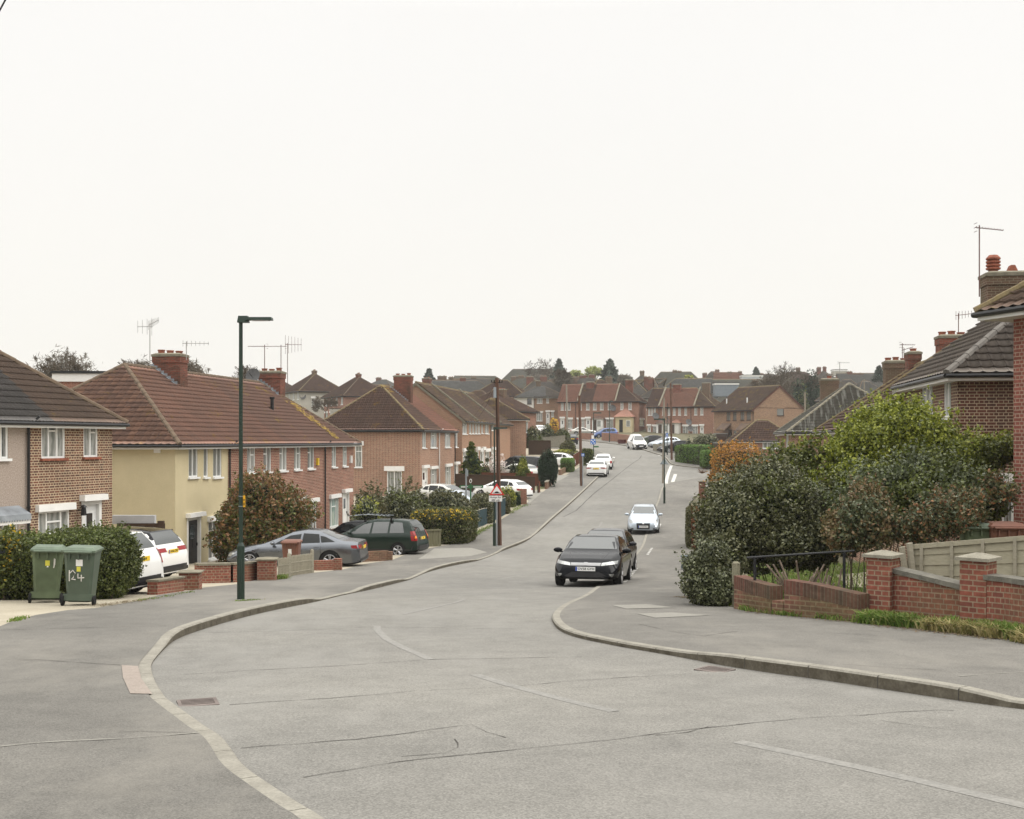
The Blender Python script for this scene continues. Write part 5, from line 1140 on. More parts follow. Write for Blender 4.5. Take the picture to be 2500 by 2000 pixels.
def porch(h, u0, u1, dep, hz, rise, wm, rm, doorm=None, winp=True):
    mb = MB(); mb.box(u0, u1, -dep, 0, -1, hz); mb.build('porch', wm, h.root); mb = MB(); um = (u0 + u1) / 2
    a, b, c_, d_, r1, r2 = (u0 - .3, -dep - .3, hz), (u1 + .3, -dep - .3, hz), (u1 + .3, 0, hz), (u0 - .3, 0, hz), (um - .2, 0, hz + rise), (um + .2, 0, hz + rise)
    mb.quad([a, b, r2, r1]); mb.quad([b, c_, r2]); mb.quad([d_, a, r1]); mb.quad([a, d_, c_, b]); mb.build('porch_roof', rm, h.root)
    if doorm: mb = MB(); mb.box(um - .75, um - .15, -dep - .05, -dep, 0, 2.1); mb.build('porch_door', doorm, h.root)
    if winp: mb = MB(); mb.box(u1 - 1.0, u1 - .3, -dep - .06, -dep, .9, 2.0); w_ = mb.build('porch_window', m_upvc, h.root); mb = MB(); mb.box(u1 - .94, u1 - .36, -dep - .07, -dep - .061, .96, 1.94); mb.build('pane', m_net, w_)
h = House('long brown brick terrace on the bend with terracotta roof stripes', fpt(1362, 207), R(-16), 14.2, 8, 1.45, 6.9, m_b_far, m_t_brown, 3.0, ('gable', 'hip'), detail=1, ov=.35, fascia=m_brownf)
h.segs = [(-99, 3.6, m_t_terra), (3.6, 6.2, m_t_brown), (6.2, 10.2, m_t_terra), (10.2, 99, m_t_brown)]
for x0, x1 in ((1369.5, 1376), (1380, 1393), (1414, 1420), (1431, 1439), (1448, 1456), (1465, 1473), (1484, 1491), (1515, 1522), (1534, 1542)): a0, a1 = h.up(x0)[0], h.up(x1)[0]; h.window(a0, a1, h.h - 1.6, h.h - .25, UP2)
for x0, x1 in ((1386, 1397), (1410, 1416), (1420, 1427), (1480, 1497)): h.wpx(x0, x1, 1024, 1046, UP2, lintel=.3)
for x0, x1 in ((1368, 1378), (1430, 1441)): h.dpx(x0, x1, 1022, lintel=.3)
h.pipe(h.up(1405)[0]); h.wpx(1562, 1572, 1025, 1040, W1, 'R', lintel=.3); h.build(); porch(h, h.up(1508)[0], h.up(1548)[0], 2.0, 2.6, 1.5, m_render, m_t_terra, m_black); porch(h, h.up(1449)[0], h.up(1475)[0], 1.2, 2.3, .5, m_upvc, m_t_brown, m_brownf)
h.verge_strip(3.6, m_cement, .14, .25); h.verge_strip(10.2, m_cement, .12, .2)
for x0, x1, yt in ((1425, 1447, 931), (1525, 1549, 927)): u, v, zt, wd = chim_px(h, x0, x1, yt, 207); h.chimney(u, 3.2, 1.25, .7, zt, pots=0, zbot=h.h + 1.2)
h = House('brown brick terrace with red roof and brown hipped end, right of the bend', fpt(1579, 203), R(-24), 11.6, 8, .6, 5.9, m_b_far, m_t_brown, 3.1, ('gable', 'hip'), detail=1, ov=.35, ridgem=m_ridgel, fascia=m_brownf)
h.segs = [(-99, 2.2, m_t_brown), (2.2, 8.3, m_t_terra), (8.3, 99, m_t_lich)]
for x0, x1 in ((1582.5, 1588), (1590, 1594), (1596, 1601), (1617, 1621), (1631, 1636), (1643, 1649), (1656, 1662), (1671, 1677), (1695, 1702), (1710, 1717)): a0, a1 = h.up(x0)[0], h.up(x1)[0]; h.window(a0, a1, h.h - 1.6, h.h - .25, UP2)
for x0, x1 in ((1594, 1603), (1667, 1680), (1691, 1703)): h.wpx(x0, x1, 1041, 1062, UP2, lintel=.3)
for x0, x1 in ((1581, 1589), (1709, 1718)): h.dpx(x0, x1, 1040, lintel=.3)
h.wpx(1743, 1758, 1048, 1062, W2, 'R', lintel=.3); h.pipe(h.up(1609)[0]); h.pipe(h.up(1687)[0]); h.build(); porch(h, h.up(1609)[0], h.up(1640)[0], 1.6, 2.3, 1.2, m_upvc, m_t_brown, m_brownf); porch(h, h.up(1645)[0], h.up(1662)[0], 1.2, 2.4, .6, m_rwhite, m_t_terra, m_brownf, False)
h.verge_strip(2.2, m_cement, .14, .25); h.verge_strip(8.3, m_cement, .12, .2)
for x0, x1, yt in ((1637, 1660, 937), (1715, 1741, 935)): u, v, zt, wd = chim_px(h, x0, x1, yt, 203); h.chimney(u, 3.2, 1.3, .7, zt, pots=0, m=m_b_chim if x0 < 1700 else m_b_chim2, zbot=h.h + 1.2)
al = R(-60); dd = Vector((math.cos(al), math.sin(al))); Pc = Vector(fpt(1841, 176)); h = House('yellow brown brick gabled pair with two timber porch canopies', Pc - dd * 9.2, al, 9.2, 10.0, -.35, 4.8, m_b_yell, m_t_lich, 3.45, ('gable', 'gable'), detail=1, ov=.45, fascia=plain('barge_brown', (.10, .035, .025)), ridgem=m_ridgel)
for x0, x1 in ((1774, 1783), (1789.5, 1798), (1808, 1817), (1823, 1833)): a0, a1 = h.up(x0)[0], h.up(x1)[0]; h.window(a0, a1, h.h - 1.75, h.h - .45, ((.5, 0), (.5, .3)), frame=m_brownf, pane=m_net2)
h.wpx(1897, 1914, 995, 1015, W1, 'R', frame=m_brownf, pane=m_net2); h.wpx(1791, 1798, 1051, 1068, UP2, frame=m_brownf); h.dpx(1779, 1787, 1050, m=m_brownf, frame=m_brownf, lintel=.05); h.dpx(1819, 1827, 1050, m=m_brownf, frame=m_brownf, lintel=.05); h.pipe(h.L - .15, m=m_brownf); h.build()
for xa, xb in ((1759, 1785), (1806, 1832)):
    a0, a1 = h.up(xa + 4)[0], h.up(xb)[0]; z0 = h.zp(1048, xa); mb = MB(); mb.quad([(a0, -1.3, z0 - .1), (a1, -1.3, z0 - .1), (a1, 0, z0 + .9), (a0, 0, z0 + .9)]); mb.quad([(a0, -1.3, z0 - .25), (a1, -1.3, z0 - .25), (a1, 0, z0 + .75), (a0, 0, z0 + .75)]); mb.quad([(a1, -1.3, z0 - .25), (a1, -1.3, z0 - .1), (a1, 0, z0 + .9), (a1, 0, z0 + .75)]); mb.build('porch_canopy', m_t_lich, h.root)
for uu in (1.6, 6.3): mb = MB(); mb.tube([(uu, 1.2, h.slope_z(1.2) - .1), (uu, 1.2, h.slope_z(1.2) + .8)], .09, 8); mb.build('vent_pipe', m_upvc, h.root)
# generic hill houses -----------------------------------------------------------
BG = [  # px centre of ridge, ridge y, depth, length, angle, roof, wall, rise, roofs, chimney px list [(x0,x1,ytop)], label
 (765, 913, 210, 10, -62, m_t_brown, m_rgrey, 3.0, 'hh', [(772, 790, 905), (719, 733, 918)], 'grey rendered house with brown hipped roof above the first terrace'),
 (872, 921, 196, 10, -62, m_t_brown, m_b_red, 3.0, 'hh', [(882, 900, 913)], 'red brick house with brown hipped roof right of the grey rendered one'),
 (690, 932, 240, 9, -50, m_t_brown, m_b_far, 3.0, 'hh', [], 'brown roof at the far left behind the grey rendered house'),
 (935, 927, 330, 10, -20, m_t_slate, m_b_far, 2.6, 'hh', [(917, 928, 922)], 'small grey slate hip between the two left hill houses'),
 (925, 939, 240, 12, 5, m_t_brown, m_b_far, 2.6, 'hh', [], 'low brown roof behind the brick hill house'),
 (1038, 934, 185, 6.6, -35, m_t_lich, m_b_far, 2.9, 'hh', [(1034, 1056, 923)], 'brown hip with orange lichen left of the slate terrace'),
 (1078, 927, 300, 12, -20, m_t_brown, m_b_far, 3.2, 'hg', [(1069, 1090, 918), (1100, 1110, 921)], 'brown roof with crowded chimney pots on the left skyline'),
 (1128, 929, 262, 15, 4, m_t_slate, m_rwhite, 2.9, 'gh', [(1124, 1136, 922)], 'white walled terrace under a long grey slate roof'),
 (1150, 924, 330, 18, 0, m_t_hill, m_b_far, 2.8, 'hh', [(1151, 1162, 921)], 'dark roof row behind the slate terrace'),
 (1176, 918, 350, 16, 8, m_t_green, m_rwhite, 2.9, 'gh', [(1184, 1198, 920)], 'grey green gable roof with white barge on the skyline'),
 (1207, 950, 150, 7.5, -30, m_t_brown, m_b_far, 2.6, 'hh', [(1224, 1240, 950)], 'dark brown hip just above the raised party walls'),
 (1168, 953, 190, 9, -15, m_t_lich, m_b_far, 2.6, 'hh', [], 'lichen spotted low roof behind the sooty chimney'),
 (1226, 928, 230, 10, -12, m_t_brown, m_b_red, 2.9, 'hh', [(1208, 1218, 928)], 'brown hipped roof with red brick wall behind the telegraph pole'),
 (1300, 901, 420, 22, -8, m_t_green, m_b_far, 4.5, 'hh', [], 'largest grey green hipped roof on the skyline'),
 (1284, 922, 310, 12, -25, m_t_green, m_rwhite, 3.0, 'hh', [(1242, 1256, 919), (1262, 1276, 917)], 'grey green hip with brick chimneys below the largest roof'),
 (1322, 930, 280, 12, 10, m_t_hill, m_b_far, 3.0, 'hh', [(1320, 1334, 918), (1285, 1300, 920)], 'dark roof left of the bare tree foot'),
 (1372, 927, 290, 14, 0, m_t_brown, m_b_far, 3.0, 'hh', [(1399, 1413, 920)], 'dull brown roof beneath the two conifers'),
 (1432, 921, 290, 11, -20, m_t_hill, m_b_far, 3.2, 'hh', [(1415, 1431, 916), (1440, 1452, 915)], 'dark roof with two chimneys under the pale green trees'),
 (1465, 927, 270, 9, 20, m_t_brown, m_b_far, 3.0, 'hh', [(1482, 1497, 920)], 'brown roof below the spiky conifer'),
 (1512, 916, 310, 12, -10, m_t_hill, m_b_far, 3.0, 'hh', [], 'dark roof right of the spiky conifer'),
 (1568, 910, 300, 7, -10, m_t_hill, m_b_far, 3.6, 'hh', [(1563, 1572, 906)], 'steep dark hip standing alone on the middle skyline'),
 (1562, 928, 255, 6, -20, m_t_hill, m_b_far, 3.2, 'hh', [(1575, 1590, 920)], 'dark hip peeping over the terracotta striped terrace'),
 (1650, 908, 320, 16, -5, m_t_green, m_b_far, 4.2, 'hh', [(1643, 1652, 904), (1655, 1663, 906)], 'wide grey hipped roof with twin chimneys on the skyline'),
 (1612, 925, 250, 5, -35, m_t_hill, m_b_far, 3.8, 'hh', [(1576, 1588, 922)], 'dark pyramid roof in front of the wide grey hip'),
 (1672, 924, 270, 12, -10, m_t_slate, m_b_far, 3.2, 'hg', [(1685, 1701, 925)], 'grey slate roof with a red chimney behind the red roofed terrace'),
 (1745, 907, 330, 10, -5, m_t_hill, m_b_far, 3.8, 'hh', [(1747, 1755, 903), (1716, 1725, 911)], 'dark hip with central red chimney on the right skyline'),
 (1793, 909, 320, 11, -5, m_t_terra, m_b_far, 3.6, 'gh', [(1776, 1786, 908), (1803, 1810, 907)], 'pinkish red roof on the right skyline'),
 (1800, 926, 270, 13, -4, m_t_green, m_rwhite, 2.8, 'gg', [(1803, 1815, 929)], 'pale tiled roof with white barge and long dormer'),
 (1842, 930, 262, 8, -30, m_t_hill, m_rwhite, 3.4, 'hh', [(1838, 1853, 928)], 'dark sloping roof behind the yellow brown gable'),
 (1872, 914, 340, 12, -5, m_t_hill, m_b_far, 3.4, 'hh', [(1855, 1863, 912)], 'dark roof half hidden by the bare hedge trees'),
 (1948, 908, 350, 12, 0, m_t_brown, m_b_far, 3.0, 'hh', [(1944, 1952, 898)], 'brown roof behind the thicket with one thin chimney'),
 (2010, 905, 340, 8, 0, m_t_hill, m_b_far, 3.2, 'hh', [(1996, 2003, 897), (2010, 2016, 896)], 'dark hip right of the round evergreen'),
 (2025, 913, 330, 6, 5, m_t_slate, m_b_far, 2.6, 'hh', [], 'grey slate roof beside the flat dormer'),
 (2130, 911, 300, 18, 0, m_t_slate, m_b_far, 4.5, 'gg', [(2081, 2106, 911), (2069, 2079, 907)], 'big plain grey roof at the right skyline'),
 (2068, 926, 200, 9, -20, m_t_hill, m_b_far, 3.4, 'hh', [], 'near dark roof behind the streaked pyramid roof'),
 (2112, 930, 190, 9, 15, m_t_slate, m_b_far, 4.0, 'hh', [], 'grey roof with a light hip behind the brown stepped row'),
]
for i, (px, ry, Y, L, an_, rm, wm, rise, rf, chs, lab) in enumerate(BG):
    D = 8.0; a = R(an_); zr = Z(ry, Y) - .1; ze = zr - rise; zf = ze - 5.0; c = Vector((A(px, Y), Y)); d = Vector((math.cos(a), math.sin(a))); n = Vector((-d.y, d.x))
    P = c - d * L / 2 - n * D / 2
    h = House(lab, P, a, L, D, zf, ze, wm, rm, rise, fascia=m_brownf, roof=tuple({'h': 'hip', 'g': 'gable'}[q] for q in rf), detail=1 if Y < 215 else 0, ov=.4, skirt=9, ridgem=m_ridgel if (i % 3 == 0 and Y < 320) else m_ridge, gutter=Y < 330, group='houses on the hill', name='hillside_house')
    n_w = int(L / 2.4)
    for k in range(n_w):
        u = (k + .5) * L / n_w; h.window(u - .45, u + .45, h.h - 1.6, h.h - .3, W2)
        if Y < 260: h.window(u - .6, u + .6, .8, 2.2, W2, lintel=.3)
    if Y < 215:
        for k in range(2): h.window(2 + k * 3.4, 2.6 + k * 3.4, 2.2, 3.6, W1, 'R', lintel=.3)
    h.build()
    for (x0, x1, yt) in chs:
        u, v, zt, wd = chim_px(h, x0, x1, yt, Y); wd = abs(wd); h.chimney(min(max(u, .5), L - .5) if abs(u - L / 2) > L else u, D / 2, max(.6, wd * abs(math.cos(a)) + .2), .7, zt, pots=2 if Y < 330 else 3, m=m_b_chim if i % 2 else m_b_chim2, zbot=h.h + .5)
boxhouse('box_dormer', 'blue grey box dormer with white fascia on the right hill', fpt(1746, 262), 0, 5.2, 3, Z(968, 262), Z(934, 262), plain('dormer_cladding_grey', (.20, .23, .26)), 'dormer')
boxhouse('box_dormer', 'long white windowed dormer under the right skyline trees', fpt(1811, 315), 0, 5.6, 3, Z(932, 315), Z(915, 315), plain('dormer_cladding_white', (.45, .48, .50)), 'dormer')
boxhouse('box_dormer', 'flat roofed attic dormer left of the plain grey roof', fpt(2036, 330), 0, 3.6, 3, Z(917, 330), Z(902, 330), m_rgrey, 'dormer')
boxhouse('garden_shed', 'dark flat topped shed left of the bungalow', (A(1755, 118), 118), 0, 3.0, 2.6, -2.7, Z(1080, 118), wood('dark_timber', (.03, .025, .02), (.06, .045, .03)), 'shed', roofm=m_t_slate, band=m_brownf)
boxhouse('garden_shed', 'small brown shed with grey roof beside the hip ended terrace', (A(1748, 180), 180), 0, 1.6, 2, -.6, Z(1058, 180), wood('brown_timber', (.06, .03, .02), (.09, .05, .03)), 'shed', roofm=m_t_slate, band=m_brownf)
boxhouse('garden_shed', 'grey shed with brown edge in front of the grey rendered hill house', (A(806, 190), 190), 0, 1.9, 2, 1.8, Z(997, 190), m_rgrey, 'shed', roofm=m_brownf, band=m_rgrey)
m_conifh = leafmat('leaves_conifer_hill', [(.04, .06, .045), (.06, .08, .06), (.08, .10, .07)], .6, .2, .05)
# ---- skyline trees
def hz(Y): return H(Y) - .5
def tree_px(px, yb, yt, Y): return (A(px, Y), Y, Z(yb, Y)), (yb - yt) * Y / 2900
for px, yb, yt, Y, wd_, sd, lab in ((155, 960, 850, 110, 1.2, 3, 'round bare tree above the first roof hip'), (325, 960, 858, 120, 1.15, 4, 'bare tree left of the reddish chimney'), (450, 955, 862, 115, 1.1, 5, 'bare tree right of the reddish chimney'), (600, 965, 885, 130, .7, 6, 'thin bare tree behind the street lamp'),
     (1318, 945, 856, 330, 1.3, 7, 'large bare oak on the skyline'), (1375, 945, 897, 260, .55, 12, 'slim bare brown tree below the conifers'), (1905, 980, 880, 230, .8, 8, 'sprawling bare tree above the yellow brown gable'), (1965, 985, 900, 215, .7, 9, 'reddish bare tree beside the round evergreen'), (1880, 985, 902, 200, .9, 10, 'low bare thicket tree over the gable'), (795, 1018, 958, 178, .8, 11, 'little bare tree in front of the grey rendered house')):
    p, hh = tree_px(px, yb, yt, Y); RMIN[0] = .008 + Y * .00011; bare_tree(p, hh * 1.05, lab, sd, wid=wd_, depth=6, trunk=.22, rr=.018); RMIN[0] = 0
for px, yb, yt, Y, rr, lab in ((1365, 945, 878, 320, .42, 'dark feathery conifer left of the pale trees'), (1489, 940, 879, 300, .60, 'spiky dark conifer on the skyline'), (1047, 950, 902, 300, .40, 'round topped dark conifer by the left chimneys'), (1846, 945, 899, 330, .4, 'small conifer above the white dormer'), (2146, 930, 897, 260, .4, 'conifer tip left of the sooty chimney')):
    p, hh = tree_px(px, yb, yt, Y); conifer(p, hh, hh * rr, lab, [m_conifh], n=3000, size=.5, seed=int(px))
for px, yb, yt, Y, lab, sd in ((1402, 945, 900, 300, 'pale spring green tree left of its taller twin', 21), (1455, 945, 886, 300, 'tall pale spring green tree', 22)):
    p, hh = tree_px(px, yb, yt, Y); bare_tree(p, hh, lab, sd, wid=.6, depth=5, leaf=m_spring, nleaf=2600, lsize=.30)
def shrub(label, x0, x1, yt, yb, mats, n=4000, size=.09, Y=None, n_exp=2.2, amp=.25, dy=None, rot=0, mixf=None, seed=1, name='shrub', cat='shrub', group=None, sprigs=0, zb=None, core=.8, inner=.3, aspect=1.7, flat=None):
    p = G((x0 + x1) / 2, yb) if Y is None else Vector((A((x0 + x1) / 2, Y), Y, Z(yb, Y))); Yc = p.y; w_ = (x1 - x0) * Yc / 2900 / 2; zt = Z(yt, Yc); z0 = p.z if zb is None else zb; hh = zt - z0
    dy = dy or w_ * .9; yc = Yc + (dy * .7 if Y is None else 0)
    w_ *= yc / Yc; zt = Z(yt, yc); hh = zt - z0; X = A((x0 + x1) / 2, yc)
    root = empty(name, (X, yc, z0), rot, label, cat, group)
    if n_exp > 3: bl = [(0, 0, hh * .5, w_, dy, hh * .5)]
    else: bl = [(0, 0, hh * .47, w_, dy, hh * .53), (-w_ * .35, -dy * .1, hh * .35, w_ * .62, dy * .8, hh * .38), (w_ * .38, 0, hh * .33, w_ * .6, dy * .8, hh * .36)]
    bush('foliage', bl, n, size, mats, root, n_exp, amp, core, seed, inner, aspect, sprigs=sprigs, mixf=mixf)
    mb = MB(); 
    for k in range(5): a = k * 1.3; mb.tube([(math.cos(a) * .05, math.sin(a) * .05, -.1), (math.cos(a) * w_ * .4, math.sin(a) * dy * .4, hh * .5)], [.035, .015], 5)
    mb.build('stem', m_bark, root); return root
shrub('round dark evergreen above the yellow brown gable', 1955, 2003, 907, 975, [m_conif], 14000, .22, Y=215, amp=.16, name='evergreen_tree', cat='tree', zb=1.5)
shrub('dark evergreen mass left of the round one', 1925, 1970, 930, 985, [m_conif, m_mid], 9000, .25, Y=212, amp=.2, name='evergreen_tree', cat='tree', zb=1.5, mixf=patchy(.6, .6))
shrub('greenish bush beneath the bare thicket', 1895, 1925, 905, 985, [m_mid, m_hedgeo], 2500, .35, Y=235, amp=.4, zb=3, mixf=patchy(.6, .1))
shrub('yellow bush on the middle skyline', 1670, 1692, 916, 935, [m_ygreen], 700, .35, Y=300, zb=14)

m_thick = leafmat('twiggy_brown_grey', [(.14, .12, .095), (.20, .17, .14), (.13, .125, .09)], .9, .1)
for lab, x0, x1, yt, yb, Y in (('brown twiggy thicket right of the yellow brown gable', 1905, 1962, 918, 985, 225), ('grey twiggy mass above the long dormer', 1858, 1900, 925, 960, 250), ('brown bare hedge under the two conifers', 1352, 1398, 912, 940, 275), ('low twiggy growth beneath the bare oak', 1280, 1345, 918, 935, 322), ('grey brown twigs behind the first chimney', 300, 372, 878, 950, 122), ('grey brown twigs right of the first chimney', 415, 500, 885, 950, 118), ('twiggy crown mass above the first hip', 95, 222, 868, 950, 112), ('twiggy tops left of the thin lamp', 1508, 1540, 918, 940, 280)):
    shrub(lab, x0, x1, yt, yb, [m_thick], 2600 if Y > 130 else 3600, .05 + Y * .0002, Y=Y, amp=.5, inner=.9, core=0, sprigs=120, zb=Z(yb, Y), seed=int(x0), aspect=8)
# ================================================================== WALLS, FENCES, STREET FURNITURE
def wall_run(label, pts, height, mat, thick=.22, coping=None, name='garden_wall', cat='wall', tops=None, group=None, world=False, seg=.6, cop_h=.06, over=.03, sol=None, off=.06):
    """brick wall following the ground; pts are ground pixels (or world xy); tops: optional height per point"""
    W_ = [Vector(G(*p)[:2]) if not world else Vector(p) for p in pts]; o0 = W_[0]; z00 = H(o0.y); root = empty(name, (o0.x, o0.y, z00), label=label, cat=cat, group=group)
    hs = tops or [height] * len(W_); Q = []
    for i in range(len(W_) - 1):
        n = max(1, int((W_[i + 1] - W_[i]).length / seg))
        for j in range(n): Q.append((W_[i].lerp(W_[i + 1], j / n), hs[i] + (hs[i + 1] - hs[i]) * j / n))
    Q.append((W_[-1], hs[-1])); mb = MB(); mc = MB(); s = 0
    for i in range(len(Q) - 1):
        (a, ha), (b, hb) = Q[i], Q[i + 1]; L = (b - a).length; t = (b - a) / L; n = Vector((-t.y, t.x)) * thick / 2; za, zb = H(a.y) + off - z00, H(b.y) + off - z00
        P = lambda q, sg, z: (q.x - o0.x + n.x * sg, q.y - o0.y + n.y * sg, z)
        z0, z1 = za - .3, zb - .3
        for sg in (-1, 1):
            f = [P(a, sg, z0), P(b, sg, z1), P(b, sg, zb + hb), P(a, sg, za + ha)]; uv = [(s, -.3), (s + L, -.3), (s + L, hb), (s, ha)]; mb.quad(f if sg < 0 else f[::-1], uv if sg < 0 else uv[::-1])
        mb.quad([P(a, -1, za + ha), P(b, -1, zb + hb), P(b, 1, zb + hb), P(a, 1, za + ha)], [(s, 0), (s + L, 0), (s + L, thick), (s, thick)])
        if i == 0: mb.quad([P(a, 1, z0), P(a, -1, z0), P(a, -1, za + ha), P(a, 1, za + ha)], [(0, -.3), (thick, -.3), (thick, ha), (0, ha)])
        if i == len(Q) - 2: mb.quad([P(b, -1, z1), P(b, 1, z1), P(b, 1, zb + hb), P(b, -1, zb + hb)], [(0, -.3), (thick, -.3), (thick, hb), (0, hb)])
        if coping:
            k = 1 + over / (thick / 2); T = lambda q, sg, z: (q.x - o0.x + n.x * sg * k, q.y - o0.y + n.y * sg * k, z)
            A_ = [T(a, -1, za + ha), T(a, 1, za + ha), T(a, 1, za + ha + cop_h), T(a, -1, za + ha + cop_h)]; B_ = [T(b, -1, zb + hb), T(b, 1, zb + hb), T(b, 1, zb + hb + cop_h), T(b, -1, zb + hb + cop_h)]
            for x in range(4): mc.quad([A_[x], B_[x], B_[(x + 1) % 4], A_[(x + 1) % 4]])
            mc.quad(A_[::-1]); mc.quad(B_)
        s += L
    mb.build('brickwork', mat, root)
    if coping: mc.build('coping', coping, root)
    return root
def pillar(label, px, w_, h_, mat, cap=None, group=None, world=None, rot=0, name='brick_pillar', caph=.10, z=None):
    p = Vector(world) if world else G(*px); z = H(p.y) + .06 if z is None else z; root = empty(name, (p.x, p.y, z), rot, label, 'pillar', group); mb = MB(); mb.box(-w_ / 2, w_ / 2, -w_ / 2, w_ / 2, -.3, h_); mb.build('brickwork', mat, root)
    if cap: mb = MB(); c = w_ / 2 + .055; mb.box(-c, c, -c, c, h_, h_ + caph * .45); mb.box(-c, c, -c, c, h_ + caph * .45, h_ + caph, top=(c * .8, c * .8), bottom=False); mb.build('cap', cap, root)
    return root
m_soldier = brick('brick_on_edge_mossy', (.12, .050, .036), (.05, .032, .027), (.12, .09, .06), stain=(.09, .09, .05), stain_amt=.5, row=.30, wid=.075, msize=.008)
# right foreground: mossy curved wall (two lengths with a knocked-out gap)
def soldier_wall(label, pts, tops, name='garden_wall'):
    r_ = wall_run(label, pts, 0, m_b_old, .22, None, name, tops=tops)
    W_ = [Vector(G(*p)[:2]) for p in pts]; o0 = W_[0]; z00 = H(o0.y); mb = MB(); s = 0
    for i in range(len(W_) - 1):
        a, b = W_[i], W_[i + 1]; t = (b - a).normalized(); n = Vector((-t.y, t.x)) * .115; L = (b - a).length; za, zb = H(a.y) + .06 - z00 + tops[i], H(b.y) + .06 - z00 + tops[i + 1]; h_ = .22
        P = lambda q, sg, z: (q.x - o0.x + n.x * sg, q.y - o0.y + n.y * sg, z)
        F = [P(a, -1, za), P(b, -1, zb), P(b, -1, zb + h_), P(a, -1, za + h_)]; uv = [(s, 0.01), (s + L, .01), (s + L, .25), (s, .25)]; mb.quad(F, uv); mb.quad([P(b, 1, zb), P(a, 1, za), P(a, 1, za + h_), P(b, 1, zb + h_)], uv)
        mb.quad([P(a, -1, za + h_), P(b, -1, zb + h_), P(b, 1, zb + h_), P(a, 1, za + h_)], uv)
        if i == 0: mb.quad([P(a, 1, za), P(a, -1, za), P(a, -1, za + h_), P(a, 1, za + h_)])
        if i == len(W_) - 2: mb.quad([P(b, -1, zb), P(b, 1, zb), P(b, 1, zb + h_), P(b, -1, zb + h_)])
        s += L
    mb.build('soldier_course', m_soldier, r_); return r_
soldier_wall('mossy low brick wall, left length before the gap', [(1806, 1500), (1850, 1507), (1896, 1514)], [.40, .33, .28])
wall_run('stub of broken brick wall in the gap of the mossy wall', [(1897, 1514), (1925, 1517)], .27, m_b_old, .22, name='garden_wall')
soldier_wall('mossy low brick wall, right length ending at the drive', [(1926, 1517), (1990, 1523), (2050, 1529), (2110, 1535)], [.40, .36, .30, .24])
# bright brick wall with pillars
pillar('brick gate pillar with pale pyramid cap, left one', (2156, 1533), .37, 1.02, m_b_wall, m_stone, rot=-.7); pillar('brick gate pillar with pale pyramid cap, right one', (2388, 1556), .37, 1.02, m_b_wall, m_stone, rot=-.75)
wall_run('red garden wall with stone coping between the two capped pillars', [(2180, 1533), (2270, 1543), (2362, 1553)], .7, m_b_wall, .22, m_coping, tops=[.80, .70, .60], cop_h=.07)
wall_run('red garden wall with stone coping running off the right edge', [(2412, 1558), (2470, 1566), (2530, 1577), (2600, 1592)], .75, m_b_wall, .22, m_coping, tops=[.76, .74, .72, .7], cop_h=.07)
m_pipe = plain('black_painted_pipe', (.012, .013, .015), .5, .4); m_post = concrete('concrete_post', (.20, .19, .13), (.28, .26, .19), scale=4)
m_wgrey = wood('weathered_grey_wood', (.27, .25, .19), (.40, .37, .29), (1.2, 1.2, 9)); m_wdark = wood('dark_brown_fence', (.045, .03, .022), (.09, .055, .035)); m_wmoss = wood('mossy_vertical_boards', (.14, .14, .08), (.24, .22, .15), (9, 9, 1.2)); m_wred = wood('red_brown_fence', (.12, .045, .025), (.18, .07, .04))
m_wpan = wood('pale_larch_panel', (.30, .28, .20), (.42, .39, .30), (3, 3, 14))
# black rail
Yr = 20.2; pa = Vector((A(1823, Yr), Yr, Z(1362, Yr))); pb = Vector((A(2086, Yr - .3), Yr - .3, Z(1345, Yr - .3))); r_ = empty('handrail', (pa.x, pa.y, H(Yr)), label='black tubular handrail behind the mossy wall', cat='handrail'); o = Vector((pa.x, pa.y, H(Yr)))
mb = MB(); mb.tube([pa - o, pb - o], .019, 8); mb.build('rail', m_pipe, r_)
for q in ((1843, 1363), (2061, 1348)): x = A(q[0], Yr) - o.x; mb = MB(); mb.tube([(x, 0, -.2), (x, 0, Z(q[1], Yr) - o.z)], .026, 8); mb.build('post', m_pipe, r_)
def post(label, px, wd, h_, mat, lean=(0, 0), name='fence_post', cat='post', group=None):
    p = G(*px); r_ = empty(name, (p.x, p.y, H(p.y)), label=label, cat=cat, group=group); mb = MB(); mb.tube([(0, 0, -.2), (lean[0], lean[1], h_)], wd, 4, smooth=False); mb.box(lean[0] - wd * .75, lean[0] + wd * .75, lean[1] - wd * .75, lean[1] + wd * .75, h_ - .01, h_ + .02, top=(.02, .02)); mb.build('shaft', mat, r_); return r_
post('mossy concrete post at the left end of the mossy wall', (1797, 1494), .075, .88, m_post); post('grey timber post behind the left capped pillar', (2143, 1440), .09, .95, m_wgrey); 
Yp = 19.2
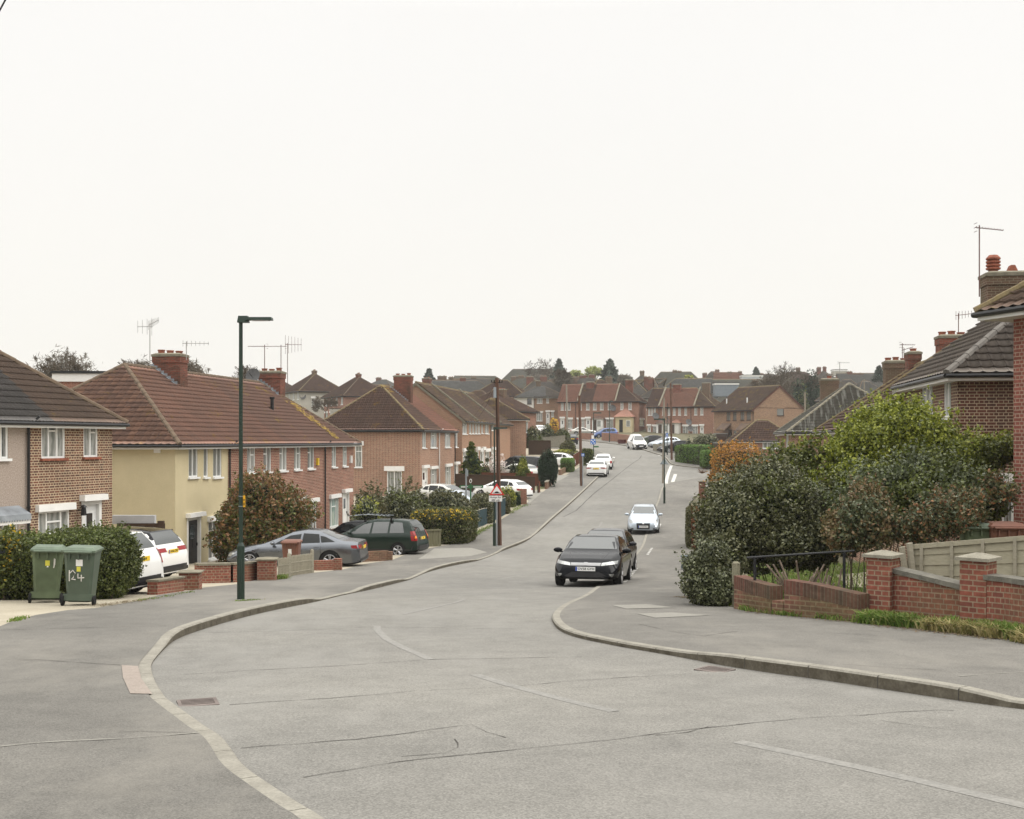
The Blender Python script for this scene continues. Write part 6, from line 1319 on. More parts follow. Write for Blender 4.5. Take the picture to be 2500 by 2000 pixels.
def panel_fence(label, A3, B3, h0, h1, mat, rails=True, name='timber_fence', lap=True, posts=(), tilt=0, group=None, battens=0):
    """lapped timber panel from A3 to B3 (base points)"""
    A3, B3 = Vector(A3), Vector(B3); r_ = empty(name, A3, label=label, cat='fence', group=group); d = B3 - A3; L = d.length; t = d / L; n = Vector((-t.y, t.x, 0)).normalized(); k = int(h0 / .13) if lap else 1; mb = MB()
    if lap:
        for j in range(k):
            for side in (0,):
                z0a, z1a = h0 * j / k, h0 * (j + 1.12) / k; z0b, z1b = h1 * j / k, h1 * (j + 1.12) / k; z1a = min(z1a, h0); z1b = min(z1b, h1)
                q = lambda P, z, dd: tuple(P + Vector((0, 0, z)) + n * dd)
                O = Vector((0, 0, 0)); mb.quad([q(O, z0a, -.022), q(d, z0b, -.022), q(d, z1b, -.004), q(O, z1a, -.004)]); mb.quad([q(O, z0a, .0), q(d, z0b, .0), q(d, z1b, .012), q(O, z1a, .012)]); mb.quad([q(O, z0a, -.022), q(d, z0b, -.022), q(d, z0b, 0), q(O, z0a, 0)])
    else:
        nb = max(3, int(L / .14))
        for j in range(nb):
            a, b = d * ((j + .04) / nb), d * ((j + .96) / nb); ha, hb = h0 + (h1 - h0) * j / nb, h0 + (h1 - h0) * (j + 1) / nb; dd = .012 * (j % 2)
            q = lambda P, z, e: tuple(P + Vector((0, 0, z)) + n * e); P = [q(a, -.1, dd), q(b, -.1, dd), q(b, hb, dd), q(a, ha, dd)]; Q = [q(a, -.1, dd + .018), q(b, -.1, dd + .018), q(b, hb, dd + .018), q(a, ha, dd + .018)]
            mb.quad(P); mb.quad(Q[::-1]); mb.quad([P[3], P[2], Q[2], Q[3]]); mb.quad([P[0], P[3], Q[3], Q[0]]); mb.quad([P[2], P[1], Q[1], Q[2]])
    mb.build('boards', mat, r_)
    q = lambda P, z, e: tuple(P + Vector((0, 0, z)) + n * e); O = Vector((0, 0, 0)); mb = MB()
    for z0_, z1_ in ((h0 - .06, h1 - .06),): 
        for (e0, e1) in ((-.045, .03),):
            mb.quad([q(O, z0_, e0), q(d, z1_, e0), q(d, z1_ + .07, e0), q(O, z0_ + .07, e0)]); mb.quad([q(O, z0_ + .07, e0), q(d, z1_ + .07, e0), q(d, z1_ + .07, e1), q(O, z0_ + .07, e1)]); mb.quad([q(O, z0_, e1), q(d, z1_, e1), q(d, z1_ + .07, e1), q(O, z0_ + .07, e1)])
    mb.build('top_rail', mat, r_)
    for j in range(battens):
        f = (j + .5) / battens; c = d * f; hh = h0 + (h1 - h0) * f; mb = MB(); P = [q(c - t * .025, 0, -.05), q(c + t * .025, 0, -.05), q(c + t * .025, hh, -.05), q(c - t * .025, hh, -.05)]; Q = [q(c - t * .025, 0, -.02), q(c + t * .025, 0, -.02), q(c + t * .025, hh, -.02), q(c - t * .025, hh, -.02)]
        mb.quad(P); mb.quad([P[0], P[3], Q[3], Q[0]]); mb.quad([P[1], P[2], Q[2], Q[1]]); mb.build('batten', m_wgrey, r_)
    return r_
pA = Vector((A(2216, 18.8), 18.8, Z(1430, 18.8))); pB = Vector((A(2520, 17.6), 17.6, Z(1440, 17.6))); hA = Z(1332, 18.8) - pA.z; hB = Z(1308, 17.6) - pB.z
panel_fence('pale weathered panel fence sagging behind the capped pillars', pA, pB, hA, hB, m_wpan, battens=4)
r_ = empty('fence_post', (A(2230, 18.7), 18.7, H(18.7)), label='split leaning post tied to the pale panel fence', cat='post'); mb = MB(); mb.tube([(.10, 0, -.1), (-.06, 0, Z(1326, 18.7) - H(18.7))], .055, 5, smooth=False); mb.tube([(.02, .05, -.1), (-.16, .05, Z(1336, 18.7) - H(18.7))], .05, 5, smooth=False); mb.build('shaft', m_wgrey, r_)
# ---- left gardens
wall_run('low red brick wall between the white cars and the short pillar', [(372, 1462), (438, 1452)], .33, m_b_wall, .22, m_cement, tops=[.30, .33], cop_h=.04)
pillar('short red brick pillar with flat cap by the white cars', (465, 1449), .46, .44, m_b_wall, m_cement, caph=.05, rot=.1)
wall_run('long red garden wall with concrete coping behind the lamp post', [(478, 1432), (560, 1430), (632, 1423)], .55, m_b_wall, .22, m_cement, tops=[.50, .50, .50], cop_h=.06); 
pillar('red brick gate pillar with pale cap beside the picket fence', (652, 1425), .50, .62, m_b_wall, m_cement, caph=.07, rot=.1)
def picket(label, pts, h_, n, mat, group=None):
    W_ = [G(*p) for p in pts]; o = W_[0]; r_ = empty('picket_fence', o, label=label, cat='fence', group=group); mb = MB(); d = W_[1] - W_[0]; L = d.length
    for i in range(n):
        p = d * ((i + .5) / n); mb.tube([p + Vector((0, 0, .04)), p + Vector((0, 0, h_)), p + Vector((0, 0, h_ + .03))], [.024, .024, .010], 6)
    mb.build('pales', mat, r_)
    for z in (.2, h_ - .2): mb = MB(); mb.tube([Vector((0, 0, z)) + Vector((0, .06, 0)), d + Vector((0, .06, z))], .02, 4); mb.build('rail', mat, r_)
    for f in (1.0,): mb = MB(); p = d * f; mb.tube([p + Vector((0, 0, -.2)), p + Vector((0, 0, h_ + .12)), p + Vector((0, 0, h_ + .16))], [.06, .06, .03], 4, smooth=False); mb.build('post', mat, r_)
    return r_
picket('grey picket fence, left bay beside the brick gate pillar', [(678, 1420), (706, 1416)], .66, 8, m_wgrey); picket('grey picket fence, right bay ending in a tall post', [(708, 1415), (762, 1405)], .70, 16, m_wgrey)
wall_run('low orange brick wall right of the picket fence', [(768, 1399), (815, 1397)], .36, m_b_wall, .22); pillar('small orange brick pier right of the picket fence', (825, 1399), .26, .43, m_b_wall, None)
wall_run('mossy brown wall in front of the green estate car', [(846, 1379), (905, 1376), (945, 1374)], .42, m_b_old, .22, tops=[.40, .42, .42]); pillar('mossy brown pier at the end of that wall', (950, 1374), .26, .38, m_b_old, None)
a, b = G(1003, 1341), G(1077, 1338); panel_fence('grey green vertical board fence in front of the yellow flowered hedge', a, b, .88, .88, m_wmoss, lap=False)
a = Vector((A(950, 57), 57, H(57))); b = Vector((A(1030, 60), 60, H(60))); panel_fence('horizontal rail fence behind the dark estate car', a, b, 1.15, 1.15, m_wmoss, lap=True)
m_teal_f = plain('teal_painted_metal', (.03, .06, .07), .45, .4)
def railing(label, x0, x1, yb0, yb1, h_, n, mat=m_teal_f, name='metal_railing', solid=False, group=None):
    a, b = G(x0, yb0), G(x1, yb1); r_ = empty(name, a, label=label, cat='railing', group=group); d = b - a; mb = MB()
    for i in range(n + 1): p = d * (i / n); mb.tube([p + Vector((0, 0, .05)), p + Vector((0, 0, h_))], .026, 4, smooth=False)
    mb.build('bars', mat, r_)
    for z in (.1, h_): mb = MB(); mb.tube([Vector((0, 0, z)), d + Vector((0, 0, z))], .03, 4, smooth=False); mb.build('rail', m_stone if z == h_ else mat, r_)
    return r_
railing('dark teal railing panel nearest the street sign', 1157, 1183, 1296, 1286, 1.05, 26); railing('small dark teal gate between the railing panels', 1185, 1192, 1285, 1280, 1.0, 9, name='garden_gate'); railing('dark teal railing panel beyond the sign post', 1203, 1233, 1277, 1260, 1.15, 30)
panel_fence('grey vertical boards beside the brick pier with yellow shrub', G(1180, 1245), G(1272, 1236), 1.0, 1.0, m_wmoss, lap=False)
pillar('tall orange brick pier beside the white hatchback', (1277, 1234), .5, 1.05, m_b_wall, None)
a = Vector((A(1112, 90), 90, H(90))); b = Vector((A(1306, 89), 89, H(89))); panel_fence('dark brown lapped fence behind the white hatchback', a, b, 1.45, 1.3, m_wdark)
a = Vector((A(1160, 97), 97, H(97))); b = Vector((A(1325, 95), 95, H(95))); panel_fence('red brown fence below the thuja', a, b, 1.05, 1.1, m_wred)
wall_run('short stone faced wall before the yew', [(1333, 1197), (1349, 1182)], .55, m_b_old, .2, m_stone); post('square timber gate post by the yew', (1343, 1186), .09, 1.5, m_wmoss); post('dark stump post on the grass verge', (1314, 1207), .07, .8, m_wdark); post('short red post on the grass verge', (1316, 1206), .09, .95, m_wred)
wall_run('brick plinth wall under the clipped hedge', [(1366, 1163), (1384, 1153)], .5, m_b_old, .2); railing('red painted railing right of the clipped hedge', 1400, 1414, 1144, 1134, 1.35, 12, m_wred); railing('red painted gate by the street corner', 1415, 1425, 1133, 1128, 1.35, 8, m_wred, name='garden_gate')
a = Vector((A(1287, 150), 150, Z(1100, 150))); b = Vector((A(1380, 150), 150, Z(1092, 150))); panel_fence('grey concrete panel fence behind the palm', a, b, 1.5, 1.5, m_stone)
a = Vector((A(1290, 135), 135, H(135) - .5)); b = Vector((A(1345, 135), 135, H(135) - .5)); panel_fence('brown lapped fence panel right of the cross wing', a, b, 2.2, 2.2, m_wdark)
# far side walls
wall_run('brick garden wall left of the blue people carrier', [(A(1420, 182), 182), (A(1448, 181), 181)], 1.0, m_b_far, .3, world=True); wall_run('long brick garden wall behind the tall lamp column', [(A(1471, 179), 179), (A(1505, 175), 175), (A(1540, 165), 165)], 1.2, m_b_far, .3, world=True)
wall_run('brick garden wall behind the white van', [(A(1540, 165), 165), (A(1610, 158), 158)], 1.1, m_b_far, .3, world=True); wall_run('grey block wall between two parked cars', [(A(1596, 142), 142), (A(1625, 140), 140)], .85, m_stone, .25, world=True)
wall_run('low brick wall under the long clipped green hedge', [(1675, 1122), (1700, 1131), (1718, 1134), (1752, 1139)], .45, m_b_old, .25)
pillar('stacked brick pillar topped with a dead plant', (1714, 1218), .42, 1.15, m_b_wall, m_cement); 
# ---- street lamps, poles, signs
m_lampg = plain('lamp_post_green', (.014, .030, .020), .45, .4, var=.2); m_galv = plain('galvanised_steel', (.30, .33, .35), .45, .4, .3); m_polew = wood('telegraph_pole_wood', (.10, .055, .038), (.17, .10, .07), (6, 6, .8)); m_polec = wood('telegraph_pole_grey', (.22, .19, .15), (.30, .27, .22), (6, 6, .8))
m_signred = plain('sign_red', (.60, .02, .02), .4, .4); m_signw = plain('sign_white', (.80, .79, .76), .4, .3, var=.03); m_signb = plain('sign_blue', (.02, .14, .50), .4, .4); m_signy = plain('sign_yellow', (.80, .42, .02), .4, .3); m_signg = plain('sign_green', (.02, .13, .045), .4, .4); m_signgr = plain('sign_back_grey', (.28, .32, .34), .5)
def lamp(label, px, ytop, armdir=1, armlen=.62, name='street_lamp', band=True, r0=.075, r1=.042, base=1.05, arm=True, mat=None, lean=0):
    p = G(*px); z0 = H(p.y) + .1; ht = Z(ytop, p.y) - z0; r_ = empty(name, (p.x, p.y, z0), label=label, cat='street lamp' if arm else 'post', group='street lamps along the road' if arm else None); m = mat or m_lampg
    mb = MB(); mb.tube([(0, 0, -.1), (0, 0, base), (0, 0, base + .07)], [r0, r0, r1], 12); mb.box(-.03, .03, -r0 - .004, -r0 + .01, .35, .8); mb.build('base', m, r_)
    mb = MB(); mb.tube([(0, 0, base + .05), (lean, 0, ht)], [r1, r1 * .9], 12); mb.build('pole', m, r_)
    if arm:
        mb = MB(); s = armdir; mb.box(*sorted((-.06 * s, .16 * s)), -.08, .08, ht - .04, ht + .09, top=(.02, .02)); mb.box(*sorted((.10 * s, armlen * s)), -.11, .11, ht + .015 - p.y * .0003, ht + .055 + p.y * .0003, top=(.01, .01)); mb.build('lantern', m, r_); mb = MB(); mb.box(*sorted((.22 * s, (armlen - .06) * s)), -.07, .07, ht + .003 - p.y * .0003, ht + .014 - p.y * .0003); mb.build('lens', m_lens, r_)
    return r_, ht
lamp('tall green street lamp nearest the camera on the left pavement', (588, 1476), 783); lamp('green street lamp beside the wooden telegraph pole', (1207, 1338), 1047); r_, h3 = lamp('green street lamp on the right pavement with arm pointing left', (1622, 1232), 1025, -1, .72); lamp('green street lamp by the left corner carrying blue signs', (1449, 1124), 1009, 1, .85)
lamp('thin green street lamp at the far bend', (1488, 1081), 980, 1, .5, r1=.05)
r_, _ = lamp('slim green column with blue arrow sign right of the van', (1629, 1113), 985, arm=False, name='sign_column')
def tube_lean(label, px, xt, yt, r0, mat, name='telegraph_pole', cat='telegraph pole', group='telegraph poles', extra=True, z=None, Y=None):
    p = G(*px) if Y is None else Vector((A(px[0], Y), Y, H(Y) if z is None else z)); hz_ = Z(yt, p.y) - p.z; dx = A(xt, p.y) - p.x; r_ = empty(name, p, label=label, cat=cat, group=group); mb = MB(); mb.tube([(0, 0, -.3), (dx * .5, 0, hz_ * .5), (dx, 0, hz_)], [r0, r0 * .88, r0 * .75], 10); mb.build('shaft', mat, r_)
    if extra:
        mb = MB(); mb.box(dx - .16, dx - .02, -.28, -.12, hz_ - .95, hz_ - .45, top=(.01, .01)); mb.build('junction_box', m_galv, r_); mb = MB()
        for a in range(6): t = a * 1.05; mb.tube([(dx, 0, hz_ - .25), (dx + math.cos(t) * .25, math.sin(t) * .25, hz_ - .2)], .012, 4); mb.tube([(dx + math.cos(t) * .25, math.sin(t) * .25, hz_ - .22), (dx + math.cos(t) * .25, math.sin(t) * .25, hz_ - .1)], .025, 5)
        mb.build('bracket', m_under, r_); mb = MB(); mb.tube([(-.02, -r0 * .95, .1), (dx * .5 - .02, -r0 * .85, hz_ * .5), (dx - .02, -r0 * .8, hz_ - .8)], .02, 5); mb.build('cable_duct', m_under, r_)
    return r_
tube_lean('brown wooden telegraph pole beside the speed hump sign', (1220, 1337), 1213, 923, .115, m_polew); tube_lean('leaning brown telegraph pole left of the white saloon', (1420, 1189), 1414, 966, .13, m_polew, extra=False); tube_lean('brown telegraph pole right of the white van', (1640, 1125), 1637, 936, .12, m_polew, extra=False)
tube_lean('brown telegraph pole directly behind the right hand lamp', (1619, 1180), 1621, 972, .11, m_polec, extra=False); tube_lean('pale grey telegraph pole in front of the red roofed terrace', (1385, 0), 1383, 940, .17, m_polec, extra=False, Y=182, z=.2)
tube_lean('pale telegraph pole behind the streaked pyramid roof', (1966, 0), 1965, 958, .10, m_polec, extra=False, Y=100, z=-2.5); tube_lean('thin pole before the plain grey roof', (2110, 0), 2110, 925, .10, m_polec, extra=False, Y=150, z=-1)
# hump sign
p = G(1213, 1339); r_ = empty('road_sign', (p.x, p.y - .18, H(p.y) + .1), label='triangular red edged hump warning sign with plate reading Humps for 480 yds', cat='road sign'); Ys = p.y - .18; zt = Z(1180, Ys) - H(p.y) - .1; zb_ = Z(1209, Ys) - H(p.y) - .1
mb = MB(); mb.tube([(0, .06, -.1), (0, .06, zt - .05)], .032, 10); mb.build('post', m_galv, r_); hw_ = .355
def tri(hw, zb, zt, y): return [(-hw, y, zb), (hw, y, zb), (0, y, zt)]
def prism(mb, P, t): Q = [(x, y + t, z) for x, y, z in P]; mb.quad(P); mb.quad(Q[::-1]); [mb.quad([P[i], Q[i], Q[(i + 1) % len(P)], P[(i + 1) % len(P)]]) for i in range(len(P))]
mb = MB(); prism(mb, tri(hw_, zb_, zt, 0), .012); mb.build('triangle_border', m_signred, r_); mb = MB(); prism(mb, tri(hw_ - .105, zb_ + .06, zt - .125, -.006), .005); mb.build('triangle_face', m_signw, r_)
mb = MB(); pts = [(-.20, -.012, zb_ + .085), (.20, -.012, zb_ + .085), (.20, -.012, zb_ + .105), (.12, -.012, zb_ + .11)] + [(.10 * math.cos(t), -.012, zb_ + .11 + .065 * math.sin(t)) for t in np.linspace(.2, math.pi - .2, 9)] + [(-.12, -.012, zb_ + .11), (-.20, -.012, zb_ + .105)]; prism(mb, pts, .004); mb.build('hump_symbol', m_ink, r_)
z1_, z0_ = Z(1210.5, Ys) - H(p.y) - .1, Z(1224.5, Ys) - H(p.y) - .1; mb = MB(); mb.box(-.37, .25, 0, .012, z0_, z1_); pl = mb.build('text_plate', m_signw, r_)
for i, t in enumerate(('Humps for', '480 yds')): o = mobj('lettering', text_mesh(t, .125), m_ink, pl); o.rotation_euler = (R(90), 0, 0); o.location = (-.06, -.003, z1_ - .075 - i * .135)
# yellow neighbourhood sign on lamp 1
p = G(588, 1476); z0 = H(p.y) + .1; Yl = p.y; r_ = empty('yellow_sign', (p.x, p.y, z0), label='small yellow sign banded to the nearest lamp post', cat='sign'); zt, zb_ = Z(1210, Yl) - z0, Z(1238, Yl) - z0; mb = MB(); mb.box(.045, .085, -.01, .005, zb_, zt); mb.build('plate', m_signy, r_)
mb = MB(); mb.box(.055, .075, -.014, -.0105, zb_ + .03, zb_ + .09); mb.box(.055, .075, -.014, -.0105, zb_ + .12, zb_ + .16); mb.build('print', m_ink, r_); mb = MB()
for z in (zt - .02, zb_ + .01): mb.tube([(0, 0, z), (0, 0, z + .012)], .047, 12)
mb.build('band', m_galv, r_)
def sign_on(label, px, Y, x0, x1, y0, y1, mat, name='road_sign', syms=(), post=None, cat='road sign'):
    X = A((x0 + x1) / 2, Y); r_ = empty(name, (X, Y - .08, Z(y1, Y)), label=label, cat=cat); w_ = (x1 - x0) * Y / 2900 / 2; hh = Z(y0, Y) - Z(y1, Y); mb = MB(); mb.box(-w_, w_, -.02, 0, 0, hh); mb.build('face', mat, r_)
    if syms:
        mb = MB()
        for (a, b, c, d) in syms: mb.box(-w_ + 2 * w_ * a, -w_ + 2 * w_ * b, -.028, -.0205, hh * c, hh * d)
        mb.build('symbol', m_signw, r_)
    if post: mb = MB(); mb.tube([(0, .03, post - Z(y1, Y)), (0, .03, hh)], .04, 8); mb.build('post', m_galv, r_)
    return r_
Y4 = G(1449, 1124).y; sign_on('blue square sign with white bars on the left corner lamp', 0, Y4, 1441.5, 1454, 1072, 1085, m_signb, syms=((.12, .3, .1, .3), (.6, .85, .15, .3), (.4, .6, .4, .62), (.1, .35, .65, .85), (.65, .9, .7, .88))); sign_on('white blank plate above the blue corner sign', 0, Y4, 1444, 1450, 1063, 1071.5, m_signw); sign_on('green street name plate on the left corner lamp', 0, Y4, 1450, 1461.5, 1089, 1092.5, m_signg, name='street_name_sign')
Yb = G(1423, 1190).y; sign_on('small blue sign with white arrows on a grey post beside the leaning pole', 0, Yb, 1419, 1426.5, 1107, 1114, m_signb, syms=((.2, .4, .2, .8), (.6, .8, .2, .8)), post=H(Yb)); Yc_ = G(1629, 1113).y; sign_on('blue arrow sign on the slim column', 0, Yc_, 1625, 1631, 1058, 1068, m_signb, syms=((.3, .7, .15, .4), (.2, .8, .55, .7)))
Y3 = G(1622, 1232).y; r_ = empty('road_sign', (A(1622, Y3), Y3 + .06, H(Y3)), label='grey back of a triangular sign on the right hand lamp', cat='road sign'); mb = MB(); zt, zb_ = Z(1119, Y3) - H(Y3), Z(1134, Y3) - H(Y3); prism(mb, tri(.30, zb_, zt, .02), .012); mb.build('plate_back', m_signgr, r_); mb = MB(); mb.box(-.28, .28, 0, .02, zb_ + .02, zb_ + .05); mb.build('rail', m_galv, r_)
# green finger post and grey post
Yf = 66.0; r_ = empty('finger_post', (A(1149, Yf), Yf, H(Yf)), label='green two armed finger post with white ring on top', cat='signpost'); b = H(Yf); mb = MB(); mb.tube([(0, 0, -.1), (0, 0, Z(1181, Yf) - b)], .04, 8); mb.build('post', m_signg, r_)
for s, xa, xb in ((-1, 1121, 1147), (1, 1151, 1181)):
    a0, a1 = A(xa, Yf) - A(1149, Yf), A(xb, Yf) - A(1149, Yf); z0, z1 = Z(1192, Yf) - b, Z(1185, Yf) - b; zm = (z0 + z1) / 2; mb = MB(); P = [(a0 + (.06 if s < 0 else 0), -.05, z0), (a1 - (.06 if s > 0 else 0), -.05, z0)] + ([(a1, -.05, zm)] if s > 0 else []) + [(a1 - (.06 if s > 0 else 0), -.05, z1), (a0 + (.06 if s < 0 else 0), -.05, z1)] + ([(a0, -.05, zm)] if s < 0 else []); prism(mb, P, .03); f = mb.build('finger', m_signg, r_)
    mb = MB(); mb.box(a0 + .1, a1 - .1, -.058, -.051, zm - .004, zm + .03); mb.box(a0 + .1, a1 - .16, -.058, -.051, zm - .05, zm - .022); mb.build('lettering', m_signw, f)
mb = MB(); zc = Z(1174.5, Yf) - b; P = [(math.cos(t) * .06, -.01, zc + math.sin(t) * .10) for t in np.linspace(0, 6.283, 17)[:-1]]; mb.tube([Vector(q) for q in P] + [Vector(P[0])], .02, 6); mb.build('ring', m_signw, r_)
Yg = 64.0; r_ = empty('sign_post', (A(1138, Yg), Yg, H(Yg)), label='grey post with a small box left of the green finger post', cat='post'); b = H(Yg); mb = MB(); mb.tube([(0, 0, -.1), (0, 0, Z(1144, Yg) - b)], .045, 8); mb.build('post', m_galv, r_); mb = MB(); mb.box(.0, .11, -.08, .0, Z(1163, Yg) - b, Z(1147, Yg) - b); mb.build('box', m_galv, r_)
# ---- wheelie bins
def wbin(label, px, rz, m, scale=1.0, lean=(0, 0), z=None, Y=None, stickers=(), txt=None, lidc=None, tilt=0, name='wheelie_bin'):
    p = G(*px) if Y is None else Vector((A(px[0], Y), Y, H(Y))); zz = (H(p.y) + .09) if z is None else z; r_ = empty(name, (p.x, p.y, zz), label=label, cat='wheelie bin'); r_.rotation_euler = (lean[0], lean[1], rz); r_.scale = (scale,) * 3
    mb = MB(); n = 6; P = []
    for z_, wx, wy0, wy1 in ((.07, .20, -.20, .22), (.16, .215, -.235, .235), (.60, .245, -.28, .275), (.93, .27, -.31, .31), (.99, .29, -.34, .33)):
        c = .05; P.append([(-wx + c, wy0, z_), (wx - c, wy0, z_), (wx, wy0 + c, z_), (wx, wy1 - c, z_), (wx - c, wy1, z_), (-wx + c, wy1, z_), (-wx, wy1 - c, z_), (-wx, wy0 + c, z_)])
    for i in range(len(P) - 1):
        for k in range(8): mb.quad([P[i][k], P[i][(k + 1) % 8], P[i + 1][(k + 1) % 8], P[i + 1][k]], smooth=False)
    mb.quad(P[0][::-1]); 
    for x in (-.16, 0, .16): mb.box(x - .012, x + .012, -.36, -.30, .86, .985)
    mb.box(-.27, .27, -.245, -.21, .10, .22); mb.build('body', m, r_)
    mb = MB(); mb.box(-.30, .30, -.36, .35, .995, 1.03); mb.box(-.29, .29, -.35, .34, 1.03, 1.075, top=(.05, .06)); mb.tube([(-.24, -.385, 1.0), (.24, -.385, 1.0)], .022, 8)
    for x in (-.22, .22): mb.box(x - .02, x + .02, -.39, -.34, .985, 1.02)
    mb.build('lid', lidc or m, r_)
    for s in (-1, 1): mb = MB(); mb.lathe([(0, -.02), (.09, -.025), (.10, -.015), (.10, .015), (.09, .025), (0, .02)], 16, axis='y'); w_ = mb.build('wheel', m_tyre, r_); w_.rotation_euler = (0, 0, R(90)); w_.location = (s * .275, -.22, .10)
    mb = MB(); mb.tube([(-.27, -.22, .10), (.27, -.22, .10)], .014, 6); mb.build('axle', m_under, r_)
    def yb(z_): return float(np.interp(z_, (.07, .16, .60, .93), (-.20, -.235, -.28, -.31))) - .004
    for (x0, x1, z0, z1, mm) in stickers: mb = MB(); mb.quad([(x0, yb(z0), z0), (x1, yb(z0), z0), (x1, yb(z1), z1), (x0, yb(z1), z1)]); mb.build('sticker', mm, r_)
    if txt:
        mb = MB()
        for st in txt: mb.tube([Vector((x, yb(z_) - .002, z_)) for x, z_ in st], .011, 5)
        mb.build('painted_number', m_paintbin, r_)
    return r_
m_bing = plain('bin_green_faded', (.105, .135, .075), .6, .3, var=.25, scale=2.5); m_bing2 = plain('bin_green', (.08, .105, .075), .55, .3, var=.15, scale=2.5); m_binl = plain('bin_lid_green', (.115, .15, .105), .5, .3, var=.3, scale=5); m_binb = plain('bin_brown', (.17, .075, .05), .5, .3, var=.1); m_bink = plain('bin_black', (.02, .022, .025), .5, .3); m_paintbin = plain('bin_white_daub', (.62, .60, .55), .7, .2); m_stky = plain('sticker_yellow', (.65, .60, .08), .6)
wbin('faded green wheelie bin leaning left with one white daub', (113, 1481), .30, m_bing, 1.0, lean=(0, R(2.5)), lidc=m_binl, stickers=((-.03, .05, .72, .82, m_stky), (.0, .03, .69, .715, m_signw)), txt=([(.13, .86), (.13, .72), (.122, .68)], [(.14, .85), (.138, .74)]))
wbin('green wheelie bin with 124 painted in white', (198, 1488), .12, m_bing2, 1.0, lean=(0, R(2.0)), lidc=m_binl, stickers=((-.05, .07, .74, .86, m_signw), (-.035, .035, .64, .73, m_stky)),
     txt=([(-.16, .66), (-.16, .46)], [(-.15, .61), (-.10, .66), (-.06, .61), (-.09, .53), (-.13, .50), (-.05, .49)], [(-.01, .60), (-.01, .52), (.07, .525), (.10, .53)], [(.05, .58), (.05, .46)]))
wbin('black wheelie bin cut by the left picture edge', (-8, 1474), .3, m_bink, .95)
wbin('brown wheelie bin behind the picket fence', (712, 1405), .0, m_binb, 1.0, stickers=((-.06, .05, .62, .80, m_signw),), Y=None); wbin('green wheelie bin by the wall right of the white van', (1577, 1090), .1, m_bing2, 1.0)
Yb_ = 20.6; wbin('green wheelie bin next to the brown one behind the pale panel fence', (2388, 0), -.2, m_bing, 1.0, z=Z(1276, Yb_) - 1.07, Y=Yb_, lidc=m_binl); wbin('brown wheelie bin in front of the nearest right house', (2448, 0), -.1, m_binb, 1.0, z=Z(1276, 20.4) - 1.07, Y=20.4)
# small shut things: alarm, posts, pot
mb = MB(); p = G(1518, 1085); r_ = empty('planter_tub', (p.x, p.y, p.z + .1), label='red brown planter tub on the far pavement', cat='planter'); mb.lathe([(0, 0), (.5, 0), (.62, .55), (.55, .55), (.5, .45), (0, .45)], 12); mb.build('tub', plain('planter_brown', (.10, .03, .03)), r_)
p = G(1676, 1398); r_ = empty('grit_bin', (p.x, p.y, p.z + .1), label='small dark teal box at the foot of the ivy', cat='box'); mb = MB(); mb.box(-.15, .25, -.1, .3, 0, .42, top=(.02, .02)); mb.build('box', m_teal_f, r_); mb = MB(); mb.box(-.17, .27, -.12, .32, .42, .47, top=(.02, .02)); mb.build('lid', m_teal_f, r_)
# fence + sheet pile at the cream house
Ys_ = 39.5; r_ = empty('dark_timber_fence', (A(285, Ys_), Ys_, H(Ys_)), label='dark timber fence with grey panel in front of the cream wall', cat='fence'); b = H(Ys_); X0 = A(285, Ys_)
mb = MB(); mb.box(0, A(402, Ys_) - X0, 0, .06, Z(1303, Ys_) - b, Z(1278, Ys_) - b); mb.build('boards', m_wdark, r_); mb = MB(); mb.box(A(386, Ys_) - X0, A(400, Ys_) - X0, -.08, .1, -.1, Z(1272, Ys_) - b); mb.build('post', m_wdark, r_)
mb = MB(); mb.box(-.2, A(375, Ys_) - X0, .1, .3, Z(1280, Ys_) - b, Z(1259, Ys_) - b); mb.build('grey_panel', plain('grey_sheet', (.45, .46, .47)), r_); mb = MB(); mb.box(A(398, Ys_) - X0, A(421, Ys_) - X0, 0, .05, Z(1303, Ys_) - b, Z(1292, Ys_) - b); mb.build('low_rail', m_wdark, r_)
# aerials and dishes
m_aer = plain('aerial_metal', (.16, .09, .08), .6, .3, .2); m_aerg = plain('aerial_grey', (.35, .34, .32), .5, .3, .3)
def aerial(label, x, yb, yt, Y, boom=(1, .1), n=8, el=.25, kind='yagi', mat=None, tilt=0, r=.014):
    X = A(x, Y); zb_ = Z(yb, Y); ht = Z(yt, Y) - zb_; r_ = empty('tv_aerial', (X, Y, zb_), label=label, cat='tv aerial'); m = mat or m_aer; mb = MB(); mb.tube([(0, 0, -.3), (0, 0, ht)], r * 1.3, 6); mb.build('mast', m, r_)
    L = boom[0]; d = Vector((1 if L > 0 else -1, boom[1], tilt)).normalized(); L = abs(L); z = ht - .08; mb = MB(); s = Vector((0, 0, z)); mb.tube([s - d * L * .18, s + d * L], r, 5); side = Vector((-d.y, d.x, 0)) if kind == 'yagi' else Vector((0, 0, 1)); 
    for k in range(n): c = s - d * L * .15 + d * L * 1.12 * k / (n - 1); e = el * (1.2 - .5 * k / n); mb.tube([c - side * e / 2 + Vector((0, 0, .02 if kind == 'yagi' else 0)), c + side * e / 2], r * .6, 4); 
    if kind == 'yagi':
        for k in range(3): mb.tube([s - d * L * .16 + Vector((0, 0, -.12 + .12 * k)) - side * el * .7, s - d * L * .16 + Vector((0, 0, -.12 + .12 * k)) + side * el * .7], r * .6, 4)
    mb.build('boom', m, r_); return r_
aerial('tall aerial with crossed elements left of the reddish chimney', 366, 870, 788, 50, (.42, .1), 9, .32, 'v', tilt=.55, mat=m_aerg); aerial('aerial with fanned arms right of the reddish chimney', 455, 862, 834, 51, (.95, .1), 7, .22, 'v', mat=m_aerg)
